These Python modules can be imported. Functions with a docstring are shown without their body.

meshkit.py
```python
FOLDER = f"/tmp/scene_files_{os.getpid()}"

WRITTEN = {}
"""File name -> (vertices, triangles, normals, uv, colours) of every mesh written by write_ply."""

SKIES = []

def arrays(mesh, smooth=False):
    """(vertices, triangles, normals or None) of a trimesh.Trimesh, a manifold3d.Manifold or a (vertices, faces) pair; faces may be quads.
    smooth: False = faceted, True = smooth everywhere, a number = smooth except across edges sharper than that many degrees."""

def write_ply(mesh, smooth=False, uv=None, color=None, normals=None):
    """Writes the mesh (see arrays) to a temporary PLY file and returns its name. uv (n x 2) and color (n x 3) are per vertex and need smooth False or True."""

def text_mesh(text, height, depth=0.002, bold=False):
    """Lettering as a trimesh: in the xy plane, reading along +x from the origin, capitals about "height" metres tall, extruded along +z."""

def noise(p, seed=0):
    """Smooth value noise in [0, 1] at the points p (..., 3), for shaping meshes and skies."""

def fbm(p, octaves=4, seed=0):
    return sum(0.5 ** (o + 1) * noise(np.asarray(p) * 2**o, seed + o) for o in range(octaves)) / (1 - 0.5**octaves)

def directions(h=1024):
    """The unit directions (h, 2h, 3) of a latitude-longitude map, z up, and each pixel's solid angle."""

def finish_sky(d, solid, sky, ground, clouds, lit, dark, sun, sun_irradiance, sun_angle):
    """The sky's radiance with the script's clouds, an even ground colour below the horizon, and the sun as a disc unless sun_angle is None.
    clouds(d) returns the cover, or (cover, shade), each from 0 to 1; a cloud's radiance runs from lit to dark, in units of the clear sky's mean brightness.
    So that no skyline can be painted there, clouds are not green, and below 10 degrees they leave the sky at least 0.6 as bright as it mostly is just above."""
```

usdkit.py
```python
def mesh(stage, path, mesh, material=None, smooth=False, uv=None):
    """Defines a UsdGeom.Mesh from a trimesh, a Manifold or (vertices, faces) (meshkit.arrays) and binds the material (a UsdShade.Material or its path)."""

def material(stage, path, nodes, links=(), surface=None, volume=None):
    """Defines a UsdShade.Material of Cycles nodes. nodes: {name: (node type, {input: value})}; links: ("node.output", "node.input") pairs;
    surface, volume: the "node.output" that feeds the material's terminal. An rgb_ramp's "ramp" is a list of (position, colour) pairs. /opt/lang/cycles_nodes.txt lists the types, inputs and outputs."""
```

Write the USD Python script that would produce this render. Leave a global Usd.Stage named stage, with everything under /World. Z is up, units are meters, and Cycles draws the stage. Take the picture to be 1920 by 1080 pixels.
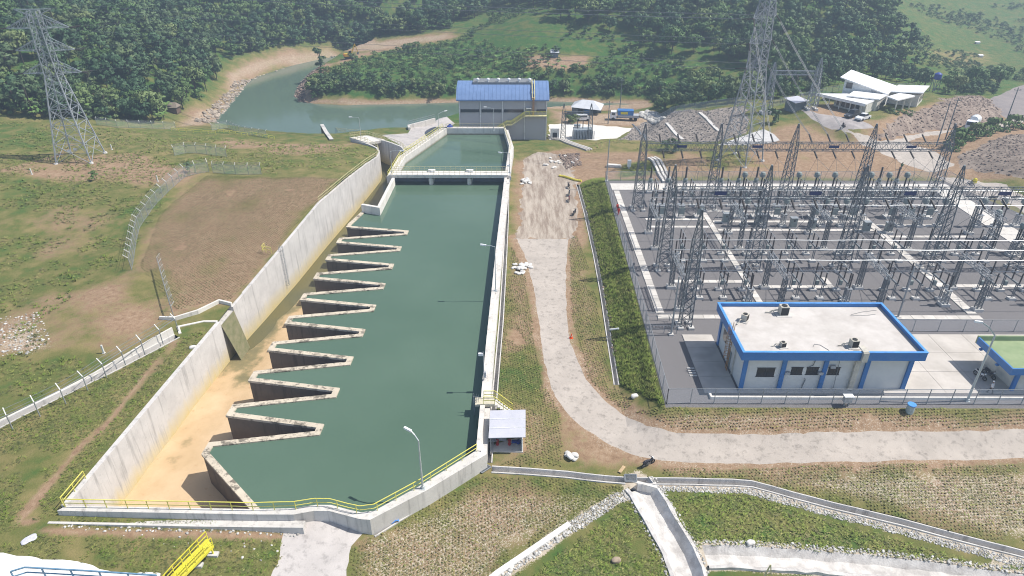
import math
import numpy as np
import shapely
from shapely.geometry import Polygon, LineString, Point, MultiPolygon
from shapely.ops import unary_union
import trimesh
import usdkit
from meshkit import fbm, noise, text_mesh
from pxr import Usd, UsdGeom, UsdLux, UsdShade, Sdf, Gf, Vt

stage = Usd.Stage.CreateInMemory()
UsdGeom.SetStageUpAxis(stage, "Z")
UsdGeom.SetStageMetersPerUnit(stage, 1.0)
UsdGeom.Xform.Define(stage, "/World")
UsdGeom.Scope.Define(stage, "/World/Looks")

# ------------------------------------------------------------------ camera, sky, sun, exposure
FOC, CAM_Z = 1250.0, 50.0                       # focal length in pixels of the 1920 px wide photograph, drone height
PITCH = math.atan(709 / FOC)
YAW = math.atan(7 / FOC * math.cos(PITCH))
cam = UsdGeom.Camera.Define(stage, "/World/camera")
cam.CreateHorizontalApertureAttr(36.0)
cam.CreateVerticalApertureAttr(36.0 * 1080 / 1920)
cam.CreateFocalLengthAttr(36.0 * FOC / 1920)
cam.CreateClippingRangeAttr((0.5, 6000.0))
cam.CreateExposureAttr(0.36)
cam.AddTranslateOp().Set(Gf.Vec3d(0, 0, CAM_Z))
cam.AddRotateZOp().Set(math.degrees(YAW))
cam.AddRotateXOp().Set(90 - math.degrees(PITCH))

SUN_EL = math.radians(55.0)
SUN_AZ = (1.0, 0.05)
_n = math.hypot(*SUN_AZ)
SUN = np.array([SUN_AZ[0] / _n * math.cos(SUN_EL), SUN_AZ[1] / _n * math.cos(SUN_EL), math.sin(SUN_EL)])
SKY = usdkit.material(stage, "/World/Looks/sky_look", {
    "sky": ("sky_texture", {"sky_type": "single_scattering", "sun_disc": False, "sun_elevation": SUN_EL,
                            "sun_rotation": math.atan2(SUN[0], SUN[1]), "altitude": 100.0, "aerosol_density": 1.6}),
    "bg": ("background_shader", {"strength": 0.10})}, [("sky.color", "bg.color")], surface="bg.background")
dome = UsdLux.DomeLight.Define(stage, "/World/sky")
UsdShade.MaterialBindingAPI.Apply(dome.GetPrim()).Bind(SKY)
sun = UsdLux.DistantLight.Define(stage, "/World/sun")
sun.CreateIntensityAttr(1.25)
sun.CreateAngleAttr(0.5)
sun.CreateNormalizeAttr(True)
sun.CreateColorAttr(Gf.Vec3f(1.0, 0.95, 0.88))
_x = np.cross([0, 0, 1.0], SUN); _x /= np.linalg.norm(_x); _y = np.cross(SUN, _x)
sun.AddTransformOp().Set(Gf.Matrix4d(*_x, 0, *_y, 0, *SUN, 0, 0, 0, 120, 1))
HAZE_DENSITY = 0.00062

# ------------------------------------------------------------------ pixel of the photograph -> point on a level plane
def ray(x, y):
    u, v = (x - 960) / FOC, (y - 540) / FOC
    r = np.array([u, math.cos(PITCH) - v * math.sin(PITCH), -(math.sin(PITCH) + v * math.cos(PITCH))])
    c, s = math.cos(YAW), math.sin(YAW)
    return np.array([c * r[0] - s * r[1], s * r[0] + c * r[1], r[2]])
def P(x, y, z=0.0):
    r = ray(x, y); t = (z - CAM_Z) / r[2]
    return np.array([r[0] * t, r[1] * t, z])
def atY(x, y, Y):
    r = ray(x, y); t = Y / r[1]
    return r * t + np.array([0, 0, CAM_Z])
def PP(pts, z=0.0):
    return [tuple(P(x, y, z)[:2]) for x, y in pts]

# ------------------------------------------------------------------ names, things, parts
_used = {}
def numbered(parent, name):
    k = (parent, name); n = _used.get(k, 0); _used[k] = n + 1
    return name if n == 0 else "%s_%03d" % (name, n)
def _path(parent):
    return "/World" if parent is None else str(parent.GetPath())
def tag(prim, label=None, category=None, group=None, kind=None):
    for k, v in (("label", label), ("category", category), ("group", group), ("kind", kind)):
        if v: prim.SetCustomDataByKey(k, v)
    return prim
def xf(prim_xform, loc=(0, 0, 0), rz=0.0, s=None, rx=0.0, ry=0.0):
    prim_xform.AddTranslateOp().Set(Gf.Vec3d(*map(float, loc)))
    if rz or rx or ry:
        prim_xform.AddRotateXYZOp().Set(Gf.Vec3f(math.degrees(rx), math.degrees(ry), math.degrees(rz)))
    if s is not None:
        s = (s, s, s) if np.ndim(s) == 0 else s
        prim_xform.AddScaleOp().Set(Gf.Vec3f(*map(float, s)))
def thing(name, label, category, loc=(0, 0, 0), rz=0.0, group=None, s=None, kind=None):
    x = UsdGeom.Xform.Define(stage, "/World/" + numbered("/World", name))
    xf(x, loc, rz, s)
    return tag(x.GetPrim(), label, category, group, kind)
def part(name, mesh, mat, parent=None, smooth=False, label=None):
    par = _path(parent)
    if isinstance(mesh, tuple):                         # only the vertices that are used
        u, f = np.unique(np.asarray(mesh[1]), return_inverse=True); mesh = (np.asarray(mesh[0])[u], f.reshape(np.shape(mesh[1])))
    m = usdkit.mesh(stage, par + "/" + numbered(par, name), mesh, mat, smooth=smooth)
    if label: m.GetPrim().SetCustomDataByKey("label", label)
    return m.GetPrim()
def solo(name, mesh, mat, label, category, group=None, smooth=False, loc=None, rz=0.0, kind=None, s=None):
    m = usdkit.mesh(stage, "/World/" + numbered("/World", name), mesh, mat, smooth=smooth)
    if loc is not None: xf(m, loc, rz, s)
    return tag(m.GetPrim(), label, category, group, kind)
def structure(name, mesh, mat, smooth=False, label=None):
    return tag(part(name, mesh, mat, None, smooth), label, None, None, "structure")
def stuff(name, mesh, mat, label, category=None, smooth=False):
    return tag(part(name, mesh, mat, None, smooth), label, category, None, "stuff")
def copy_of(root, name, loc, rz=0.0, label=None, group=None, s=None):
    was = root.GetCustomData()
    x = UsdGeom.Xform.Define(stage, "/World/" + numbered("/World", name))
    xf(x, loc, rz, s)
    p = x.GetPrim()
    p.GetReferences().AddInternalReference(root.GetPath())
    p.SetInstanceable(True)
    return tag(p, label or was.get("label"), was.get("category"), group or was.get("group"))
_protos = {}
def proto_class(name):
    """A class prim that holds the parts of a kind of thing; its copies reference it."""
    if not stage.GetPrimAtPath("/Kinds"): stage.CreateClassPrim("/Kinds")
    return stage.CreateClassPrim("/Kinds/" + name)
def place(cls, name, loc, rz=0.0, label="", category="", group=None, s=None, rx=0.0, ry=0.0):
    x = UsdGeom.Xform.Define(stage, "/World/" + numbered("/World", name))
    xf(x, loc, rz, s, rx, ry)
    p = x.GetPrim()
    p.GetReferences().AddInternalReference(cls.GetPath())
    p.SetInstanceable(True)
    return tag(p, label, category, group)

# ------------------------------------------------------------------ mesh building
class MB:
    """Collects boxes, bars and sheets; .m() gives (vertices, triangles)."""
    def __init__(s): s.v, s.f, s.n = [], [], 0
    def add(s, v, f):
        v = np.asarray(v, float); f = np.asarray(f, int)
        if f.shape[1] == 4: f = np.vstack([f[:, [0, 1, 2]], f[:, [0, 2, 3]]])
        s.v.append(v); s.f.append(f + s.n); s.n += len(v); return s
    def tm(s, t): return s.add(t.vertices, t.faces)
    def box(s, c, d, rz=0.0):
        d = np.asarray(d, float) / 2
        v = np.array([[x, y, z] for x in (-1, 1) for y in (-1, 1) for z in (-1, 1)]) * d
        if rz:
            a, b = math.cos(rz), math.sin(rz); v = np.c_[v[:, 0] * a - v[:, 1] * b, v[:, 0] * b + v[:, 1] * a, v[:, 2]]
        return s.add(v + np.asarray(c, float), _BOXF)
    def lohi(s, lo, hi): lo, hi = np.asarray(lo, float), np.asarray(hi, float); return s.box((lo + hi) / 2, hi - lo)
    def bars(s, A, B, w, sides=4, up=(0, 0, 1.0), caps=True):
        """Straight bars from each A to each B, w wide."""
        A, B = np.atleast_2d(np.asarray(A, float)), np.atleast_2d(np.asarray(B, float))
        w = np.broadcast_to(w, (len(A),)).astype(float)
        t = B - A; t = t / np.maximum(np.linalg.norm(t, axis=1, keepdims=True), 1e-9)
        u = np.where(np.abs(t[:, 2:]) < 0.95, [[0, 0, 1.0]], [[1.0, 0, 0]])
        a = np.cross(u, t); a /= np.linalg.norm(a, axis=1, keepdims=True); b = np.cross(t, a)
        ang = (np.arange(sides) + 0.5) * 2 * np.pi / sides
        r = (w / 2 * (1.414 if sides == 4 else 1.0))[:, None, None]
        ring = r * (np.cos(ang)[None, :, None] * a[:, None] + np.sin(ang)[None, :, None] * b[:, None])
        V = np.concatenate([A[:, None] + ring, B[:, None] + ring], 1)
        i = np.arange(sides); j = (i + 1) % sides
        F = np.vstack([np.c_[i, j, j + sides], np.c_[i, j + sides, i + sides]])
        if caps:
            k = np.arange(1, sides - 1)
            F = np.vstack([F, np.c_[0 * k, k + 1, k], np.c_[0 * k + sides, k + sides, k + 1 + sides]])
        F = (F[None] + (np.arange(len(A)) * 2 * sides)[:, None, None]).reshape(-1, 3)
        return s.add(V.reshape(-1, 3), F)
    def bar(s, a, b, w, sides=4): return s.bars([a], [b], w, sides)
    def path(s, pts, w, sides=4): 
        p = np.asarray(pts, float); return s.bars(p[:-1], p[1:], w, sides)
    def cyl(s, c, r, h, n=12, r2=None):
        a = np.arange(n) * 2 * np.pi / n; r2 = r if r2 is None else r2; c = np.asarray(c, float)
        lo = np.c_[r * np.cos(a), r * np.sin(a), 0 * a] + c; hi = np.c_[r2 * np.cos(a), r2 * np.sin(a), 0 * a + h] + c
        V = np.vstack([lo, hi, [c], [c + [0, 0, h]]]); i = np.arange(n); j = (i + 1) % n
        F = np.vstack([np.c_[i, j, j + n], np.c_[i, j + n, i + n], np.c_[j, i, 0 * i + 2 * n], np.c_[i + n, j + n, 0 * i + 2 * n + 1]])
        return s.add(V, F)
    def lathe(s, c, prof, n=10):
        prof = np.asarray(prof, float); a = np.arange(n) * 2 * np.pi / n
        V = np.stack([np.stack([r * np.cos(a), r * np.sin(a), 0 * a + z], 1) for r, z in prof]).reshape(-1, 3) + np.asarray(c, float)
        F = []
        for k in range(len(prof) - 1):
            i = np.arange(n); j = (i + 1) % n
            F += [np.c_[k * n + i, k * n + j, (k + 1) * n + j], np.c_[k * n + i, (k + 1) * n + j, (k + 1) * n + i]]
        return s.add(V, np.vstack(F))
    def prism(s, poly, z0, z1):
        """A flat polygon (shapely or points) raised from z0 to z1."""
        p = poly if hasattr(poly, "exterior") else Polygon(poly)
        if not p.is_valid: p = p.buffer(0)
        for g in getattr(p, "geoms", [p]):
            t = trimesh.creation.extrude_polygon(g, z1 - z0, engine="earcut"); t.apply_translation([0, 0, z0]); s.tm(t)
        return s
    def sheet(s, poly, z):
        p = poly if hasattr(poly, "exterior") or hasattr(poly, "geoms") else Polygon(poly)
        for g in getattr(p, "geoms", [p]):
            v, f = trimesh.creation.triangulate_polygon(g, engine="earcut")
            c = np.cross(v[f[:, 1]] - v[f[:, 0]], v[f[:, 2]] - v[f[:, 0]]); f = np.where((c < 0)[:, None], f[:, ::-1], f)
            s.add(np.c_[v, np.full(len(v), z)], f)
        return s
    def ribbon(s, L, R):
        """Quads between two polylines of the same length."""
        L, R = np.asarray(L, float), np.asarray(R, float); n = len(L); i = np.arange(n - 1)
        return s.add(np.vstack([L, R]), np.c_[i, i + n, i + n + 1, i + 1])
    def m(s): return np.vstack(s.v), np.vstack(s.f)
_BOXF = np.array([[0, 1, 3, 2], [4, 6, 7, 5], [0, 4, 5, 1], [2, 3, 7, 6], [0, 2, 6, 4], [1, 5, 7, 3]])
def offset(pts, d):
    """A polyline moved d to its left, mitred."""
    p = np.asarray(pts, float)[:, :2]; t = np.diff(p, axis=0); t /= np.linalg.norm(t, axis=1, keepdims=True)
    n = np.c_[-t[:, 1], t[:, 0]]
    m = np.vstack([n[:1], (n[:-1] + n[1:]) / np.maximum(1 + (n[:-1] * n[1:]).sum(1, keepdims=True), 0.3), n[-1:]])
    return p + m * d
def resample(pts, step):
    p = np.asarray(pts, float); d = np.r_[0, np.cumsum(np.linalg.norm(np.diff(p, axis=0), axis=1))]
    t = np.linspace(0, d[-1], max(2, int(round(d[-1] / step)) + 1))
    return np.stack([np.interp(t, d, p[:, k]) for k in range(p.shape[1])], 1)
def wall_mesh(line, w, z0, z1, side=0.0):
    """A wall along a polyline: w thick, z0 / z1 numbers or arrays per point; side 0 = centred, +1 = to the left of the line."""
    p = np.asarray(line, float)[:, :2]; n = len(p)
    L, R = offset(p, w / 2 + side * w / 2), offset(p, -w / 2 + side * w / 2)
    z0, z1 = np.broadcast_to(z0, (n,)), np.broadcast_to(z1, (n,))
    V = np.vstack([np.c_[L, z0], np.c_[L, z1], np.c_[R, z1], np.c_[R, z0]])
    i = np.arange(n - 1); F = []
    for a, b in ((0, 1), (1, 2), (2, 3), (3, 0)):
        F.append(np.c_[a * n + i, a * n + i + 1, b * n + i + 1, b * n + i])
    F.append([[0, n, 2 * n, 3 * n], [n - 1, 4 * n - 1, 3 * n - 1, 2 * n - 1]])
    return V, np.vstack(F)

# ------------------------------------------------------------------ materials
_mats = {}
def mat(name, c1, c2=None, scale=1.0, rough=0.8, bump=0.0, bscale=None, spec=0.3, metal=0.0, stretch=None, detail=4.0, rand=0.0, island=0.0, lo=0.35, hi=0.65, extra=None):
    """Plain procedural surface: two colours mixed by noise at world position, optional relief, tone varied per object or per piece."""
    if name in _mats: return _mats[name]
    N = {"g": ("geometry", {}), "p": ("principled_bsdf", {"roughness": rough, "specular_ior_level": spec, "metallic": metal})}
    L = []
    pos = "g.position"
    if stretch:
        N["map"] = ("mapping", {"scale": stretch}); L.append(("g.position", "map.vector")); pos = "map.vector"
    c2 = tuple(0.75 * x for x in c1) if c2 is None else c2
    N["n"] = ("noise_texture", {"scale": scale, "detail": detail, "roughness": 0.6})
    N["r"] = ("map_range", {"from_min": lo, "from_max": hi, "clamp": True})
    N["mx"] = ("mix_color", {"a": c1, "b": c2})
    L += [(pos, "n.vector"), ("n.fac", "r.value"), ("r.result", "mx.fac")]
    col = "mx.result"
    for k, (src, amt) in enumerate((("oi.random", rand), ("g.random_per_island", island))):
        if amt:
            if src[:2] == "oi": N["oi"] = ("object_info", {})
            N["v%d" % k] = ("map_range", {"to_min": 1 - amt, "to_max": 1 + amt})
            N["m%d" % k] = ("mix_color", {"blend_type": "multiply", "fac": 1.0, "use_clamp": False})
            N["c%d" % k] = ("combine_color", {})
            L += [(src, "v%d.value" % k)] + [("v%d.result" % k, "c%d.%s" % (k, ch)) for ch in "rgb"]
            L += [(col, "m%d.a" % k), ("c%d.color" % k, "m%d.b" % k)]
            col = "m%d.result" % k
    L.append((col, "p.base_color"))
    if bump:
        N["bn"] = ("noise_texture", {"scale": bscale or scale * 6, "detail": 3.0})
        N["bm"] = ("bump", {"strength": bump, "distance": 0.05})
        L += [(pos, "bn.vector"), ("bn.fac", "bm.height"), ("bm.normal", "p.normal")]
    _mats[name] = usdkit.material(stage, "/World/Looks/" + name, N, L, surface="p.BSDF")
    return _mats[name]
# ================================================================== TERRAIN
ZR = -2.0            # level of the road and of the ground round the basin
RIV = -8.0           # river
def grow(a, b, n):   # spacings that grow from a to b
    return np.cumsum(np.geomspace(a, b, n))
XL = np.r_[-128 - grow(1.2, 60, 62)[::-1], np.arange(-128, 137.0), 136 + grow(1.2, 60, 62)]
YL = np.r_[30 - grow(1.2, 14, 14)[::-1], np.arange(30, 251.0), 250 + grow(1.2, 60, 62)]

RIVER_POLY = Polygon(PP([(395, 233), (405, 222), (430, 195), (447, 172), (468, 150), (500, 138), (540, 125), (585, 114), (640, 103), (700, 94), (760, 85), (800, 79), (835, 71),
    (842, 74), (790, 83), (735, 92), (710, 96), (660, 108), (625, 118), (603, 126), (580, 140), (566, 155), (557, 170), (556, 180), (564, 190), (590, 195), (640, 197), (760, 195),
    (860, 192), (1030, 190), (1150, 194), (1215, 196), (1242, 199), (1236, 204), (1200, 206), (1150, 205), (1070, 204), (1030, 207), (900, 214), (850, 222), (800, 236), (780, 250), (716, 252), (650, 262), (608, 266), (560, 262), (520, 255), (480, 248), (440, 240)], RIV))
# control points: pixel of the photograph and height there
CTRL = [
    # beside the basin and along the road
    (1000, 600, -2), (1100, 850, -2), (1500, 840, -2), (1900, 840, -2.2), (990, 450, -2), (960, 880, -2.1), (1030, 400, -2), (1050, 320, -2.1), (1000, 262, -3.8), (1100, 275, -2.6),
    (1150, 300, -1.8), (975, 290, -3), (1180, 240, -4.5), (1090, 240, -5), (1060, 225, -5.5), (1180, 215, -5), (1100, 212, -6), (1200, 255, -2.5), (1280, 885, -2.1), (1700, 900, -2.3),
    # behind and right of the substation
    (1250, 320, -.3), (1400, 325, 0), (1550, 300, 0.2), (1700, 330, 0), (1850, 330, 0), (1910, 380, 0), (1480, 260, 1.2), (1560, 245, 2.0), (1640, 265, 1.2), (1500, 215, 3.2), (1600, 222, 3.8), (1690, 205, 4.2), (1560, 190, 4), (1740, 195, 4.6),
    (1240, 225, -1), (1290, 212, 1.0), (1390, 196, 3.6), (1300, 250, -.6), (1400, 235, 1.8), (1250, 262, -1.4), (1380, 275, 0), (1440, 285, 0.3),
    (1780, 250, 0.6), (1850, 235, .8), (1790, 195, 4.6), (1840, 205, 4.5), (1700, 250, 1.0), (1900, 262, 3.5), (1900, 300, 3.5), (1910, 200, 2.5), (1880, 180, 2), (1840, 280, 1.2),
    # the low green before the basin and the foreground slope
    (200, 850, -.45), (60, 850, -.5), (20, 1000, -.6), (400, 1000, -.9), (610, 985, -1.3), (600, 1060, -2.2), (800, 1040, -3.0), (720, 990, -2.0), (880, 900, -2.1), (1000, 1050, -3.3), (1200, 1050, -3.6), (1400, 1060, -3.8), (1600, 1060, -4), (1900, 1075, -4.6), (1700, 980, -3.2), (1300, 930, -2.5),
    (100, 1060, -1.2), (320, 740, -.4), (390, 640, -.4),
    # left of the channel: the brown terrace and the gully
    (340, 560, .3), (240, 520, .4), (430, 545, .35), (480, 480, 1.2), (540, 420, 2.0), (600, 375, 2.4), (640, 335, 2.2), (500, 335, 1.8), (400, 390, .9), (690, 300, .1), (700, 283, -.6), (600, 295, .6), (650, 272, -1.0), (560, 270, -1.6), (640, 262, -2.6), (680, 258, -3.0), (480, 262, -2.6), (450, 243, -4.6), (400, 262, -1.2),
    (100, 450, -.6), (40, 560, -1.2), (20, 660, -1.0), (120, 620, -.2), (150, 310, 1.0), (60, 290, 1.6), (30, 250, 2.2), (0, 330, 1.6), (300, 270, .4), (250, 245, -.8), (320, 250, -2.2), (200, 360, 1.2), (330, 330, 1.4), (20, 740, -.8), (120, 700, -.7), (400, 320, 1.4),
    # the forest slope on the left
    (20, 200, 3), (150, 215, 1), (300, 220, -3), (250, 190, 0), (100, 150, 8), (300, 150, 3), (400, 160, -3.5), (100, 75, 14), (300, 75, 10), (480, 90, 0), (100, 0, 20), (300, 0, 17), (550, 60, 4), (550, 0, 14), (700, 55, 3), (700, 0, 13), (820, 45, 2), (830, 10, 11), (640, 78, -4), (480, 105, -4.5), (415, 140, -5), (420, 170, -6), (350, 215, -5.5), (300, 236, -4.5), (850, 62, -4),
    # the tongue of land in the river bend and the hill behind
    (600, 150, -4.2), (620, 180, -5), (750, 180, -4.6), (950, 180, -4.5), (750, 150, -2.5), (750, 125, -2), (900, 150, -2), (900, 100, 1), (1000, 120, 1.2), (1000, 70, 7), (1000, 20, 14), (900, 40, 7), (1150, 150, -1), (1150, 100, 3.5), (1150, 50, 10), (1150, 0, 18), (1050, 182, -5.5), (1200, 186, -5), (1300, 180, -1), (1300, 130, 2), (1350, 70, 9), (1350, 0, 19),
    (1500, 150, 3), (1500, 90, 8), (1500, 0, 20), (1620, 130, 2), (1640, 40, 14), (1640, 0, 19),
    (1750, 160, 1), (1720, 110, -2), (1750, 60, 1), (1760, 0, 6), (1850, 140, -4), (1850, 110, -7), (1900, 170, -1), (1850, 60, -3), (1850, 0, 4), (1990, 60, -3), (1990, 0, 4), (1990, 130, -4), (1990, 200, 1)]
_cp = np.array([P(x, y, z) for x, y, z in CTRL])
FAR = [(-600, 330, 60), (-400, 420, 55), (-200, 420, 42), (-60, 480, 40), (40, 460, 48), (120, 460, 52), (230, 460, 40), (330, 520, 18), (480, 520, 22), (600, 430, 20), (-260, 250, 24), (-320, 160, 16), (-250, 90, 4), (-180, 60, -1), (-200, 20, -2), (200, 60, -2), (260, 120, 1), (260, 200, 4), (330, 300, 2), (120, 60, -1.5), (120, 20, -5), (0, 0, -8), (-120, 20, -2), (400, 120, 10),
       (-800, 900, 80), (-300, 800, 78), (0, 800, 80), (250, 800, 76), (600, 850, 72), (900, 800, 70), (-900, 300, 70), (1000, 300, 50), (-900, -100, 20), (900, -100, 10), (0, -120, -14), (-1600, 1400, 88), (0, 1700, 90), (1600, 1400, 88), (1600, 0, 50), (-1600, 0, 60)]
_cp = np.vstack([_cp, FAR])
from scipy.interpolate import RBFInterpolator
from scipy.ndimage import gaussian_filter
_gx, _gy = np.meshgrid(XL, YL, indexing="ij")
_zg = RBFInterpolator(_cp[:, :2] / 50, _cp[:, 2], kernel="linear", smoothing=0.004)(np.c_[_gx.ravel(), _gy.ravel()] / 50).reshape(_gx.shape)
_zg = gaussian_filter(_zg, 2.2)
_zg += np.clip((_gy - 330) / 400, 0, 1) * (fbm(np.stack([_gx / 90, _gy / 90, 0 * _gx], -1), 3, 5) - .5) * 34
_q = np.c_[_gx.ravel(), _gy.ravel()]
def dist(poly, q): return shapely.distance(poly, shapely.points(q))
def signed(poly, q): return np.where(shapely.contains_xy(poly, q[:, 0], q[:, 1]), -dist(poly.boundary, q), dist(poly.boundary, q))

SUB_POLY = Polygon([(17.5, 60.4), (150, 60.4), (150, 112), (97, 112), (91, 134.6), (19.2, 134.6)])
BASIN_POLY = None
_flat = [  # pads: polygon, height, width of the slope round it
    (SUB_POLY, 0.0, 4.6),
    (Polygon(PP([(1570, 200), (1500, 195), (1530, 215), (1600, 235), (1640, 230), (1740, 195), (1735, 175), (1600, 165)], 4.0)), 4.0, 5.0),
    (Polygon(PP([(1030, 262), (1030, 228), (1120, 215), (1240, 222), (1190, 260)], -5.0)), -5.0, 5.0)]
def _apply_pads(z, q):
    for poly, h, w in _flat:
        d = np.maximum(signed(poly, q), 0); k = np.clip(1 - d / w, 0, 1); z = z * (1 - k) + h * k
    d = signed(RIVER_POLY, q)
    lim = np.where(d > 0, RIV + d * 0.62, RIV + d * 0.5)
    nearb = (d < 14)
    z = np.where(nearb, np.minimum(z, lim), z)
    z = np.where(nearb & (d > 0.5), np.maximum(z, RIV + np.minimum(d * 0.35, 1.6)), z)
    z = np.maximum(z, np.where(d < 0, RIV - 2.5, -40))
    return z
_zg = _apply_pads(_zg.ravel(), _q).reshape(_zg.shape)
_rough = np.clip(signed(SUB_POLY, _q) / 6, 0, 1).reshape(_zg.shape)
_zg += _rough * (fbm(np.stack([_gx / 7, _gy / 7, 0 * _gx], -1), 3, 9) - .5) * np.clip((np.abs(_gx + 10) - 26) / 20, 0.12, 1) * 0.7

def T(x, y):
    """Height of the ground, exactly as its triangles lie."""
    x, y = np.asarray(x, float), np.asarray(y, float)
    i = np.clip(np.searchsorted(XL, x, "right") - 1, 0, len(XL) - 2); j = np.clip(np.searchsorted(YL, y, "right") - 1, 0, len(YL) - 2)
    u = (x - XL[i]) / (XL[i + 1] - XL[i]); v = (y - YL[j]) / (YL[j + 1] - YL[j])
    a, b, c, d = _zg[i, j], _zg[i + 1, j], _zg[i + 1, j + 1], _zg[i, j + 1]
    return np.where(u >= v, a + u * (b - a) + v * (c - b), a + v * (d - a) + u * (c - d))
def G(x, y):
    """Pixel of the photograph -> point of the ground."""
    r = ray(x, y); o = np.array([0, 0, CAM_Z]); lo = None
    t = 30.0
    while t < 3000:
        p = o + r * t / np.linalg.norm(r[:2])
        if p[2] < T(p[0], p[1]): break
        t += 1.0
    a, b = t - 1.0, t
    for _ in range(20):
        m = (a + b) / 2; p = o + r * m / np.linalg.norm(r[:2])
        if p[2] < T(p[0], p[1]): b = m
        else: a = m
    return o + r * b / np.linalg.norm(r[:2])
def GG(pts): return [tuple(G(x, y)[:2]) for x, y in pts]
def on(x, y, dz=0.0): return np.array([x, y, float(T(x, y)) + dz])

_cells = None
def drape(poly, dz=0.0, outside=False, region=None):
    """The ground's own triangles cut to a polygon (or to what lies outside it), lifted by dz."""
    global _cells
    nx, ny = len(XL) - 1, len(YL) - 1
    b = poly.bounds
    if outside: i0, i1, j0, j1 = 0, nx, 0, ny
    else:
        i0, i1 = max(0, np.searchsorted(XL, b[0]) - 1), min(nx, np.searchsorted(XL, b[2]) + 1)
        j0, j1 = max(0, np.searchsorted(YL, b[1]) - 1), min(ny, np.searchsorted(YL, b[3]) + 1)
    I, J = [a.ravel() for a in np.meshgrid(np.arange(i0, i1), np.arange(j0, j1), indexing="ij")]
    bx = shapely.box(XL[I], YL[J], XL[I + 1], YL[J + 1])
    bd = poly.boundary; shapely.prepare(bd); shapely.prepare(poly)
    cross = shapely.intersects(bd, bx)
    inside = shapely.contains_xy(poly, (XL[I] + XL[I + 1]) / 2, (YL[J] + YL[J + 1]) / 2)
    if outside: inside = ~inside
    full = inside & ~cross
    vid = lambda i, j: i * (ny + 1) + j
    A, B, C, D = vid(I, J), vid(I + 1, J), vid(I + 1, J + 1), vid(I, J + 1)
    F = np.vstack([np.c_[A, B, C][full], np.c_[A, C, D][full]])
    used, F = np.unique(F, return_inverse=True); F = F.reshape(-1, 3)
    V = np.c_[_gx.ravel()[used], _gy.ravel()[used], _zg.ravel()[used]]
    out = MB(); out.add(V, F) if len(F) else None
    for i, j in zip(I[cross], J[cross]):
        x0, x1, y0, y1 = XL[i], XL[i + 1], YL[j], YL[j + 1]
        for tri in (((x0, y0), (x1, y0), (x1, y1)), ((x0, y0), (x1, y1), (x0, y1))):
            t = Polygon(tri); g = t.difference(poly) if outside else t.intersection(poly)
            for q in getattr(g, "geoms", [g]):
                if q.geom_type == "Polygon" and q.area > 1e-6:
                    try: v, f = trimesh.creation.triangulate_polygon(q, engine="earcut")
                    except Exception: continue
                    if not len(f): continue
                    c = np.cross(v[f[:, 1]] - v[f[:, 0]], v[f[:, 2]] - v[f[:, 0]]); f = np.where((c < 0)[:, None], f[:, ::-1], f)
                    out.add(np.c_[v, T(v[:, 0], v[:, 1])], f)
    v, f = out.m()
    v = v.copy(); v[:, 2] += dz
    return v, f
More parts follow.
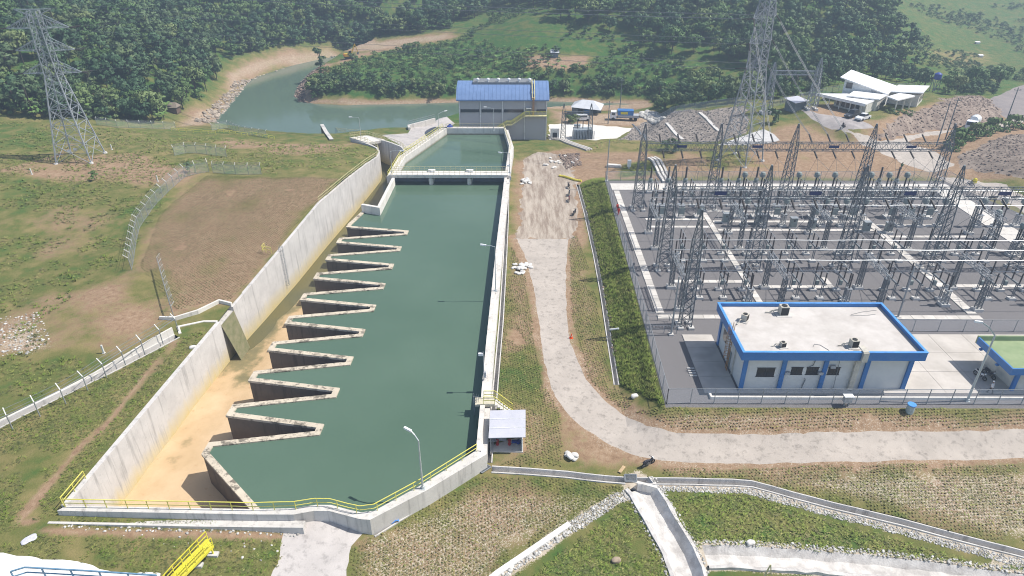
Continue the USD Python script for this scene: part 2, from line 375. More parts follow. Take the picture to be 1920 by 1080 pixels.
# ================================================================== THE BASIN: outlines (metres, x to the right, y ahead)
WT = 0.0                       # top of the basin walls
WATER = -1.8
FLOOR = lambda y: -6.3 - np.clip((np.asarray(y, float) - 47) * 0.011, 0, 1.4)
CHW = -6.75                    # water lying in the far half of the side channel
right_in = [(-4.1, 53.1), (-3.8, 73.7), (-3.2, 103.0), (-2.4, 132.3), (-1.9, 147.8), (-1.5, 158.5), (-3.0, 173.4)]
front_in = [(-43.2, 45.4), (-25.0, 45.05), (-21.0, 45.2), (-19.2, 45.6), (-17.7, 45.6), (-15.8, 45.0), (-14.6, 44.7), (-13.4, 44.9), (-9.3, 48.2), (-4.1, 53.1)]
left_near = [(-43.2, 45.4), (-41.1, 78.4)]
left_far = [(-40.8, 82.4, 0.0), (-39.7, 89.4, .7), (-38.0, 101.5, 1.7), (-36.4, 116.0, 2.5), (-34.4, 132.0, 1.6), (-33.2, 143.0, .6), (-32.3, 152.0, -.6), (-32.6, 156.0, -.9), (-33.6, 159.3, -.9), (-35.4, 161.6, -.9), (-37.4, 163.6, -.9), (-42.0, 168.0, -1.4)]
fore_left = [(-26.2, 136.6), (-25.6, 150.0), (-18.0, 173.4)]
chan_right = [(-25.9, 153.2), (-28.0, 158.5), (-31.0, 162.4), (-33.0, 164.4), (-37.2, 169.6)]
tips = [(-22.4 + 0.043 * 6.68 * k, 58.2 + 6.68 * k) for k in range(9)]
apex = [(-33.9 + 0.043 * (6.68 * k + 8), 58.2 + 6.68 * k + 3.34) for k in range(9)]
weir = [(-24.4, 45.3), (-33.8, 54.3), (-33.75, 55.7)]
for k in range(9):
    (tx, ty), (ax, ay) = tips[k], apex[k]
    weir += [(tx, ty - .6), (tx + .05, ty + .6), (ax, ay - .72), (ax + .05, ay + .72)]
weir = weir[:-1] + [(apex[8][0] + .05, apex[8][1] + .5), (-29.8, 121.6)]
block = [(-30.0, 121.6), (-26.5, 120.2), (-26.2, 136.6)]
sep = weir + [(-26.5, 120.2), (-26.2, 136.6)] + fore_left[1:]          # water of the basin lies to the right of this line
WATER_POLY = Polygon([(x, y) for x, y in weir] + [(-26.5, 120.2), (-26.2, 136.6), (-25.6, 150.0), (-18.0, 173.4)] + right_in[::-1] + front_in[::-1][:-2][:7])
if not WATER_POLY.is_valid: WATER_POLY = WATER_POLY.buffer(0)
chan_out = [(x, y) for x, y, z in left_far]
CHAN_POLY = Polygon([(-43.2, 45.4), (-41.1, 78.4), (-40.8, 82.4)] + chan_out[1:] + chan_right[::-1] + fore_left[::-1][1:] + [(-26.5, 120.2)] + weir[::-1]).buffer(0)
# outer edges of the walls: the ground ends there
right_out = offset(right_in, -1.15)
front_out = [(-43.75, 44.75), (-25.0, 44.4), (-21.0, 44.4), (-19.2, 44.85), (-17.7, 44.85), (-15.9, 44.3), (-14.6, 43.9), (-13.6, 43.8), (-8.8, 47.4), (-2.9, 52.6)]
HOLE = Polygon(front_out + [tuple(p) for p in right_out] + [(-3.4, 175.0), (-18.4, 175.0)] + [(-27.0, 152.6)] + [tuple(p) for p in offset(chan_right, -.3)[1:]] + [(-42.4, 168.6)] + [tuple(p) for p in offset([(x, y) for x, y, z in left_far], .5)[::-1]] + [(-43.7, 78.4)][:0] + [(-41.65, 78.4), (-43.75, 44.75)])
HOLE = HOLE.buffer(0)
if hasattr(HOLE, "geoms"): HOLE = max(HOLE.geoms, key=lambda g: g.area)

def concrete(name, c, dark=0.55, stain=None, spots=(.6, .78), sc=3.0):
    """Cast concrete: cloudy tone, dark runs down the face, form lines; stain = (colour, height below which it creeps, depth)."""
    N = {"g": ("geometry", {}), "p": ("principled_bsdf", {"roughness": .85, "specular_ior_level": .25}),
         "n1": ("noise_texture", {"scale": .35, "detail": 5.0, "roughness": .65}), "mp": ("mapping", {"scale": (1.3, 1.3, .09)}),
         "n2": ("noise_texture", {"scale": 1.0, "detail": 4.0, "roughness": .7}), "n3": ("noise_texture", {"scale": sc, "detail": 5.0, "roughness": .7}),
         "r1": ("map_range", {"from_min": .3, "from_max": .7, "to_min": .86, "to_max": 1.08, "clamp": True}),
         "r2": ("map_range", {"from_min": .53, "from_max": .72, "to_min": 1.0, "to_max": dark, "clamp": True}),
         "r3": ("map_range", {"from_min": spots[0], "from_max": spots[1], "to_min": 1.0, "to_max": dark, "clamp": True}),
         "m1": ("math", {"math_type": "multiply"}), "m2": ("math", {"math_type": "multiply"}),
         "cc": ("combine_color", {}), "mx": ("mix_color", {"blend_type": "multiply", "fac": 1.0, "a": c}),
         "bn": ("noise_texture", {"scale": 9.0, "detail": 4.0}), "bm": ("bump", {"strength": .25, "distance": .03})}
    L = [("g.position", "n1.vector"), ("g.position", "mp.vector"), ("mp.vector", "n2.vector"), ("g.position", "n3.vector"), ("n1.fac", "r1.value"), ("n2.fac", "r2.value"), ("n3.fac", "r3.value"),
         ("r1.result", "m1.value1"), ("r2.result", "m1.value2"), ("m1.value", "m2.value1"), ("r3.result", "m2.value2"), ("m2.value", "cc.r"), ("m2.value", "cc.g"), ("m2.value", "cc.b"), ("cc.color", "mx.b"),
         ("g.position", "bn.vector"), ("bn.fac", "bm.height"), ("bm.normal", "p.normal")]
    col = "mx.result"
    if stain:
        tint, z0, dz = stain
        N.update({"sx": ("separate_xyz", {}), "sm": ("math", {"math_type": "multiply_add", "value2": dz * 1.1}), "sr": ("map_range", {"from_min": z0 + dz, "from_max": z0, "clamp": True}), "ss": ("mix_color", {"b": tint}), "sn": ("math", {"math_type": "subtract", "value2": dz * .55})})
        L += [("g.position", "sx.vector"), ("n2.fac", "sm.value1"), ("sx.z", "sm.value3"), ("sm.value", "sn.value1"), ("sn.value", "sr.value"), ("sr.result", "ss.fac"), (col, "ss.a")]
        col = "ss.result"
    L.append((col, "p.base_color"))
    return usdkit.material(stage, "/World/Looks/" + name, N, L, surface="p.BSDF")
CONC = concrete("concrete", (.55, .53, .50), .6)
CONC_BASIN = concrete("basin_concrete", (.60, .57, .53), .6, stain=((.20, .19, .13), -1.72, .5))
CONC_OLD = concrete("stained_concrete", (.54, .52, .495), .55, stain=((.52, .43, .22), -6.6, 2.6))
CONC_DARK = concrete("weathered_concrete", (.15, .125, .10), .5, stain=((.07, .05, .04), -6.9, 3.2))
CONC_CREST = concrete("crest_concrete", (.54, .475, .375), .38, spots=(.52, .60), sc=.9)
CONC_PALE = concrete("pale_concrete", (.66, .63, .58), .7)
YELLOW = mat("yellow_paint", (.72, .66, .12), (.60, .56, .16), 2.0, .5)
YELLOW_DULL = mat("faded_yellow_paint", (.58, .53, .28), (.48, .44, .26), 2.0, .6)
GALV = mat("galvanised_steel", (.30, .32, .34), (.22, .24, .26), 3.0, .5, metal=.25, spec=.5)
STEEL_DARK = mat("dull_steel", (.16, .18, .20), (.11, .125, .14), 3.0, .55, metal=.2, spec=.5)

# ------------------------------------------------------------------ water
def water_mat(name, c1, c2, scale=.03, bump=.12, bs=1.6, rough=.06):
    return usdkit.material(stage, "/World/Looks/" + name, {
        "g": ("geometry", {}), "n": ("noise_texture", {"scale": scale, "detail": 3.0}), "r": ("map_range", {"from_min": .35, "from_max": .65, "clamp": True}), "mx": ("mix_color", {"a": c1, "b": c2}),
        "n2": ("noise_texture", {"scale": bs, "detail": 4.0, "roughness": .6}), "b": ("bump", {"strength": bump, "distance": .05}),
        "p": ("principled_bsdf", {"roughness": rough, "ior": 1.33, "specular_ior_level": .5})},
        [("g.position", "n.vector"), ("n.fac", "r.value"), ("r.result", "mx.fac"), ("mx.result", "p.base_color"), ("g.position", "n2.vector"), ("n2.fac", "b.height"), ("b.normal", "p.normal")], surface="p.BSDF")
WATER_M = water_mat("green_water", (.076, .128, .090), (.092, .147, .106), .055, .2, 1.1)
RIVER_M = water_mat("river_water", (.086, .132, .100), (.100, .148, .114), .012, .10, .8, .10)
CHAN_M = water_mat("shallow_water", (.13, .115, .05), (.10, .10, .055), .12, .06, 2.0, .12)
structure("water", MB().sheet(WATER_POLY, WATER).m(), WATER_M, label="still green water filling the long basin")
structure("river", MB().sheet(RIVER_POLY.buffer(3), RIV).m(), RIVER_M, label="wide green river bending behind the power house")

# the bed of the side channel: pale orange silt near, wet and dark farther on
def channel_bed():
    b = MB(); ys = np.r_[44.5:76:1.0, 76:172:1.5]
    xs = np.arange(-46, -17.9, 1.0)
    gx, gy = np.meshgrid(xs, ys, indexing="ij"); k = len(ys)
    z = FLOOR(gy) + (fbm(np.stack([gx / 5, gy / 9, 0 * gx], -1), 3, 3) - .5) * .5 + np.clip((gx + 37.5) / 6, 0, 1) * .45 * np.clip((112 - gy) / 20, 0, 1)
    i, j = np.meshgrid(np.arange(len(xs) - 1), np.arange(k - 1), indexing="ij"); i, j = i.ravel(), j.ravel()
    cx_, cy_ = xs[i] + .5, (ys[j] + ys[j + 1]) / 2
    keep = shapely.contains_xy(CHAN_POLY.buffer(1.3), cx_, cy_); i, j = i[keep], j[keep]
    return b.add(np.c_[gx.ravel(), gy.ravel(), z.ravel()], np.c_[i * k + j, (i + 1) * k + j, (i + 1) * k + j + 1, i * k + j + 1]).m()
SILT = usdkit.material(stage, "/World/Looks/silt", {
    "g": ("geometry", {}), "s": ("separate_xyz", {}), "n": ("noise_texture", {"scale": .22, "detail": 5.0, "roughness": .65}), "n2": ("noise_texture", {"scale": 1.6, "detail": 5.0, "roughness": .7}),
    "a": ("math", {"math_type": "multiply_add", "value2": 1.0}), "r": ("map_range", {"from_min": -6.36, "from_max": -5.75, "clamp": True}),
    "ramp": ("rgb_ramp", {"ramp": [(0, (.12, .11, .055)), (.3, (.22, .18, .085)), (.5, (.46, .325, .18)), (1, (.56, .41, .25))]}),
    "r2": ("map_range", {"from_min": .62, "from_max": .75, "clamp": True}), "mx": ("mix_color", {"b": (.42, .22, .10)}), "p": ("principled_bsdf", {"roughness": .75})},
    [("g.position", "s.vector"), ("g.position", "n.vector"), ("g.position", "n2.vector"), ("n.fac", "a.value1"), ("s.z", "a.value3"), ("a.value", "r.value"), ("r.result", "ramp.fac"), ("ramp.color", "mx.a"), ("n2.fac", "r2.value"), ("r2.result", "mx.fac"), ("mx.result", "p.base_color")], surface="p.BSDF")
structure("channel_bed", channel_bed(), SILT, smooth=True, label="silty orange floor of the side channel")
structure("channel_water", MB().sheet(Polygon([(-46, 62), (-17.5, 62), (-17.5, 172), (-46, 172)]).intersection(CHAN_POLY), CHW).m(), CHAN_M, label="shallow olive water in the far half of the side channel")

# ------------------------------------------------------------------ basin walls
def wall(name, line, w, z0, z1, m, label, side=0.0, cap=None):
    t = thing(name, label, "wall", (0, 0, 0))
    part("wall_body", wall_mesh(line, w, z0, z1, side), m, t)
    return t
rw = resample(right_in, 3.0)
t = thing("basin_wall", "long straight pale concrete wall along the right side of the green basin", "wall")
part("wall_body", wall_mesh(right_in, .55, -7, WT, side=-1), CONC_BASIN, t)
L_ = offset(right_in, -.55); part("outer_ledge", wall_mesh([tuple(p) for p in L_], .6, -7, WT - .45, side=-1), CONC, t)
t = thing("basin_wall", "low concrete front wall with the bowed middle, at the near end of the basin", "wall")
fi, fo = np.array(front_in), np.array(front_out)
b = MB(); n_ = len(fi)
V = np.vstack([np.c_[fi, np.full(n_, -8.)], np.c_[fi, np.full(n_, WT)], np.c_[fo, np.full(n_, WT)], np.c_[fo, np.full(n_, -8.)]]); i = np.arange(n_ - 1)
F = np.vstack([np.c_[a * n_ + i, a * n_ + i + 1, c * n_ + i + 1, c * n_ + i] for a, c in ((0, 1), (1, 2), (2, 3))] + [[[0, n_, 2 * n_, 3 * n_], [n_ - 1, 4 * n_ - 1, 3 * n_ - 1, 2 * n_ - 1]]])
part("wall_body", b.add(V, F).m(), CONC, t)
part("footing_kerb", wall_mesh([(-44.3, 43.9), (-30, 43.6), (-19.9, 43.5)], .25, -1.6, -.62), CONC, t)
part("footing_slab", MB().lohi((-43.8, 43.75, -1.5), (-20.0, 44.42, -.85)).m(), CONC, t)
wall("channel_wall", left_near, .55, -8, WT, CONC_OLD, "near stretch of the tall stained channel wall, in front of the drain inlet", 1.0)
lf = resample(left_far, 2.0)
wall("channel_wall", lf[:, :2], .5, -9, lf[:, 2], CONC_OLD, "far stretch of the tall stained channel wall, curving away behind the weir", 1.0)
t = thing("labyrinth_weir", "zigzag labyrinth weir with nine long teeth between basin and side channel", "weir")
part("weir_wall", wall_mesh(weir, .5, -8.4, WATER - .12), CONC_DARK, t)
part("crest", wall_mesh(weir, .72, WATER - .12, WATER + .17), CONC_CREST, t)
wall("dividing_wall", block, .6, -8.4, WT - .15, CONC_PALE, "angled dividing wall between the bridge and the last weir tooth", 0.0)
t = thing("basin_wall", "thick slanting wall on the left of the far pool, above the channel mouth", "wall")
part("wall_body", wall_mesh(fore_left, 1.5, -8.4, WT, side=1.0), CONC_BASIN, t)
part("end_wall", wall_mesh([(-18.0, 173.4), (-3.0, 173.4)], 1.3, -8, WT, side=1.0), CONC_BASIN, t)
wall("channel_wall", chan_right, .5, -9, [WT, -.3, -.6, -.7, -1.4], CONC_OLD, "short curved channel wall on the right of the footbridge", -1.0)
# ================================================================== GROUND: zones and sheets
road_px_l = [(968, 447), (985, 480), (1000, 540), (1007, 577), (1012, 615), (1017, 652), (1026, 702), (1042, 747), (1067, 780), (1102, 809), (1140, 833), (1180, 850), (1230, 862), (1300, 869), (1400, 869), (1600, 866), (1920, 859), (2000, 857)]
road_px_r = [(1066, 447), (1062, 480), (1061, 540), (1063, 577), (1065, 622), (1070, 645), (1082, 672), (1100, 712), (1135, 752), (1172, 780), (1215, 799), (1255, 810), (1310, 814), (1400, 814), (1600, 810), (1920, 806), (2000, 805)]
_l, _r = GG(road_px_l), GG(road_px_r)
ROAD_POLY = Polygon(_l + [(_l[-1][0] + 45, _l[-1][1]), (_r[-1][0] + 45, _r[-1][1] + .3)] + _r[::-1]).buffer(0)
BANK_POLY = Polygon(GG([(1086, 348), (1098, 338), (1133, 333)]) + [(17.6, 60.9), (16.6, 59.6)] + GG([(1232, 757), (1195, 742), (1160, 725)])).buffer(0)
RAMP_POLY = Polygon(GG([(540, 968), (585, 962), (640, 965), (668, 978), (692, 988), (660, 1030), (645, 1090), (640, 1130), (490, 1130), (505, 1090), (520, 1045), (530, 1000)])).buffer(0)
PAD_POLY = Polygon([(22.3, 62.9), (150, 62.9), (150, 75.6), (46.9, 75.6), (46.9, 75.0), (22.3, 75.6)])
YARD_PAD = Polygon(GG([(1030, 233), (1085, 232), (1190, 240), (1160, 258), (1120, 263), (1030, 262)])).buffer(0)
OFFICE_PAD = Polygon(GG([(1535, 213), (1600, 222), (1640, 240), (1600, 243), (1560, 243), (1545, 237), (1520, 222), (1500, 205)])).buffer(0)
CURVE_ROAD = Polygon(GG([(1533, 239), (1560, 238), (1610, 262), (1650, 285), (1700, 310), (1745, 325), (1790, 310), (1760, 285), (1700, 268), (1720, 258), (1770, 250), (1810, 245), (1850, 245), (1900, 233), (1960, 226), (1960, 215), (1900, 222), (1850, 232), (1800, 240), (1740, 246), (1700, 255), (1672, 264), (1640, 262), (1600, 247), (1575, 237)])).buffer(0)
FAR_ROAD_R = Polygon(GG([(1800, 385), (1870, 372), (1960, 420), (1960, 385), (1880, 345), (1800, 335), (1760, 330)])).buffer(0)
PLATFORM = Polygon(GG([(716, 253), (765, 250), (790, 230), (815, 226), (853, 232), (838, 238), (762, 279)])).buffer(0)
WHITE_SLAB = Polygon(GG([(-60, 1036), (0, 1038), (60, 1045), (120, 1050), (180, 1060), (215, 1069), (300, 1075), (300, 1130), (-60, 1130)])).buffer(0)
MOUND = Polygon(GG([(1160, 262), (1185, 240), (1205, 231), (1230, 224), (1320, 208), (1395, 198), (1405, 225), (1400, 250), (1340, 266), (1240, 266)])).buffer(0)
SHOTCRETE = Polygon(GG([(1345, 272), (1385, 258), (1432, 242), (1452, 252), (1462, 263), (1445, 268), (1400, 271)])).buffer(0)
CUT = Polygon(GG([(1642, 258), (1660, 236), (1700, 212), (1745, 200), (1790, 180), (1830, 178), (1852, 185), (1885, 232), (1800, 238), (1740, 244), (1700, 252), (1670, 262)])).buffer(0)
GSLOPE = Polygon(GG([(1842, 194), (1900, 165), (1990, 130), (1990, 222), (1895, 226), (1880, 218)])).buffer(0)
DSLOPE = Polygon(GG([(1800, 292), (1850, 268), (1900, 252), (1990, 240), (1990, 330), (1900, 335), (1850, 325), (1800, 315)])).buffer(0)
TRACK = Polygon(GG([(966, 446), (975, 400), (985, 340), (984, 295), (1010, 284), (1045, 290), (1070, 300), (1078, 335), (1082, 400), (1076, 446)])).buffer(0)
RIGHT_PAD = Polygon(GG([(1700, 318), (1800, 312), (1850, 330), (1900, 345), (1990, 380), (1990, 345), (1900, 338), (1800, 300), (1745, 326)])).buffer(0)
chute_c = np.array(GG([(1196, 907), (1205, 915), (1225, 950), (1248, 990), (1275, 1035), (1292, 1085), (1302, 1130)]))
branch_c = np.array(GG([(1322, 1043), (1370, 1042), (1500, 1050), (1640, 1062), (1760, 1075), (1900, 1095), (1990, 1105)]))
CHUTE_POLY = unary_union([LineString(chute_c).buffer(1.5, cap_style="flat"), LineString(branch_c).buffer(1.15, cap_style="flat")]).buffer(.3).buffer(-.3)

def ragged(poly, amp, seed, step=.8):
    """The same outline with an uneven edge."""
    p = resample(np.array(poly.exterior.coords), step)[:-1]; k = np.c_[p / 1.7, np.zeros(len(p))]; k2 = np.c_[p / .6, np.zeros(len(p))]
    return Polygon(p + np.c_[fbm(k, 2, seed) - .5 + .5 * (fbm(k2, 2, seed + 3) - .5), fbm(k, 2, seed + 7) - .5 + .5 * (fbm(k2, 2, seed + 9) - .5)] * amp).buffer(0)
ROAD_POLY, TRACK, RAMP_POLY, WHITE_SLAB, MOUND, CUT, DSLOPE, CURVE_ROAD, FAR_ROAD_R, YARD_PAD = [ragged(p, a, i) for i, (p, a) in enumerate(((ROAD_POLY, .35), (TRACK, 2.2), (RAMP_POLY, .7), (WHITE_SLAB, .6), (MOUND, 2.0), (CUT, 3.0), (DSLOPE, 3.0), (CURVE_ROAD, 1.6), (FAR_ROAD_R, 1.5), (YARD_PAD, 1.0)))]
BANK_POLY = ragged(BANK_POLY, .5, 31).difference(SUB_POLY)
# drains: line, inner width, depth
DRAINS = [
    ("drain", GG([(1083, 346), (1098, 400), (1115, 475), (1130, 555), (1143, 640), (1156, 722)]), .45, .6, "narrow straight concrete drain at the foot of the green bank"),
    ("drain", GG([(922, 880), (990, 884), (1065, 890), (1120, 897), (1172, 901)]), .75, .7, "concrete drain between pump hut and grating, left part of the long foreground drain"),
    ("drain", GG([(1194, 902), (1300, 903), (1400, 905), (1450, 918), (1480, 927), (1620, 962), (1760, 998), (1900, 1034), (1990, 1058)]), .75, .7, "long concrete drain running from the grating down to the right corner"),
    ("drain", GG([(952, 330), (951, 400), (946, 500), (940, 600), (933, 680), (926, 760), (917, 868)]), .45, .7, "thin dark drain along the outside of the right basin wall"),
    ("drain", GG([(890, 886), (850, 910), (800, 941), (740, 978), (700, 1003)]), .4, .5, "short slanting drain below the front corner of the basin"),
    ("drain", GG([(-40, 815), (0, 797), (80, 757), (180, 708), (260, 668), (332, 630)]), 1.0, 1.0, "wide drain under the fence on the left meadow"),
]
DRAIN_POLYS = [LineString(l).buffer(w / 2 + .16, cap_style="flat", join_style="mitre") for _, l, w, d, _l in DRAINS]
HOLES = unary_union([HOLE.buffer(-.12)] + DRAIN_POLYS + [CHUTE_POLY])
sheets = [("road", ROAD_POLY), ("green_bank", BANK_POLY), ("substation_gravel", SUB_POLY), ("concrete_ramp", RAMP_POLY), ("yard_pavement", YARD_PAD), ("office_forecourt", OFFICE_PAD), ("hill_road", CURVE_ROAD), ("side_road", FAR_ROAD_R), ("platform_pavement", PLATFORM), ("white_slab", WHITE_SLAB), ("sprayed_concrete", SHOTCRETE), ("stony_mound", MOUND), ("cut_slope", CUT), ("gravel_slope", GSLOPE), ("dark_slope", DSLOPE), ("dirt_track", TRACK)]
taken = HOLES; cut = []
for n_, p_ in sheets:
    q_ = p_.difference(taken).buffer(0)
    if hasattr(q_, "geoms"): q_ = MultiPolygon([g for g in q_.geoms if g.geom_type == "Polygon" and g.area > .3])
    cut.append((n_, q_)); taken = taken.union(p_)

# zones of the open ground: (pixels, grass, pale stone, how wide the edge is)
ZONES = []
def zone(px, g=None, s=None, d=None, soft=2.5): ZONES.append((Polygon(GG(px)).buffer(0), g, s, d, soft))
# base: g = grass cover, s = pale stone, d = darkness / lushness of the green
zone([(-200, 640), (120, 640), (180, 690), (330, 640), (400, 600), (412, 605), (110, 960), (540, 965), (520, 1130), (-200, 1130)], .56, 0, .32, 3)
zone([(-100, 330), (100, 335), (190, 345), (310, 350), (330, 370), (260, 440), (220, 480), (130, 560), (60, 620), (-100, 640)], .54, 0, .5, 3)
zone([(-100, 215), (120, 225), (260, 240), (330, 262), (500, 262), (560, 268), (690, 268), (705, 290), (640, 330), (490, 328), (400, 320), (330, 300), (200, 300), (120, 320), (-100, 325)], .58, 0, .3, 4)
zone([(505, 322), (500, 300), (560, 280), (640, 268), (690, 268), (700, 285), (690, 305), (640, 330)], .85, 0, .35, 2)
zone([(-100, 225), (60, 230), (110, 262), (60, 280), (-100, 275)], .8, 0, .6, 3)
zone([(300, 575), (330, 595), (412, 575), (435, 575), (600, 378), (640, 335), (430, 330), (385, 330), (300, 400), (262, 450), (247, 500), (310, 510)], .16, 0, .1, 2)
zone([(0, 590), (80, 580), (140, 640), (100, 680), (-60, 680)], .15, .62, .1, 5)
zone([(100, 560), (250, 505), (310, 560), (320, 600), (200, 680), (150, 660), (130, 600)], .2, .2, .1, 4)
zone([(0, 680), (80, 675), (170, 680), (100, 740), (-60, 760)], .85, 0, .6, 3)
zone([(660, 1000), (880, 905), (1170, 912), (1150, 960), (960, 1060), (930, 1130), (640, 1130)], .32, .50, .35, 2)
zone([(1180, 925), (1230, 1000), (1270, 1130), (920, 1130), (960, 1070)], .75, .08, .5, 2)
zone([(1225, 925), (1400, 920), (1560, 975), (1920, 1075), (1990, 1130), (1300, 1130), (1280, 1020)], .88, .05, .55, 1.5)
zone([(1240, 880), (1920, 868), (1990, 868), (1990, 1050), (1900, 1025), (1480, 922), (1400, 900), (1250, 897)], .24, .54, .35, 2)
zone([(1170, 790), (1260, 765), (1920, 765), (1990, 765), (1990, 803), (1600, 805), (1300, 808)], .2, .52, .3, 1.5)
zone([(940, 690), (1000, 640), (1020, 720), (1050, 770), (1060, 870), (930, 875), (925, 780)], .26, .42, .3, 2.5)
zone([(950, 670), (985, 655), (1010, 720), (1000, 750), (960, 740)], .9, 0, .7, 2)
zone([(1068, 450), (1100, 440), (1150, 720), (1190, 745), (1230, 765), (1180, 780), (1110, 715), (1075, 650)], .25, .42, .15, 2)
zone([(960, 450), (1000, 540), (1012, 620), (940, 690), (948, 560)], .12, .36, .2, 2)
zone([(1060, 800), (1100, 812), (1200, 860), (1200, 890), (1075, 885), (1050, 830)], .18, .28, .1, 2)
zone([(1060, 330), (1092, 335), (1090, 400), (1100, 470), (1072, 470), (1066, 400)], .08, .36, 0, 1.5)
zone([(960, 300), (1040, 280), (1110, 270), (1165, 290), (1090, 345), (1085, 440), (960, 446)], .06, .28, 0, 3)
zone([(1050, 266), (1210, 258), (1215, 282), (1100, 288)], .60, .05, .1, 2)
zone([(1085, 288), (1215, 282), (1250, 300), (1250, 335), (1090, 345)], .10, .22, .1, 2)
zone([(1172, 308), (1240, 300), (1245, 328), (1165, 330)], .72, .0, .6, 2)
zone([(1250, 285), (1440, 262), (1600, 250), (1800, 290), (1820, 340), (1240, 335)], .10, .27, .1, 4)
zone([(1300, 275), (1400, 270), (1420, 310), (1330, 320)], .5, .1, .35, 3)
zone([(1440, 215), (1540, 240), (1560, 290), (1440, 270)], .1, .35, 0, 4)
zone([(1690, 210), (1760, 190), (1840, 180), (1900, 225), (1990, 225), (1990, 345), (1800, 335), (1640, 300), (1600, 262)], .08, .2, 0, 3)
zone([(1500, 205), (1560, 190), (1640, 235), (1560, 245)], .1, .2, 0, 3)
zone([(1720, 130), (1690, 50), (1680, -30), (2100, -40), (2100, 130), (1850, 150), (1760, 140)], .88, .02, .72, 8)
zone([(1745, 96), (1850, 98), (1855, 118), (1750, 116)], .45, .05, .1, 3)
zone([(1440, 205), (1490, 203), (1490, 225), (1440, 240)], .85, 0, .5, 3)
zone([(1780, 330), (1990, 380), (1990, 480), (1880, 440)], .5, .1, .3, 3)
zone([(300, 240), (345, 208), (400, 188), (410, 160), (412, 132), (450, 110), (520, 93), (620, 80), (720, 73), (850, 58), (860, 72), (700, 98), (540, 128), (470, 152), (440, 200), (400, 235)], .16, .50, 0, 4)
zone([(553, 165), (575, 140), (600, 126), (625, 120), (600, 150), (578, 175), (600, 188), (700, 188), (860, 186), (1030, 182), (1220, 186), (1220, 200), (560, 200)], .12, .2, .1, 2)
zone([(625, 118), (655, 104), (710, 94), (710, 99), (660, 112), (640, 122)], .05, .4, 0, 2)
zone([(985, 105), (1105, 103), (1110, 125), (1060, 133), (985, 130)], .1, .45, 0, 3)
zone([(1030, 205), (1240, 205), (1250, 222), (1180, 240), (1030, 234)], .08, .5, 0, 4)
zone([(0, 318), (130, 298), (250, 288), (395, 322), (345, 362), (300, 348), (190, 343), (60, 335)], .12, .06, .1, 2.5)
zone([(20, 420), (110, 380), (200, 400), (180, 480), (60, 500)], .36, .05, .3, 4)
zone([(425, 258), (520, 268), (640, 270), (690, 262), (640, 285), (560, 292), (470, 282), (400, 268)], .14, .05, .1, 2)
zone([(600, 186), (585, 165), (610, 140), (720, 104), (880, 70), (1010, 66), (1180, 98), (1320, 140), (1300, 176), (1040, 178), (860, 182)], .97, 0, .95, 3)
zone([(556, 172), (575, 152), (592, 160), (600, 184), (700, 186), (860, 184), (1030, 180), (1220, 184), (1225, 200), (560, 200)], .10, .48, .1, 1.2)
zone([(980, 104), (1108, 102), (1112, 126), (1060, 134), (982, 130)], .1, .4, 0, 3)
_ZG, _ZS, _ZD = [np.full(_q.shape[0], c) for c in (.72, .03, .5)]
_ZD = np.where(_q[:, 1] > 195, .8, _ZD)
for poly, g, s, d, soft in ZONES:
    shapely.prepare(poly); bb = poly.buffer(soft * 2).bounds
    m = (_q[:, 0] > bb[0]) & (_q[:, 0] < bb[2]) & (_q[:, 1] > bb[1]) & (_q[:, 1] < bb[3])
    k = np.clip(.5 - signed(poly, _q[m]) / (2 * soft), 0, 1)
    for arr, val in ((_ZG, g), (_ZS, s), (_ZD, d)): arr[m] = arr[m] * (1 - k) + val * k
# worn footpaths
PATHS = [(GG([(330, 640), (280, 700), (215, 780), (150, 840), (105, 895), (55, 950), (48, 975), (75, 990), (150, 996), (300, 1000), (430, 1004), (535, 1003)]), .5), (GG([(0, 322), (60, 305), (110, 292), (135, 270)]), .6)]
def zmask(x, y):
    i = np.clip(np.searchsorted(XL, x, "right") - 1, 0, len(XL) - 2); j = np.clip(np.searchsorted(YL, y, "right") - 1, 0, len(YL) - 2)
    u = np.clip((x - XL[i]) / (XL[i + 1] - XL[i]), 0, 1); v = np.clip((y - YL[j]) / (YL[j + 1] - YL[j]), 0, 1); n = len(YL)
    out = []
    for A in (_ZG, _ZS, _ZD):
        out.append((A[i * n + j] * (1 - v) + A[i * n + j + 1] * v) * (1 - u) + (A[(i + 1) * n + j] * (1 - v) + A[(i + 1) * n + j + 1] * v) * u)
    return np.stack(out, -1)

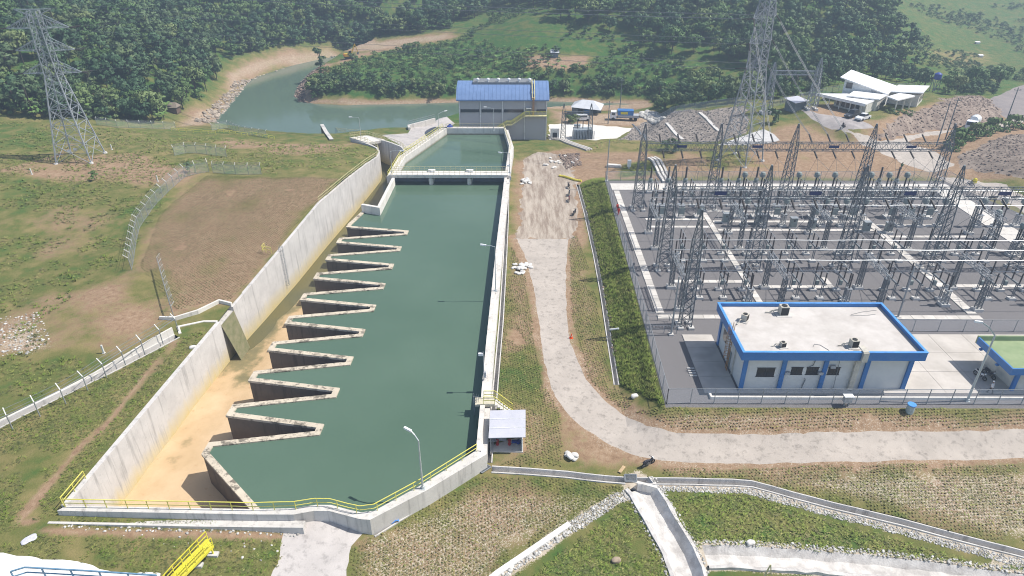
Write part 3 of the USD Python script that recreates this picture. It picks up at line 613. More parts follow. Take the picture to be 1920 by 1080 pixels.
GROUND = usdkit.material(stage, "/World/Looks/open_ground", {
    "g": ("geometry", {}), "at": ("attribute", {"attribute": "zone"}), "sp": ("separate_color", {}),
    "n1": ("noise_texture", {"scale": .11, "detail": 6.0, "roughness": .62}), "n2": ("noise_texture", {"scale": 1.3, "detail": 5.0, "roughness": .7}), "n3": ("noise_texture", {"scale": .35, "detail": 4.0, "roughness": .6}), "n4": ("noise_texture", {"scale": 6.0, "detail": 3.0, "roughness": .7}),
    "soil": ("rgb_ramp", {"ramp": [(.25, (.175, .112, .068)), (.5, (.28, .19, .122)), (.75, (.375, .28, .195))]}),
    "grass": ("rgb_ramp", {"ramp": [(.25, (.048, .112, .028)), (.5, (.120, .132, .042)), (.75, (.215, .180, .078))]}),
    "stone": ("rgb_ramp", {"ramp": [(.3, (.36, .30, .23)), (.7, (.54, .48, .39))]}),
    "gs": ("math", {"math_type": "multiply_add", "value2": .95}), "lush": ("math", {"math_type": "multiply_add", "value2": -.5}), "lu2": ("math", {"math_type": "add", "value2": .25}),
    "ga": ("math", {"math_type": "add"}), "gb": ("math", {"math_type": "multiply_add", "value2": .55}), "gr": ("map_range", {"from_min": .95, "from_max": 1.2, "clamp": True}),
    "sa": ("math", {"math_type": "add"}), "sr": ("map_range", {"from_min": .98, "from_max": 1.12, "clamp": True}),
    "m1": ("mix_color", {}), "m2": ("mix_color", {}), "bm": ("bump", {"strength": .5, "distance": .12}), "p": ("principled_bsdf", {"roughness": .95, "specular_ior_level": .1})},
    [("at.color", "sp.color"), ("g.position", "n1.vector"), ("g.position", "n2.vector"), ("g.position", "n3.vector"), ("g.position", "n4.vector"), ("n2.fac", "soil.fac"),
     ("sp.b", "lush.value1"), ("n3.fac", "lush.value3"), ("lush.value", "lu2.value1"), ("lu2.value", "gs.value3"), ("n4.fac", "gs.value1"), 
     ("lu2.value", "grass.fac"), ("n2.fac", "stone.fac"), ("n1.fac", "ga.value1"), ("sp.r", "ga.value2"), ("n2.fac", "gb.value1"), ("ga.value", "gb.value3"), ("gb.value", "gr.value"), ("gr.result", "m1.fac"), ("soil.color", "m1.a"), ("grass.color", "m1.b"),
     ("sp.g", "sa.value1"), ("n4.fac", "sa.value2"), ("sa.value", "sr.value"), ("sr.result", "m2.fac"), ("m1.result", "m2.a"), ("stone.color", "m2.b"), ("m2.result", "p.base_color"), ("n4.fac", "bm.height"), ("bm.normal", "p.normal")], surface="p.BSDF")
v, f = drape(taken, outside=True)
gp = structure("ground", (v, f), GROUND, smooth=True)
v = np.array(UsdGeom.Mesh(gp).GetPointsAttr().Get()); zz = zmask(v[:, 0], v[:, 1])
for line in (GG([(1205, 907), (1300, 911), (1395, 913), (1440, 926), (1600, 967), (1760, 1009), (1900, 1047), (1990, 1071)]), GG([(1183, 925), (1150, 938), (1110, 965), (1070, 990), (985, 1050), (925, 1098)]), chute_c, branch_c):
    d_ = shapely.distance(LineString(line), shapely.points(v[:, :2])); k = np.clip((1.5 - d_ / .62) if line is not chute_c and line is not branch_c else (2.6 - d_ / .75), 0, 1); zz[:, 1] = zz[:, 1] * (1 - k) + .85 * k
d_ = shapely.distance(ROAD_POLY.boundary, shapely.points(v[:, :2])) + (fbm(np.c_[v[:, :2] / 2.5, 0 * v[:, :1]], 2, 6) - .5) * 1.6; k = np.clip(1.35 - d_ / 1.3, 0, 1) * (v[:, 1] < 120); zz[:, 0] = zz[:, 0] * (1 - k) + .08 * k; zz[:, 1] = zz[:, 1] * (1 - k) + .45 * k
for line, w in PATHS:
    d_ = shapely.distance(LineString(line), shapely.points(v[:, :2])); k = np.clip(1.4 - d_ / w / 1.2, 0, 1); zz[:, 0] = zz[:, 0] * (1 - k) + .12 * k
UsdGeom.PrimvarsAPI(gp).CreatePrimvar("zone", Sdf.ValueTypeNames.Color3fArray, "vertex").Set(Vt.Vec3fArray.FromNumpy(zz.astype(np.float32)))

ROAD_M = concrete("road_concrete", (.42, .375, .33), .62, spots=(.58, .70), sc=1.1)
GRAVEL = mat("grey_gravel", (.20, .192, .194), (.13, .124, .127), 9.0, .95, .8, 30, detail=6.0)
BANK_M = mat("bank_turf", (.065, .085, .02), (.10, .105, .03), .8, .95, .6, 14, detail=6.0)
RAMP_M = concrete("ramp_concrete", (.47, .44, .42), .62)
SHEET_M = {"road": ROAD_M, "green_bank": BANK_M, "substation_gravel": GRAVEL, "concrete_ramp": RAMP_M, "yard_pavement": CONC_PALE, "office_forecourt": mat("grey_paving", (.36, .33, .32), None, .6, .9), "hill_road": ROAD_M, "side_road": ROAD_M, "platform_pavement": RAMP_M, "white_slab": concrete("white_concrete", (.78, .76, .73), .8), "sprayed_concrete": concrete("sprayed_concrete", (.52, .51, .50), .7), "stony_mound": mat("dark_rubble", (.16, .14, .125), (.30, .26, .225), .7, .95, 1.0, 2.2, detail=8.0, stretch=(1, .5, .8)), "cut_slope": mat("cut_earth", (.15, .11, .09), (.30, .24, .195), .5, .95, 1.0, 2.0, detail=8.0, stretch=(1.6, .5, .5)), "gravel_slope": mat("slope_gravel", (.19, .17, .17), (.24, .21, .20), .3, .95, .5, 3, detail=7.0), "dark_slope": mat("dark_earth", (.12, .095, .08), (.27, .22, .18), .4, .95, 1.0, 2, detail=8.0), "dirt_track": mat("rutted_earth", (.24, .19, .15), (.40, .345, .285), .8, .95, 1.0, 4, detail=8.0, stretch=(1.5, .22, 1), lo=.38, hi=.6)}
for n_, q_ in cut: structure(n_, drape(q_), SHEET_M[n_], smooth=True)

# drains: open concrete troughs let into the ground
def trough(line, w, d, lip=.13, rise=.06, step=2.0):
    p = resample(line, step); z = T(p[:, 0], p[:, 1]); n = len(p); b = MB()
    prof = [(-w / 2 - lip, -d - .2), (-w / 2 - lip, rise), (-w / 2, rise), (-w / 2, -d), (w / 2, -d), (w / 2, rise), (w / 2 + lip, rise), (w / 2 + lip, -d - .2)]
    rows = [np.c_[offset(p, -o), z + h] for o, h in prof]
    for a, c in zip(rows[:-1], rows[1:]): b.ribbon(a, c)
    return b.m()
for (n_, l, w, d, lab) in DRAINS:
    t = thing(n_, lab, "drain"); part("trough", trough(l, w, d), CONC, t, label=None)
# ================================================================== ROUND THE BASIN
def railing(name, label, pts, m, h=1.05, gap=2.0, w=.06, group=None, mid=1):
    """Posts, a top rail and a middle rail along points that lie on the walking surface."""
    p = np.asarray(pts, float); q = resample(p, gap); t = thing(name, label, "railing", group=group); up = np.array([0, 0, h])
    for a in q: part("post", MB().bar(a, a + up, w).m(), m, t)
    part("top_rail", MB().path(p + up, w * 1.15).m(), m, t)
    for k in range(mid): part("middle_rail", MB().path(p + up * (k + 1) / (mid + 1), w * .9).m(), m, t)
    return t
def z_(pts, z): return [(x, y, z) for x, y in np.asarray(pts, float)[:, :2]]
fr = offset(front_in, -.18)
railing("railing", "yellow handrail along the bowed front wall of the basin", z_([(x, y) for x, y in fr], 0), YELLOW)
railing("railing", "short yellow handrail at the near corner of the tall channel wall", z_([(-43.5, 45.4), (-43.3, 48.9)], 0), YELLOW)
lw = np.array([(x - .25, y, z) for x, y, z in left_far])
railing("railing", "pale yellow handrail on the far channel wall, bending round the lawn", resample(lw[3:], 2.0), YELLOW_DULL, gap=2.2)
fl = offset(fore_left, 1.2); fl2 = offset(fore_left, .25)
railing("railing", "outer yellow handrail on the slanting wall above the channel mouth", z_(fl, 0), YELLOW, gap=1.6)
railing("railing", "inner yellow handrail on the slanting wall beside the far pool", z_(fl2, 0), YELLOW_DULL, gap=1.6)
railing("railing", "cream handrail along the end wall in front of the power house", z_([(-18, 173.7), (-3, 173.7)], 0), YELLOW_DULL, gap=1.4)
railing("railing", "cream handrail along the right wall of the far pool", z_([(-3.0, 173.4), (-1.2, 158.5), (-1.3, 147.8)], 0), YELLOW_DULL, gap=1.4)
railing("railing", "cream handrail on the curved wall right of the footbridge", [(x + .2, y + .2, z) for (x, y), z in zip(chan_right, [0, -.3, -.6, -.7, -1.4])], YELLOW_DULL, gap=1.5)

# the bridge
t = thing("bridge", "narrow concrete bridge with railings across the basin on two round piers", "bridge")
part("deck", MB().lohi((-27.4, 136.5, -.2), (-1.2, 139.6, .25)).m(), CONC_PALE, t)
part("front_beam", MB().lohi((-27.2, 136.35, .25), (-1.4, 136.55, .52)).m(), CONC_PALE, t)
b = MB()
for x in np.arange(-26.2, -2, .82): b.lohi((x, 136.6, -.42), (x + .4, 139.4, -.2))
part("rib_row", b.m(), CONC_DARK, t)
for x in (-18.2, -9.9):
    part("pier", trimesh.util.concatenate([trimesh.creation.box((1.0, 2.2, 6.5), trimesh.transformations.translation_matrix((x, 138.1, -3.6))), trimesh.creation.cylinder(.5, 6.5, sections=16, transform=trimesh.transformations.translation_matrix((x, 137.0, -3.6)))]), CONC_PALE, t)
    part("gate_hoist", MB().lohi((x - .75, 139.0, .25), (x + .75, 139.6, .75)).lohi((x - .2, 138.6, .25), (x + .7, 139.0, .6)).m(), mat("white_paint", (.8, .8, .78), None, 2, .6), t)
for Y_, n_ in ((136.45, .52), (139.5, .25)):
    q = resample([(-26.6, Y_, n_), (-1.7, Y_, n_)], 1.15)
    for a in q: part("railing_post", MB().bar(a, a + [0, 0, 1.0], .05).m(), YELLOW_DULL, t)
    part("railing_rail", MB().path([q[0] + [0, 0, 1], q[-1] + [0, 0, 1]], .06).path([q[0] + [0, 0, .5], q[-1] + [0, 0, .5]], .05).m(), YELLOW_DULL, t)
for k, (x0, x1) in enumerate(((-26.0, -18.9), (-17.6, -10.5), (-9.3, -2.6))):
    part("stop_log", MB().lohi((x0, 138.6, -6), (x1, 138.8, -.5)).m(), mat("blue_grey_gate", (.10, .14, .19), (.16, .18, .2), 1.5, .7), t)

# footbridge over the channel mouth
fp = [P(655, 258, -.9), P(690, 268, -.9), P(722, 262, -.9), P(688, 254, -.9)]
t = thing("footbridge", "small concrete slab footbridge over the mouth of the side channel", "bridge")
part("slab", MB().prism([(p[0], p[1]) for p in fp], -1.5, -.85).m(), CONC_PALE, t)
railing("railing", "cream handrail on the far edge of the small footbridge", [fp[0] + [0, 0, .1], fp[3] + [0, 0, .1], fp[2] + [0, 0, .1]], YELLOW_DULL, gap=1.4)
railing("railing", "cream handrail on the near edge of the small footbridge", [fp[0] + [.4, -.2, .1], fp[1] + [0, .2, .1]], YELLOW_DULL, gap=1.4)
pt = [P(604, 238, -4.2), P(622, 264, -2.6)]
t = thing("retaining_wall", "dark wedge of retaining wall standing out into the river", "wall"); part("wall_body", wall_mesh([pt[0][:2], ((pt[0] + pt[1]) / 2)[:2], pt[1][:2]], .8, -11, [-3.6, -3.3, -2.3]), CONC_DARK, t); part("coping", wall_mesh([pt[0][:2], ((pt[0] + pt[1]) / 2)[:2], pt[1][:2]], 1.0, [-3.6, -3.3, -2.3], [-3.4, -3.1, -2.1]), CONC, t)
railing("railing", "cream handrail along the river edge of the lawn", [G(x, y) for x, y in [(607, 240), (625, 245), (650, 249), (690, 252)]], YELLOW_DULL, gap=2.0)
t = thing("retaining_wall", "grey angular wall of the river platform left of the power house", "wall")
pw = [P(768, 250, -5), P(766, 236, -3.6), P(800, 226, -3.4), P(815, 222, -3.4)]
part("wall_body", wall_mesh([p[:2] for p in pw], .6, -11, -3.3), CONC, t)
railing("railing", "pale handrail on the angular wall of the river platform", [np.array([p[0], p[1], -3.3]) for p in pw[1:]], GALV, gap=2.0)

# the drain inlet beside the tall wall: pale chute, walls, box
t = thing("drain_inlet", "pale concrete drain chute coming in through the gap in the tall wall", "drain")
a0, a1, a2, a3 = [np.array(p) for p in (G(330, 600)[:2], G(372, 588)[:2], (-43.0, 83.2), (-41.0, 82.6))]
part("back_wall", wall_mesh([G(300, 598)[:2], a0, a1, a2, a3], .3, -2.5, [.4, .5, .7, .75, .6]), CONC_PALE, t)
part("chute_floor", MB().prism([a0, a1, a2, (-41.2, 82.4), (-41.2, 78.5), G(338, 628)[:2]], -2.2, -.6).m(), CONC, t)
part("front_wall", wall_mesh([G(338, 626)[:2], (-46.5, 77.2), (-43.5, 78.6), (-41.6, 78.6)], .35, -2.5, [-.1, 0, 0, 0]), CONC_PALE, t)
part("spill_slope", MB().add([(-41.1, 78.4, -.6), (-40.8, 82.4, -.6), (-39.4, 81.9, -7), (-39.5, 78.6, -7)], [[0, 3, 2, 1]]).m(), mat("mossy_concrete", (.14, .15, .07), (.22, .2, .12), 1.2, .9), t)
part("back_face", wall_mesh([(-41.35, 78.2), (-41.1, 82.7)], .3, -9, -.62), CONC_OLD, t)
wl = G(200, 690)
t = thing("drain_wall", "long pale side wall of the wide drain below the bare slope", "wall")
dl = offset(DRAINS[5][1], .75); dl = resample(dl, 3.0); part("wall_body", wall_mesh(dl, .25, T(dl[:, 0], dl[:, 1]) - 1.2, T(dl[:, 0], dl[:, 1]) + np.clip((np.arange(len(dl)) / len(dl) - .35) * 2.4, .08, 1.1)), CONC_PALE, t)

# ladder rails, platform and stairs at the pump hut, and on the tall wall
t = thing("access_stairs", "concrete platform with yellow railed steps over the right basin wall", "stairs")
part("platform", MB().lohi((-4.6, 60.6, -.25), (-2.3, 61.9, .05)).m(), mat("cream_concrete", (.58, .54, .42), None, 2), t)
part("platform_leg", MB().lohi((-2.6, 61.0, -2.4), (-2.35, 61.4, -.25)).m(), CONC, t)
b = MB()
for k in range(7): b.lohi((-2.3 + .3 * k, 60.7, -.28 - .27 * k), (-1.98 + .3 * k, 61.8, -.15 - .27 * k))
part("step_row", b.m(), CONC, t)
b = MB(); y_ = 60.7
for y_ in (60.7, 61.8):
    top = [(-3.6, y_, 1.1), (-2.3, y_, 1.1), (-.2, y_, -.85)]; b.path(top, .07).path([(x, y, z - .5) for x, y, z in top], .06)
    for x, z in ((-3.6, 0), (-2.3, 0), (-1.3, -.95), (-.2, -1.9)): b.bar((x, y_, z), (x, y_, z + 1.08), .06)
part("handrail", b.m(), YELLOW, t)
def ladder(name, label, x, y, z0, z1, m, dx=0.0, dy=1.0, cage=True):
    t = thing(name, label, "ladder"); u = np.array([dx, dy, 0]); n = np.array([dy, -dx, 0]); o = np.array([x, y, 0.]); b = MB()
    for s in (-.25, .25): b.bar(o + u * s + [0, 0, z0], o + u * s + [0, 0, z1 + 1.0], .06)
    part("side_rail", b.m(), m, t); b = MB()
    for z in np.arange(z0 + .3, z1, .35): b.bar(o - u * .25 + [0, 0, z], o + u * .25 + [0, 0, z], .04)
    part("rung", b.m(), m, t)
    if cage:
        b = MB()
        for z in np.arange(z0 + 2.0, z1 + .9, .7):
            ring = [o + u * .34 * math.cos(a) + n * .62 * math.sin(a) + [0, 0, z] for a in np.linspace(0, np.pi, 7)]; b.path(ring, .035)
        for a in np.linspace(.5, np.pi - .5, 4): q = o + u * .34 * math.cos(a) + n * .62 * math.sin(a); b.bar(q + [0, 0, z0 + 2], q + [0, 0, z1 + .9], .03)
        part("cage", b.m(), m, t)
ladder("caged_ladder", "grey caged ladder going down into the water by the pump hut", -4.75, 61.2, -2.2, 0, GALV, 0, 1)
ladder("caged_ladder", "thin grey caged ladder down the face of the tall channel wall", -38.6, 98.0, -7, 1.3, GALV, .15, 1)
railing("railing", "little yellow guard rail at the head of the ladder on the tall wall", [(-39.6, 97.0, 1.4), (-41.2, 97.3, 1.4), (-41.2, 98.6, 1.4)], YELLOW, gap=.9)

# pump hut
t = thing("pump_hut", "small open pump hut with a grey sheet roof beside the basin", "hut")
part("floor_slab", MB().lohi((-2.7, 54.9, -2.3), (.95, 58.5, -1.85)).m(), CONC_PALE, t)
part("wall", MB().lohi((.72, 55.0, -1.85), (.9, 58.4, -.1)).lohi((-2.6, 58.2, -1.85), (.72, 58.4, .1)).m(), mat("white_paint", (.8, .8, .78)), t)
part("partition", MB().lohi((-2.5, 56.6, -1.84), (-.9, 56.75, -.3)).m(), mat("grey_panel", (.42, .43, .45), None, 2, .6), t)
part("roof", MB().add([(-2.8, 54.6, .42), (1.2, 54.75, .42), (1.25, 58.9, .75), (-2.75, 58.75, .75), (-2.8, 54.6, .36), (1.2, 54.75, .36), (1.25, 58.9, .69), (-2.75, 58.75, .69)], [[0, 1, 2, 3], [4, 7, 6, 5], [0, 4, 5, 1], [1, 5, 6, 2], [2, 6, 7, 3], [3, 7, 4, 0]]).m(), mat("roof_sheet", (.50, .50, .55), (.44, .45, .50), .7, .5), t)
for k in (1, 2): part("roof_seam", MB().path([(-2.79 , 54.6 + k * 1.38, .45 + k * .11), (1.22, 54.75 + k * 1.38, .45 + k * .11)], .05).m(), mat("white_paint", (.8, .8, .78)), t)
for x, y in ((-2.6, 55.0), (.8, 55.0)): part("roof_post", MB().bar((x, y, -1.85), (x, y, .36), .1).m(), GALV, t)
part("pipe", MB().bar((-4.1, 56.3, -1.2), (-1.9, 56.3, -1.2), .16, 8).bar((-4.1, 55.9, -1.2), (-1.9, 55.9, -1.2), .16, 8).m(), GALV, t)
RED = mat("red_paint", (.45, .03, .03), None, 2, .5); BLUE = mat("blue_paint", (.03, .14, .55), (.04, .18, .62), .8, .45)
for x in (-1.9, -.55):
    p_ = thing("valve", "red valve standing %s the grey partition of the pump hut" % ("on the left of" if x < -1 else "right of"), "valve", (x, 56.0, -1.85)); part("body", MB().lathe((0, 0, 0), [(.16, 0), (.2, .2), (.1, .35), (.12, .6), (0.0, .62)], 8).m(), RED, p_); part("handwheel", MB().cyl((0, 0, .62), .2, .05, 12).m(), RED, p_)
p_ = thing("pump", "blue pump on the floor of the pump hut", "pump", (.1, 56.2, -1.85)); part("motor", MB().bar((-.4, 0, .3), (.2, 0, .3), .36, 10).m(), mat("navy_paint", (.02, .05, .25), None, 2, .4), p_); part("casing", MB().lathe((.35, 0, .0), [(.1, 0), (.28, .15), (.28, .4), (.1, .5), (0, .5)], 10).m(), mat("navy_paint", (.02, .05, .25)), p_)
# gratings
def grating(label, pts, z):
    t = thing("grating", label, "grating"); pts = [np.array([x, y, z]) for x, y in pts]; a, b_, c, d = pts; bars = MB()
    for k in np.linspace(0, 1, 15): bars.bar(a + (b_ - a) * k, d + (c - d) * k, .05)
    part("bar_row", bars.m(), STEEL_DARK, t); part("frame", MB().path([a, b_, c, d, a], .08).m(), GALV, t)
grating("grey steel grating over the corner drain below the pump hut", [P(890, 876, -1.9)[:2], P(906, 866, -1.9)[:2], P(921, 875, -1.9)[:2], P(904, 886, -1.9)[:2]], -1.95)
g0 = G(1183, 898); grating("grey steel grating where the foreground drain meets the stone chute", [P(1171, 891, g0[2])[:2], P(1193, 891, g0[2])[:2], P(1194, 904, g0[2])[:2], P(1172, 904, g0[2])[:2]], g0[2] + .12)

# foreground chute: dished channel of rough concrete with stone edges
def dished(line, w, d, m, t, name):
    p = resample(line, 1.0); z = T(p[:, 0], p[:, 1]); b = MB(); prof = [(-w, -.25), (-w, .12), (-w * .8, .16), (-w * .42, -d), (0, -d - .08), (w * .42, -d), (w * .8, .16), (w, .12), (w, -.25)]
    rows = []
    for o, h in prof:
        r = offset(p, -o); r = np.c_[r, z + h]; r += (fbm(r / .9, 3, 21) - .5)[:, None] * [.25, .25, .3]; rows.append(r)
    for a, c in zip(rows[:-1], rows[1:]): b.ribbon(a, c)
    part(name, b.m(), m, t, smooth=True)
ROUGH = mat("rough_lining", (.62, .60, .57), (.40, .38, .36), .9, .95, .8, 6, detail=8.0)
t = thing("stone_chute", "whitish stone lined chute running down from the grating to the bottom edge", "drain"); dished(chute_c, 1.75, .85, ROUGH, t, "lining"); h_ = G(1199, 908); part("head_wall", MB().box((h_[0] + .1, h_[1] + .12, h_[2] - .5), (3.4, .3, 1.25), -.35).m(), CONC_PALE, t)
t = thing("stone_chute", "whitish stone lined channel branching off to the lower right corner", "drain"); dished(branch_c, 1.4, .55, ROUGH, t, "lining")

# ------------------------------------------------------------------ lamps
LAMP_G = mat("lamp_steel", (.45, .49, .50), (.38, .42, .43), 2, .45, metal=.2, spec=.5)
LAMP_W = mat("lamp_shade", (.78, .80, .82), None, 2, .4)
def street_lamp(label, base, h, arm, hook=0.9, w=.14):
    """arm = (dx, dy) reach of the bracket."""
    base = np.asarray(base, float); t = thing("street_lamp", label, "lamp", base); ax, ay = arm; L = math.hypot(ax, ay)
    part("pole", MB().lathe((0, 0, 0), [(w * .75, 0), (w * .75, .3), (w * .55, .32), (w * .33, h), (0, h)], 8).m(), LAMP_G, t)
    part("bracket", MB().path([(0, 0, h - .05), (ax * .5, ay * .5, h + hook * .62), (ax, ay, h + hook)], w * .5).m(), LAMP_G, t)
    u = np.array([ax, ay, 0]) / L; a = np.array([ax, ay, h + hook])
    part("lamp_head", MB().bar(a - u * .1 + [0, 0, -.03], a + u * .75 + [0, 0, .05], .22).m(), LAMP_W, t)
    part("base_plate", MB().lohi((-.25, -.25, -.05), (.25, .25, .04)).m(), LAMP_G, t)
street_lamp("tall grey street lamp on the front basin wall beside the slanting rail", (-9.1, 47.75, 0), 6.3, (-.75, .45), .8, .2)
street_lamp("street lamp on the right basin wall, half way along, reaching over the water", (-2.9, 87.3, 0), 7.4, (-1.4, .1), .2, .14)
street_lamp("street lamp at the left end of the bridge", (-26.9, 139.2, .25), 4.6, (2.2, 0), .1, .14)
street_lamp("street lamp at the right end of the bridge, reaching left", (-1.2, 138.6, .25), 4.4, (-1.7, 0), .1, .14)
street_lamp("street lamp on the river side of the small footbridge", (-40.0, 169.6, -1.2), 5.0, (-1.8, 0), .1, .14)
street_lamp("street lamp at the edge of the river platform by the power house", (-19.8, 170.5, -.5), 5.0, (1.6, 1), .5, .14)
street_lamp("street lamp in front of the power house wall", (-5.6, 172.3, -.2), 5.6, (-1.8, -.3), .5, .16)
street_lamp("tall grey street lamp leaning over the gatehouse roof inside the fence", (52.95, 61.6, 0), 9.2, (-1.9, .2), 1.6, .26)
for (px, py, h, lab) in [((953), 330, 4.0, "short grey post lamp behind the right wall near the bridge"), (908, 705, 4.2, "camera post with white head on the right basin wall")]:
    p_ = np.array([-1.1, 134.0, -.2]) if px == 953 else np.array([-3.75, 65.3, 0.0])
    t = thing("camera_post", lab, "post", p_); part("pole", MB().lathe((0, 0, 0), [(.07, 0), (.05, h), (0, h)], 6).m(), GALV, t); part("head", MB().box((-.3, 0, h - .35), (.55, .3, .3)).m(), LAMP_W, t); part("bracket", MB().bar((0, 0, h - .1), (-.3, 0, h - .2), .05).m(), GALV, t); part("cabinet", MB().box((.12, 0, .9), (.3, .35, .8)).m(), mat("grey_panel", (.42, .43, .45)), t)
for (px, py, h, lab) in [(1683, 596, 8.0, "plain tall grey pole behind the blue trimmed control building"), (1258, 628, 9.0, "tall grey pole by the gate frame inside the left fence"), (1137, 340, 9.0, "tall thin pole at the back left corner of the substation fence")]:
    p_ = P(px, py, 0); t = thing("pole", lab, "pole", p_); part("shaft", MB().lathe((0, 0, 0), [(.14, 0), (.09, h), (0, h)], 8).m(), GALV, t); part("base_block", MB().box((0, 0, .1), (.6, .6, .3)).m(), CONC, t)

# ------------------------------------------------------------------ fences of wire mesh
def mesh_look(name, c, cover):
    return usdkit.material(stage, "/World/Looks/" + name, {"d": ("principled_bsdf", {"base_color": c, "roughness": .6}), "t": ("transparent_bsdf", {"color": (1, 1, 1)}), "m": ("mix_closure", {"fac": cover})}, [("t.BSDF", "m.closure1"), ("d.BSDF", "m.closure2")], surface="m.closure")
WIRE = mesh_look("chain_link", (.45, .48, .52), .17)
WIRE_G = mesh_look("green_chain_link", (.50, .56, .52), .22)
def fence(label, pts, h=2.3, gap=2.7, m=GALV, wire=WIRE, arm=0.0, strands=3, group=None, w=.07, mesh=True, name="fence"):
    """Posts (each a part), mesh panels, top wire; arm > 0 leans the post heads out, to the left of the line."""
    p = resample(np.asarray(pts, float)[:, :2], gap); z = T(p[:, 0], p[:, 1]); t = thing(name, label, "fence", group=group)
    a = np.c_[p, z]; n = np.c_[(offset(p, 1.0) - p), np.zeros(len(p))]
    for k in range(len(a)):
        q = part("post", MB().bar(a[k] - [0, 0, .2], a[k] + [0, 0, h], w).m(), POSTG if arm else m, t)
        if arm: part("post_arm", MB().bar(a[k] + [0, 0, h], a[k] + n[k] * arm * .7 + [0, 0, h + arm * .75], w * 1.1).m(), m, q)
    up = np.array([0, 0, h - .03])
    b = MB(); b.path(a + up, w * .7)
    if mesh: b.path(a + [0, 0, .08], w * .5)
    for s in range(strands):
        if arm: k = (s + .6) / strands; b.path(a + n * arm * .7 * k + [0, 0, h + arm * .75 * k], .03)
        elif not mesh: b.path(a + [0, 0, h * (s + 1) / (strands + 1)], .03)
    part("wire", b.m(), GALV, t)
    if mesh: part("mesh_panel", MB().ribbon(a + [0, 0, .06], a + up).m(), wire, t)
    return t
POSTG = mat("grey_post", (.30, .31, .30), None, 2, .7); WHITEP = mat("white_post", (.70, .70, .66), None, 2, .7)
fence("chain link fence along the top of the green bank, left side of the substation", [(19.1, 134.4), (17.7, 61.0)], 2.2, 2.7)
fence("chain link fence along the front of the substation, below the blue trimmed building", [(17.7, 61.0), (78, 61.0)], 2.2, 2.7)
fence("chain link fence along the back of the substation", [(19.1, 134.4), (90.5, 134.4)], 2.2, 3.2)
fence("inner chain link fence between switchyard and gatehouse pavement", [(47.3, 76.4), (92, 76.4)], 1.9, 3.4)
fence("gate frame of steel tubes left of the control building", [(18.3, 79.2), (21.6, 78.9), (22.0, 75.7), (18.6, 76.0)], 1.2, 1.6, mesh=False, strands=1)
fence("right hand chain link fence of the substation beside the side road", [(91, 134.4), (96.5, 112), (104, 96)], 2.2, 3.2)
fence("wire fence with slanting white post heads along the wide drain on the left", GG([(-30, 828), (30, 803), (72, 783), (115, 762), (150, 743), (186, 718), (218, 695), (252, 676), (280, 658), (310, 640), (335, 622)]), 2.1, 2.9, WHITEP, arm=.9, strands=2, mesh=False, w=.09)
fence("wire mesh fence with outward arms round the edge of the brown field", GG([(247, 506), (253, 470), (262, 425), (290, 385), (320, 355), (350, 330), (392, 322)]), 2.1, 2.6, WHITEP, arm=.9, w=.08)
fence("greenish mesh fence on the lawn edge behind the brown field", GG([(400, 324), (440, 327), (490, 327)]), 2.0, 2.6, WHITEP, WIRE_G, arm=.7)
fence("pale mesh fence standing alone on the grassy rise", GG([(328, 292), (350, 287), (380, 288), (425, 294)]), 2.0, 2.6, WHITEP, WIRE_G, arm=.7)
fence("post fence running down to the drain inlet in the brown field", GG([(300, 505), (308, 535), (318, 570), (327, 598)]), 2.1, 1.9, WHITEP, arm=.8, mesh=False)
fence("mesh fence at the forest edge left of the river", GG([(182, 234), (225, 240), (262, 240), (330, 243)]), 1.8, 2.8, WHITEP, WIRE_G, arm=.5)
fence("mesh fence on the shore above the river", GG([(398, 245), (428, 240), (450, 250), (500, 258)]), 1.8, 2.8, WHITEP, WIRE_G, arm=.5)
fence("fence on the crest of the stony mound behind the substation", GG([(1228, 222), (1270, 212), (1320, 204), (1368, 198), (1400, 194)]), 2.0, 3.0, GALV)
fence("fence behind the office forecourt", [(70, 182), (84, 192), (97, 200), (120, 205)], 1.8, 3.0, GALV)
for (a_, b_, lab) in [((322, 246), (405, 252), "long yellow rail on the shore left of the river, first length"), ((409, 248), (465, 256), "long yellow rail on the shore left of the river, second length"), ((470, 253), (515, 262), "long yellow rail on the shore left of the river, third length")]:
    A_, B_ = G(*a_), G(*b_); railing("railing", lab, resample([A_, B_], 2), YELLOW, h=.9, gap=2.5, w=.09)

# ------------------------------------------------------------------ power house
PH_Y, PH0, PH1 = 176.0, -14.9, 8.4
t = thing("power_house", "grey power house with a curved blue roof at the head of the basin", "building")
PW = mat("grey_cladding", (.36, .35, .36), (.33, .325, .34), 4, .6, stretch=(9, 9, .3))
ROOF_B = mat("blue_roof", (.15, .235, .42), (.125, .205, .38), .6, .45)
WHITE = mat("white_paint", (.8, .8, .78))
GLASS = mat("dark_glass", (.02, .022, .028), None, 1, .12, spec=.6)
part("wall", MB().lohi((PH0, PH_Y, -9), (PH1, PH_Y + 14, 6.9)).m(), PW, t)
yy = np.linspace(-.45, 14.45, 13); zz_ = 6.85 + 3.1 * (1 - ((yy - 7) / 7.45) ** 2) ** .9
v0 = np.c_[np.full(13, PH0 - .6), PH_Y + yy, zz_]; v1 = v0.copy(); v1[:, 0] = PH1 + .5
rf = part("roof", MB().ribbon(v1, v0).ribbon(v0 - [0, 0, .15], v1 - [0, 0, .15]).add(np.vstack([v0, v0 - [0, 0, .15]]), np.c_[np.arange(12), np.arange(1, 13), np.arange(14, 26), np.arange(13, 25)]).add(np.vstack([v1, v1 - [0, 0, .15]]), np.c_[np.arange(12), np.arange(1, 13), np.arange(14, 26), np.arange(13, 25)]).m(), ROOF_B, t, smooth=40)
for x in np.arange(PH0 - .2, PH1 + .3, 1.02): part("roof_seam", MB().path(np.c_[np.full(7, x), v0[:7, 1], v0[:7, 2] + .03], .07).m(), ROOF_B, t)
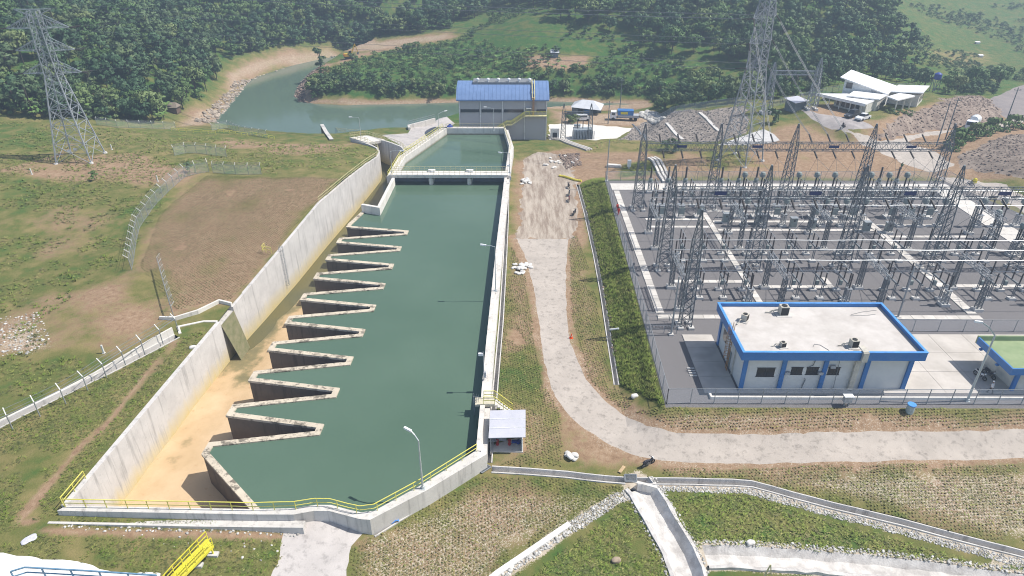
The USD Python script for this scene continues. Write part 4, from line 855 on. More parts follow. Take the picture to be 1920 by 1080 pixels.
for s, x in ((0, PH0 + .05), (1, PH1 - .05)): part("gable", MB().add(np.vstack([np.c_[np.full(11, x), PH_Y + yy[1:-1], zz_[1:-1] - .16], [[x, PH_Y + .02, 6.5], [x, PH_Y + 13.98, 6.5]]]), [[11, k, k + 1] for k in range(10)] + [[11, 10, 12]]).m(), PW, t)
part("ridge_vent", MB().lohi((PH0 + 3.6, PH_Y + 4.6, 9.55), (PH1 - 3.8, PH_Y + 9.4, 10.25)).m(), mat("vent_dark_grey", (.20, .215, .23), None, 2, .6), t)
for k in range(6):
    x = PH0 + 4.9 + k * 2.75; tv = part("turbine_vent", MB().lathe((x, PH_Y + 5.2, 10.25), [(.2, 0), (.2, .35), (.42, .45), (.46, .75), (.3, .95), (0, 1.0)], 10).m(), LAMP_W, t)
for (x0, x1) in ((-14.4, -9.5), (-8.9, -3.6), (-3.0, 2.2), (5.6, 8.1)):
    part("window", MB().lohi((x0, PH_Y - .04, 3.5), (x1, PH_Y, 4.3)).m(), GLASS, t); part("window_sill", MB().lohi((x0 - .05, PH_Y - .1, 3.4), (x1 + .05, PH_Y, 3.48)).m(), mat("vent_grey", (.40, .40, .40)), t)
for x in (-14.7, -9.2, -3.3, 2.5, 8.2): part("downpipe", MB().bar((x, PH_Y - .1, -3.8), (x, PH_Y - .1, 6.8), .14).m(), WHITE, t)
part("fascia", MB().lohi((PH0 - .5, PH_Y - .46, 6.55), (PH1 + .4, PH_Y - .36, 6.9)).m(), ROOF_B, t)
part("door", MB().lohi((3.0, PH_Y - .05, 2.9), (4.0, PH_Y, 4.5)).m(), mat("door_grey", (.22, .25, .25), None, 2, .6), t); part("door_canopy", MB().lohi((2.8, PH_Y - .8, 4.6), (4.2, PH_Y, 4.72)).m(), WHITE, t)
part("duct", MB().lohi((4.5, PH_Y - .6, 2.9), (5.0, PH_Y - .02, 7.4)).m(), mat("rusty_duct", (.36, .20, .11), (.28, .17, .10), 1, .8), t)
part("roof_ladder", MB().path([(4.45, PH_Y - .6, 7.0), (4.45, PH_Y + 1.4, 9.0), (4.45, PH_Y + 6, 10.6)], .22).path([(5.05, PH_Y - .6, 7.0), (5.05, PH_Y + 1.4, 9.0), (5.05, PH_Y + 6, 10.6)], .22).m(), YELLOW_DULL, t)
part("balcony", MB().lohi((2.5, PH_Y - 1.3, 2.65), (8.3, PH_Y - .02, 2.85)).m(), YELLOW_DULL, t)
b = MB(); q = resample([(2.5, PH_Y - 1.3, 2.85), (8.3, PH_Y - 1.3, 2.85)], 1.2); b.bars(q, q + [0, 0, 1.1], .08).path(q[[0, -1]] + [0, 0, 1.1], .1).path(q[[0, -1]] + [0, 0, .55], .08)
part("balcony_rail", b.m(), YELLOW, t)
st = np.array([(2.5, PH_Y - .8, 2.75), (-1.0, PH_Y - .8, .4), (-2.2, PH_Y - .8, .4), (-6.0, PH_Y - .8, -2.0)])
b = MB()
for o in (-.45, .45): b.path(st + [0, o, 0], .2)
part("stair_stringer", b.m(), YELLOW_DULL, t); b = MB()
for o in (-.45, .45):
    q = resample(st + [0, o, 0], 1.1); b.bars(q, q + [0, 0, 1.05], .07).path(st + [0, o, 1.05], .1).path(st + [0, o, .55], .07)
part("stair_rail", b.m(), YELLOW, t)
b = MB()
for q in resample(st, .4): b.box(q, (.3, .9, .05))
part("step_row", b.m(), YELLOW_DULL, t)
t = thing("water_tank", "blue plastic water tank at the left wall of the power house", "tank", (-17.3, 174.8, -1.2)); part("tank_body", MB().lathe((0, 0, 0), [(.8, 0), (.82, .1), (.82, .7), (.78, .75), (.82, .8), (.82, 1.4), (.3, 1.75), (.3, 1.85), (0, 1.85)], 16).m(), mat("tank_blue", (.03, .06, .32), None, 2, .4), t, smooth=30); part("stand", MB().cyl((0, 0, -1.4), .95, 1.4, 12).m(), CONC, t)

# ------------------------------------------------------------------ control building
BW = mat("off_white_wall", (.62, .62, .60), (.57, .57, .56), .8, .8, .1, 12)
DECK = mat("roof_deck", (.54, .51, .48), (.44, .41, .38), .45, .9, .1, 6, detail=6.0)
BLUE2 = mat("bright_blue_paint", (.035, .15, .40), (.06, .18, .40), .5, .4)
X0, X1, Y0, Y1 = 26.9, 46.6, 63.75, 73.4
t = thing("control_building", "long white control building with blue columns and a blue parapet", "building")
wl_ = part("wall", MB().lohi((X0, Y0, -.1), (X1, Y1, 5.0)).m(), BW, t)
part("roof_deck", MB().lohi((X0 - .55, Y0 - .75, 4.95), (X1 + .45, Y1 + .35, 5.5)).m(), DECK, t)
b = MB(); ox0, ox1, oy0, oy1 = X0 - .75, X1 + .65, Y0 - .95, Y1 + .55
for lo, hi in (((ox0, oy0), (ox1, oy0 + .2)), ((ox0, oy1 - .2), (ox1, oy1)), ((ox0, oy0 + .2), (ox0 + .2, oy1 - .2)), ((ox1 - .2, oy0 + .2), (ox1, oy1 - .2))): b.lohi((*lo, 4.85), (*hi, 5.96))
part("parapet", b.m(), BLUE2, t)
b = MB()
for lo, hi in (((ox0 - .05, oy0 - .05), (ox1 + .05, oy0 + .26)), ((ox0 - .05, oy1 - .26), (ox1 + .05, oy1 + .05)), ((ox0 - .05, oy0 + .26), (ox0 + .26, oy1 - .26)), ((ox1 - .26, oy0 + .26), (ox1 + .05, oy1 - .26))): b.lohi((*lo, 5.96), (*hi, 6.03))
part("parapet_coping", b.m(), mat("light_blue_paint", (.10, .32, .72), None, 1, .4), t)
for x in (27.05, 31.6, 36.45, 41.3, 46.35): part("column", MB().lohi((x - .25, Y0 - .22, -.05), (x + .25, Y0 - .01, 4.85)).m(), BLUE2, t)
part("column", MB().lohi((X0 - .18, Y1 - .5, -.05), (X0 - .01, Y1, 4.85)).m(), BLUE2, t)
for x0, x1, z0, z1 in ((28.6, 30.7, 1.9, 3.1), (32.6, 33.95, 2.2, 3.2), (34.4, 35.8, 2.2, 3.2), (36.95, 38.3, 2.2, 3.2)):
    w_ = part("window", MB().lohi((x0, Y0 - .03, z0), (x1, Y0 - .002, z1)).m(), GLASS, t)
    part("frame", MB().lohi((x0 - .07, Y0 - .06, z0 - .07), (x1 + .07, Y0 - .002, z0)).lohi((x0 - .07, Y0 - .06, z1), (x1 + .07, Y0 - .002, z1 + .07)).lohi(((x0 + x1) / 2 - .04, Y0 - .06, z0), ((x0 + x1) / 2 + .04, Y0 - .032, z1)).m(), mat("dark_frame", (.05, .05, .055), None, 1, .5), w_)
part("window", MB().lohi((X0 - .03, 70.6, 1.9), (X0 - .002, 71.9, 3.4)).m(), GLASS, t)
part("door", MB().lohi((X0 - .04, 67.9, 0), (X0 - .002, 69.0, 2.3)).m(), mat("door_grey", (.22, .25, .25)), t)
for x, z in ((32.15, 2.5), (36.05, 2.5), (37.3, 3.45)): part("wall_air_unit", MB().lohi((x - .28, Y0 - .35, z - .18), (x + .28, Y0 - .005, z + .18)).m(), mat("grey_panel", (.42, .43, .45)), t)
part("cable_duct", MB().lohi((39.75, Y0 - .35, 0), (40.35, Y0 - .03, 4.85)).lohi((39.75, Y0 - 1.3, 4.86), (40.4, Y0 - .98, 6.06)).lohi((39.75, Y0 - 1.2, 6.06), (40.4, Y0 + .2, 6.2)).m(), mat("beige_duct", (.55, .52, .45), None, 2, .6), t)
part("wall_cable", MB().path([(35.9, Y0 - .1, 4.9), (37.9, Y0 - .14, 4.4), (38.1, Y0 - .12, .3), (37.6, Y0 - .12, .1)], .04).path([(34.3, Y0 - .1, .1), (34.5, Y0 - .1, 1.5), (34.4, Y0 - .1, 1.7)], .07).path([(34.5, Y0 - .1, 3.3), (35.0, Y0 - .1, 3.6), (35.1, Y0 - .1, 4.4)], .06).m(), STEEL_DARK, t)
part("side_pipe", MB().bar((X0 - .15, 66.6, 0), (X0 - .15, 66.6, 4.8), .14, 6).m(), mat("beige_duct", (.55, .52, .45)), t)
part("plinth", MB().lohi((X0 - .12, Y0 - .35, -.05), (X1 + .12, Y0 - .24, .12)).m(), CONC, t)
ladder("caged_ladder", "rusty orange caged ladder on the left side of the control building", X0 - .55, 67.5, 0, 5.9, mat("rusty_orange", (.42, .20, .06), None, 2, .7), 0, -1)
def roof_unit(label, x, y, s, rz, z=5.5):
    t = thing("air_conditioner", label, "air conditioner", (x, y, z), rz); part("pad", MB().lohi((-.9 * s, -.7 * s, 0), (.9 * s, .7 * s, .08)).m(), CONC, t); part("case", MB().lohi((-.5 * s, -.45 * s, .1), (.5 * s, .45 * s, 1.2 * s)).m(), mat("unit_beige", (.52, .49, .42), None, 2, .6), t)
    part("grille", MB().lohi((-.44 * s, -.48 * s, .18), (.44 * s, -.452 * s, 1.12 * s)).m(), mat("grille_black", (.03, .03, .03), None, 2, .7), t); part("fan", MB().cyl((0, 0, 1.2 * s), .34 * s, .05, 14).m(), mat("grille_black", (.03, .03, .03)), t)
    part("pipe", MB().path([(-.5 * s, .2, .5 * s), (-1.2 * s, .25, .4), (-1.5 * s, .3, .12), (-2.0 * s, .3, .12)], .14 * s).m(), mat("beige_duct", (.55, .52, .45)), t)
roof_unit("large beige air conditioner at the back edge of the white roof", 33.9, 71.9, 1.05, 0)
roof_unit("thin air conditioner near the left parapet of the white roof", 28.6, 70.4, .8, .9)
roof_unit("small air conditioner near the front parapet, left of the middle", 31.3, 64.6, .6, .2)
roof_unit("air conditioner near the front parapet beside the beige duct", 39.6, 64.7, .85, .1)

for k, q in enumerate(([(42.5, 71.8), (44.0, 72.4), (46.2, 72.9)], [(42.2, 71.5), (44.2, 71.6), (45.6, 71.9)], [(34.9, 64.6), (35.3, 65.2), (35.9, 65.0), (36.5, 63.9)])): solo("roof_cable", MB().path([(x, y, 5.53) for x, y in q], .035).m(), STEEL_DARK, "thin dark cable lying on the white roof, %s" % ("at the back right, upper", "at the back right, lower", "looping at the front parapet")[k], "cable")
# gatehouse at the right edge
t = thing("gatehouse", "low gatehouse with a green flat roof and blue trim at the right edge", "building")
GX0, GY0, GX1, GY1 = 59.4, 63.7, 75.0, 68.9
part("wall", MB().lohi((GX0, GY0, -.05), (GX1, GY1, 3.0)).m(), mat("cream_wall", (.66, .64, .58), None, .8, .8), t)
part("roof_deck", MB().lohi((GX0 - 1.5, GY0 - .7, 3.0), (GX1 + .5, GY1 + .5, 3.25)).m(), mat("green_roof", (.20, .27, .14), (.26, .32, .18), .6, .85), t)
gx0, gx1, gy0, gy1 = GX0 - 1.7, GX1 + .7, GY0 - .9, GY1 + .7; b = MB()
for lo, hi in (((gx0, gy0), (gx1, gy0 + .2)), ((gx0, gy0 + .2), (gx0 + .2, gy1 - .2)), ((gx1 - .2, gy0 + .2), (gx1, gy1 - .2))): b.lohi((*lo, 2.85), (*hi, 3.75))
part("parapet", b.m(), BLUE2, t); part("back_parapet", MB().lohi((gx0, gy1 - .2, 2.85), (gx1, gy1, 3.9)).m(), mat("green_roof", (.20, .27, .14)), t)
for x, y in ((GX0 - .12, GY0 - .1), (GX0 + 5, GY0 - .1)): part("column", MB().lohi((x - .2, y - .2, 0), (x + .25, y + .09, 3.0)).m(), BLUE2, t)
part("window", MB().lohi((GX0 - .03, 66.2, 1.5), (GX0 - .002, 67.2, 2.4)).m(), GLASS, t); part("window", MB().lohi((61.0, GY0 - .03, 1.3), (63.0, GY0 - .002, 2.4)).m(), GLASS, t); part("spot_lamp", MB().box((gx0 - .1, 65.0, 2.75), (.3, .3, .2)).box((gx0 - .1, 68.2, 2.75), (.3, .3, .2)).m(), BLUE2, t)
t = thing("kerb_wall", "long low white kerb along the inside of the front fence", "kerb"); part("kerb", MB().lohi((23.0, 61.75, -.05), (70, 62.0, .35)).lohi((23.0, 62.0, -.05), (23.25, 62.85, .3)).m(), CONC_PALE, t)
t = thing("meter_box", "small grey meter box on the front fence below the control building", "box", (38.4, 60.7, 0)); part("case", MB().box((0, 0, 1.0), (.9, .5, .8)).m(), mat("grey_panel", (.42, .43, .45)), t); part("lid", MB().box((0, 0, 1.45), (1.1, .7, .08)).m(), LAMP_W, t); part("leg", MB().lohi((-.3, -.1, 0), (-.2, .1, .6)).lohi((.2, -.1, 0), (.3, .1, .6)).m(), GALV, t)
bl = G(1705, 772); t = thing("barrel", "grey barrel with a bright blue lid on the planted strip", "barrel", bl); part("body", MB().lathe((0, 0, -.1), [(.42, 0), (.45, .3), (.42, 1.1), (0, 1.1)], 14).m(), mat("barrel_grey", (.40, .46, .46), None, 2, .6), t); part("lid", MB().cyl((0, 0, 1.0), .47, .12, 14).m(), mat("light_blue_paint", (.10, .32, .72)), t)

# ------------------------------------------------------------------ office on the hill
O_ = P(1622.5, 215, 4.0); t = thing("office_building", "white office with butterfly roof and flat canopies on the hill", "building", O_, math.atan2(.8, .6))
WR = mat("white_roof", (.80, .80, .79), (.74, .74, .74), .4, .5); CR = mat("cream_wall", (.66, .64, .58))
def slab(poly, z, th=.28): return MB().prism(poly, z - th, z).m()
part("canopy_roof", slab([(-.9, .5), (3.6, 13.9), (8.6, 7.0), (6.4, -.8)], 2.75), WR, t)
part("canopy_fascia", MB().prism(LineString([(-.95, .45), (3.6, 13.95)]).buffer(.08), 2.2, 2.9).m(), WR, t)
for k in np.linspace(.05, .95, 5): part("canopy_post", MB().bar((-.5 + 4.0 * k, .7 + 12.6 * k, 0), (-.5 + 4.0 * k, .7 + 12.6 * k, 2.5), .22).m(), CR, t)
part("wall", MB().prism([(.2, .3), (4.4, 9), (7.5, 6.6), (6.3, -.6)], 0, 2.5).m(), CR, t)
part("middle_roof", slab([(4.2, 6.2), (11.9, 6.0), (11.9, -2.2), (5.0, -1.5)], 3.2), WR, t); part("wall", MB().prism([(5.2, 5.5), (12, 5.5), (12, -2.0), (5.4, -1.2)], 0, 2.9).m(), CR, t)
hi_, lo_ = 6.2, 3.4
def sloped(x0, x1, ya, za, yb, zb, th=.25): return MB().add([(x0, ya, za), (x1, ya, za), (x1, yb, zb), (x0, yb, zb), (x0, ya, za - th), (x1, ya, za - th), (x1, yb, zb - th), (x0, yb, zb - th)], [[0, 1, 2, 3], [4, 7, 6, 5], [0, 4, 5, 1], [1, 5, 6, 2], [2, 6, 7, 3], [3, 7, 4, 0]]).m()
part("main_roof", sloped(11.6, 23.6, 10.4, 6.2, -2.2, 3.35), WR, t)
part("wall", MB().add([(12.3, 9.2, 0), (22.8, 9.2, 0), (22.8, -2, 0), (12.3, -2, 0), (12.3, 9.2, 5.6), (22.8, 9.2, 5.6), (22.8, -2, 3.1), (12.3, -2, 3.1)], [[0, 4, 5, 1], [1, 5, 6, 2], [2, 6, 7, 3], [3, 7, 4, 0]]).m(), WR, t)
part("wing_roof", sloped(15.5, 25.5, -2.2, 3.33, -9.8, 4.1), WR, t); part("wall", MB().lohi((16.3, -9.1, 0), (24.6, -2.1, 3.1)).m(), CR, t)
part("porch_roof", slab([(6.6, -5.5), (9.2, -2.6), (17.2, -4.8), (14.4, -8.3)], 3.25), WR, t)
for x, y in ((7.4, -5.4), (10.7, -6.6), (14.0, -7.7)): part("porch_post", MB().bar((x, y, -.5), (x, y, 3.0), .28).m(), CR, t)
for (x0, x1) in ((6.0, 7.8), (8.2, 11.6)): part("window", MB().lohi((x0, -2.15, .6), (x1, -2.02, 2.5)).m(), GLASS, t)
part("window", MB().lohi((12.22, 7.0, 3.4), (12.29, 8.6, 4.9)).m(), GLASS, t)
for x in (18, 20.5, 23): part("window", MB().lohi((x, -9.18, .9), (x + 1.1, -9.11, 2.4)).m(), GLASS, t)
for k in range(5): part("window", MB().lohi((1.0 + k * .62, 2.0 + k * 1.32, .5), (1.06 + k * .62, 2.9 + k * 1.32, 2.2)).m(), GLASS, t)
part("air_unit", MB().lohi((12.0, 1.0, 3.2), (12.28, 2.1, 3.9)).m(), mat("grey_panel", (.42, .43, .45)), t)
t = thing("water_tower", "dark blue water tank on a steel stand right of the office", "tank", G(1750, 172)); part("tank_body", MB().lathe((0, 0, 3.6), [(.9, 0), (1.0, .1), (1.0, 1.6), (.3, 2.0), (0, 2.0)], 14).m(), mat("tank_blue", (.03, .06, .32)), t); part("stand", MB().bars([(-.8, -.8, 0), (.8, -.8, 0), (.8, .8, 0), (-.8, .8, 0), (-.8, -.8, 0), (.8, .8, 0)], [(-.8, -.8, 3.6), (.8, -.8, 3.6), (.8, .8, 3.6), (-.8, .8, 3.6), (.8, -.8, 3.5), (-.8, .8, 3.5)], .14).m(), GALV, t)
s0 = G(1490, 205); t = thing("shed", "small dark tin shed left of the office forecourt", "shed", s0, .5); part("wall", MB().lohi((-2.2, -1.6, -.3), (2.2, 1.6, 2.3)).m(), mat("dark_tin", (.10, .13, .15), (.16, .18, .19), .9, .6, stretch=(6, 6, .4)), t); part("roof", sloped(-2.6, 2.6, -2.0, 2.4, 2.0, 2.9, .1), mat("roof_sheet", (.50, .50, .55)), t)
# the open workshop behind the power house
w0 = P(1100, 213, -5.5); t = thing("workshop", "open sided workshop with a pale hipped tin roof behind the power house", "shed", w0, -.25)
rv = [(-4.6, -3.6, 2.6), (4.8, -3.6, 2.2), (4.8, 3.6, 2.4), (-4.6, 3.6, 2.6), (-1.5, 0, 4.3), (1.8, .4, 4.1)]
part("roof", MB().add(rv, [[0, 1, 5, 4], [2, 3, 4, 5]]).add(rv, [[1, 2, 5], [3, 0, 4]]).m(), mat("tin_roof", (.55, .57, .60), (.48, .50, .53), .8, .5), t)
part("wall", MB().lohi((-4.2, -3.1, -.3), (-2.4, 3, 2.5)).lohi((-2.4, 2.6, -.3), (4.2, 3.0, 2.2)).m(), mat("dark_tin", (.10, .13, .15)), t)
for x in (-.6, 1.4, 3.9): part("post", MB().bar((x, -3.0, -.3), (x, -3.0, 2.3), .2).m(), STEEL_DARK, t)
part("blue_panel", MB().lohi((-.4, -2.6, -.2), (1.2, -2.45, 1.9)).m(), BLUE2, t)
# transformer group right of the power house
t = thing("transformer", "big grey transformer with three bushings right of the power house", "transformer", (18.6, 181.3, -5.2)); TG = mat("transformer_grey", (.30, .34, .37), (.25, .29, .32), 1, .5)
part("tank", MB().lohi((-2.6, -1.3, .3), (2.6, 1.3, 2.9)).m(), TG, t); b = MB()
for x in np.arange(-2.9, 3.0, .42): b.lohi((x - .07, -2.1, .5), (x + .07, -1.32, 2.7))
part("radiator_row", b.m(), TG, t); part("base", MB().lohi((-3.4, -2.4, -.3), (3.4, 1.8, .28)).m(), CONC, t)
BUSH = mat("black_insulator", (.035, .030, .030), (.05, .042, .04), 3, .45, spec=.5)
def sheds(z0, z1, r, k): 
    pr = []
    for i in range(k): a = z0 + (z1 - z0) * i / k; h = (z1 - z0) / k; pr += [(r * .6, a), (r, a + h * .35), (r * .6, a + h * .8)]
    return pr + [(r * .6, z1), (0, z1)]
for x in (-1.5, 0, 1.5): part("bushing", MB().lathe((x, 0, 2.9), sheds(0, 2.0, .17, 6), 8).m(), BUSH, t)
part("conservator", MB().bar((-2.4, .9, 3.5), (-.6, .9, 3.5), .8, 10).m(), TG, t)
t = thing("switch_cabinet", "white switch cabinet at the right side of the power house", "cabinet", (10.9, 181.0, -5.0)); part("case", MB().lohi((-1.2, -.8, 0), (1.2, .8, 3.0)).m(), WHITE, t); part("louvre", MB().lohi((-.6, -.86, .5), (.6, -.81, 1.8)).m(), mat("grille_black", (.03, .03, .03)), t)
# ================================================================== SWITCHYARD
ORD = ["first", "second", "third", "fourth", "fifth", "sixth", "seventh", "eighth", "ninth", "tenth", "eleventh", "twelfth", "thirteenth", "fourteenth", "fifteenth", "sixteenth"]
LATT = mat("lattice_steel", (.11, .125, .14), (.16, .175, .19), 1.5, .55, metal=.2, spec=.5)
BUS = mat("bus_pipe", (.36, .385, .40), (.29, .31, .325), 1.0, .4, metal=.3, spec=.5)
PEDC = mat("footing_concrete", (.55, .54, .52), (.45, .44, .42), 2.0, .9)
UNITG = mat("unit_grey", (.24, .275, .265), (.19, .225, .22), 1.0, .5)
COVER = mat("trench_cover", (.58, .55, .51), (.48, .455, .42), .7, .9, .2, 9, island=.0, rand=.14)
def lattice(b, levels, w_leg=.12, w_br=.06, c=(0, 0), horiz=True, step=None):
    """A square lattice mast: levels = (height, half width); X bracing between them."""
    cx_, cy_ = c; C = np.array([[-1, -1], [1, -1], [1, 1], [-1, 1]])
    Q = [np.c_[C * h + [cx_, cy_], np.full(4, z)] for z, h in levels]
    for a, d in zip(Q[:-1], Q[1:]):
        b.bars(a, d, w_leg, caps=False)
        j = [1, 2, 3, 0]
        b.bars(a, d[j], w_br, caps=False); b.bars(a[j], d, w_br, caps=False)
        if horiz: b.bars(d, d[j], w_br, caps=False)
    return b
def levels(z0, h0, z1, h1, n): return [(z0 + (z1 - z0) * k / n, h0 + (h1 - h0) * k / n) for k in range(n + 1)]
def truss(b, A, B, w, h, n, w_ch=.1, w_br=.05):
    """A box truss girder from A to B, both points at its bottom middle; w wide, h deep."""
    A, B = np.asarray(A, float), np.asarray(B, float); u = (B - A) / np.linalg.norm(B - A); s = np.cross(u, [0, 0, 1.0]); up = np.array([0, 0, 1.0])
    k = np.linspace(0, 1, n + 1)[:, None]; base = A + (B - A) * k
    R = [base + s * w / 2, base - s * w / 2, base - s * w / 2 + up * h, base + s * w / 2 + up * h]
    for r in R: b.bar(r[0], r[-1], w_ch)
    for i in range(4):
        p, q = R[i], R[(i + 1) % 4]
        odd = np.arange(n) % 2 == 0
        b.bars(np.where(odd[:, None], p[:-1], q[:-1]), np.where(odd[:, None], q[1:], p[1:]), w_br, caps=False); b.bars(p, q, w_br, caps=False)
    return b
# gantry masts
def mast_class(name, h_beam, h_top, n, hw=.95):
    c = proto_class(name); b = MB(); lattice(b, levels(.3, hw, h_beam, .52, n), .12, .055); lattice(b, levels(h_beam, .52, h_top, .08, 3), .08, .045)
    part("mast", b.m(), LATT, c)
    for x in (-1, 1):
        for y in (-1, 1): part("footing", MB().lohi((x * hw - .38, y * hw - .38, -.1), (x * hw + .38, y * hw + .38, .34)).m(), PEDC, c)
    part("earth_peak", MB().cyl((0, 0, h_top), .14, .12, 6).m(), BUS, c)
    part("step_platform", MB().box((0, -hw * .8, 3.4), (1.1, .08, .08)).box((hw * .8, 0, 3.5), (.08, 1.1, .08)).m(), BUS, c)
    return c
MAST_A = mast_class("gantry_mast_back", 13.1, 16.5, 9); MAST_B = mast_class("gantry_mast_middle", 13.8, 17.2, 10); MAST_C = mast_class("single_mast", 13.0, 17.3, 10, .72)
XA = [23.5, 37.2, 51.0, 65.0, 79.1]; XB = [23.7, 37.9, 52.05, 66.2, 80.3, 94.4]
for k, x in enumerate(XA): place(MAST_A, "gantry_mast", (x, 119, 0), 0, "grey lattice gantry mast, %s from the left in the back gantry row" % ORD[k], "mast", "masts of the back gantry")
for k, x in enumerate(XB): place(MAST_B, "gantry_mast", (x, 94.6, 0), 0, "grey lattice gantry mast, %s from the left in the middle gantry row" % ORD[k], "mast", "masts of the middle gantry")
place(MAST_C, "lightning_mast", (23.45, 77.6, 0), 0, "slim grey lattice mast standing at the near left corner of the switchyard", "mast")
BLUESIGN = mat("navy_sign", (.03, .04, .12), None, 1, .5)
def string_ins(b, a, d, r=.15, n=9):
    a, d = np.asarray(a, float), np.asarray(d, float)
    for i in range(n): p = a + (d - a) * i / n; q = a + (d - a) * (i + .7) / n; b.bar(p, q, r * 2, 8)
    b.bar(a, d, r, 6); return b
for row, (XS, Yr, zb, hgt) in enumerate(((XA, 119.0, 11.7, 1.35), (XB, 94.6, 12.1, 1.6))):
    for k in range(len(XS) - 1):
        a, d = XS[k], XS[k + 1]
        t = thing("gantry_beam", "horizontal lattice girder, %s span from the left of the %s gantry" % (ORD[k], ("back", "middle")[row]), "girder", (0, 0, 0), group="girders of the gantries")
        part("truss", truss(MB(), (a + .5, Yr, zb), (d - .5, Yr, zb), 1.1, hgt, 14, .10, .04).m(), LATT, t)
        part("name_plate", MB().lohi(((a + d) / 2 - .9, Yr - .64, zb + hgt * .45), ((a + d) / 2 + .9, Yr - .58, zb + hgt * .8)).m(), BLUESIGN, t)
        for o in (-3.4, 0, 3.4):
            m_ = (a + d) / 2 + o
            part("insulator_string", string_ins(MB(), (m_, Yr - .6, zb), (m_, Yr - 2.3, zb - .75)).m(), BUSH, t)
            if row == 0: part("insulator_string", string_ins(MB(), (m_ - .3, Yr + .6, zb + hgt), (m_ - .3, Yr + 2.4, zb + hgt + .9)).m(), BUSH, t)
            else: part("insulator_string", string_ins(MB(), (m_, Yr + .6, zb), (m_, Yr + 2.3, zb - .7)).m(), BUSH, t)
# bus portals
def lat_col(b, x, y, z1, hw=.3, n=7): return lattice(b, levels(.45, hw, z1, hw * .8, n), .09, .045, (x, y))
c = proto_class("bus_portal")
for y in (0, 6.4):
    part("column", lat_col(MB(), 0, y, 5.3).m(), LATT, c); part("footing", MB().lohi((-.65, y - .5, -.1), (.65, y + .5, .45)).m(), PEDC, c)
part("girder", truss(MB(), (0, -.5, 5.25), (0, 6.9, 5.25), .6, .75, 8, .08, .04).m(), GALV, c)
for y in (0, 3.2, 6.4): part("post_insulator", MB().lathe((0, y, 6.0), sheds(0, 1.95, .13, 9), 8).m(), BUSH, c)
XP = [23.7 + 14.17 * k for k in range(6)]
for k, x in enumerate(XP): place(c, "bus_portal", (x, 81.9, 0), 0, "lattice portal carrying the bus pipes, %s from the left in the near row" % ORD[k], "bus support", "portals of the near bus")
for k, x in enumerate(XP): place(c, "bus_portal", (x, 101.6, 0), 0, "lattice portal carrying the bus pipes, %s from the left in the far row" % ORD[k], "bus support", "portals of the far bus")
# posts between the portals that also carry the pipes
c2 = proto_class("bus_post"); part("column", lat_col(MB(), 0, 0, 5.6, .25, 8).m(), LATT, c2); part("footing", MB().lohi((-.5, -.45, -.1), (.5, .45, .42)).m(), PEDC, c2); part("post_insulator", MB().lathe((0, 0, 5.6), sheds(0, 2.35, .13, 10), 8).m(), BUSH, c2)
for (y, z, row) in ((81.9, 8.1, "near"), (85.1, 8.1, "near"), (88.3, 8.1, "near"), (101.6, 8.1, "far"), (104.8, 8.1, "far"), (108.0, 8.1, "far")):
    nm = {81.9: "nearest", 85.1: "middle", 88.3: "farthest", 101.6: "nearest", 104.8: "middle", 108.0: "farthest"}[y]
    q = np.array([(x, y, z - .06 * math.sin((x - 23) / 14.17 * math.pi) ** 2) for x in np.arange(22.6, 99, 1.8)])
    solo("bus_pipe", MB().path(q, .10, 6).m(), BUS, "long straight silvery bus pipe, %s of the three pipes of the %s bus" % (nm, row), "bus pipe", "bus pipes")
# small equipment ------------------------------------------------------------
def pedestal(c, h, hw=.32, n=3, foot=.62):
    part("stand", lattice(MB(), levels(.4, hw, h, hw * .85, n), .08, .045).m(), GALV, c); part("footing", MB().lohi((-foot, -foot, -.1), (foot, foot, .4)).m(), PEDC, c); part("head_plate", MB().lohi((-hw * 1.3, -hw * 1.3, h), (hw * 1.3, hw * 1.3, h + .08)).m(), GALV, c)
c_ar = proto_class("surge_arrester"); pedestal(c_ar, 2.5); part("insulator", MB().lathe((0, 0, 2.58), sheds(0, 2.3, .14, 10), 8).m(), BUSH, c_ar)
c_vt = proto_class("voltage_transformer"); pedestal(c_vt, 2.3, .36); part("tank", MB().lathe((0, 0, 2.38), [(.3, 0), (.42, .1), (.42, .6), (.3, .75), (0, .75)], 10).m(), UNITG, c_vt); part("insulator", MB().lathe((0, 0, 3.1), sheds(0, 2.4, .24, 10), 10).m(), BUSH, c_vt)
c_ct = proto_class("current_transformer"); pedestal(c_ct, 2.3, .36); part("insulator", MB().lathe((0, 0, 2.38), sheds(0, 2.0, .2, 9), 10).m(), BUSH, c_ct); part("tank", MB().lathe((0, 0, 4.36), [(.2, 0), (.5, .18), (.55, .75), (.4, 1.05), (.2, 1.15), (0, 1.15)], 10).m(), UNITG, c_ct); part("terminal", MB().bar((-.8, 0, 4.9), (.8, 0, 4.9), .08).m(), BUS, c_ct)
GAL2 = mat("dull_galvanised", (.20, .215, .23), (.15, .165, .18), 3.0, .55, metal=.2, spec=.5); c_ds = proto_class("disconnector"); b = MB()
for y in (-1.3, 1.3): b.bars([(-.12, y, .3), (.12, y, .3)], [(-.12, y, 2.6), (.12, y, 2.6)], .1); part("footing", MB().lohi((-.5, y - .4, -.1), (.5, y + .4, .34)).m(), PEDC, c_ds)
b.bar((0, -1.9, 2.68), (0, 1.9, 2.68), .22); part("stand", b.m(), GAL2, c_ds)
for y in (-1.6, 0, 1.6): part("post_insulator", MB().lathe((0, y, 2.8), sheds(0, 1.7, .13, 8), 8).m(), BUSH, c_ds)
part("blade", MB().bar((0, -1.9, 4.6), (0, 1.9, 4.6), .1, 6).m(), BUS, c_ds); part("drive_box", MB().lohi((.15, 1.1, 1.0), (.6, 1.5, 1.7)).m(), UNITG, c_ds)
c_cb = proto_class("circuit_breaker"); b = MB()
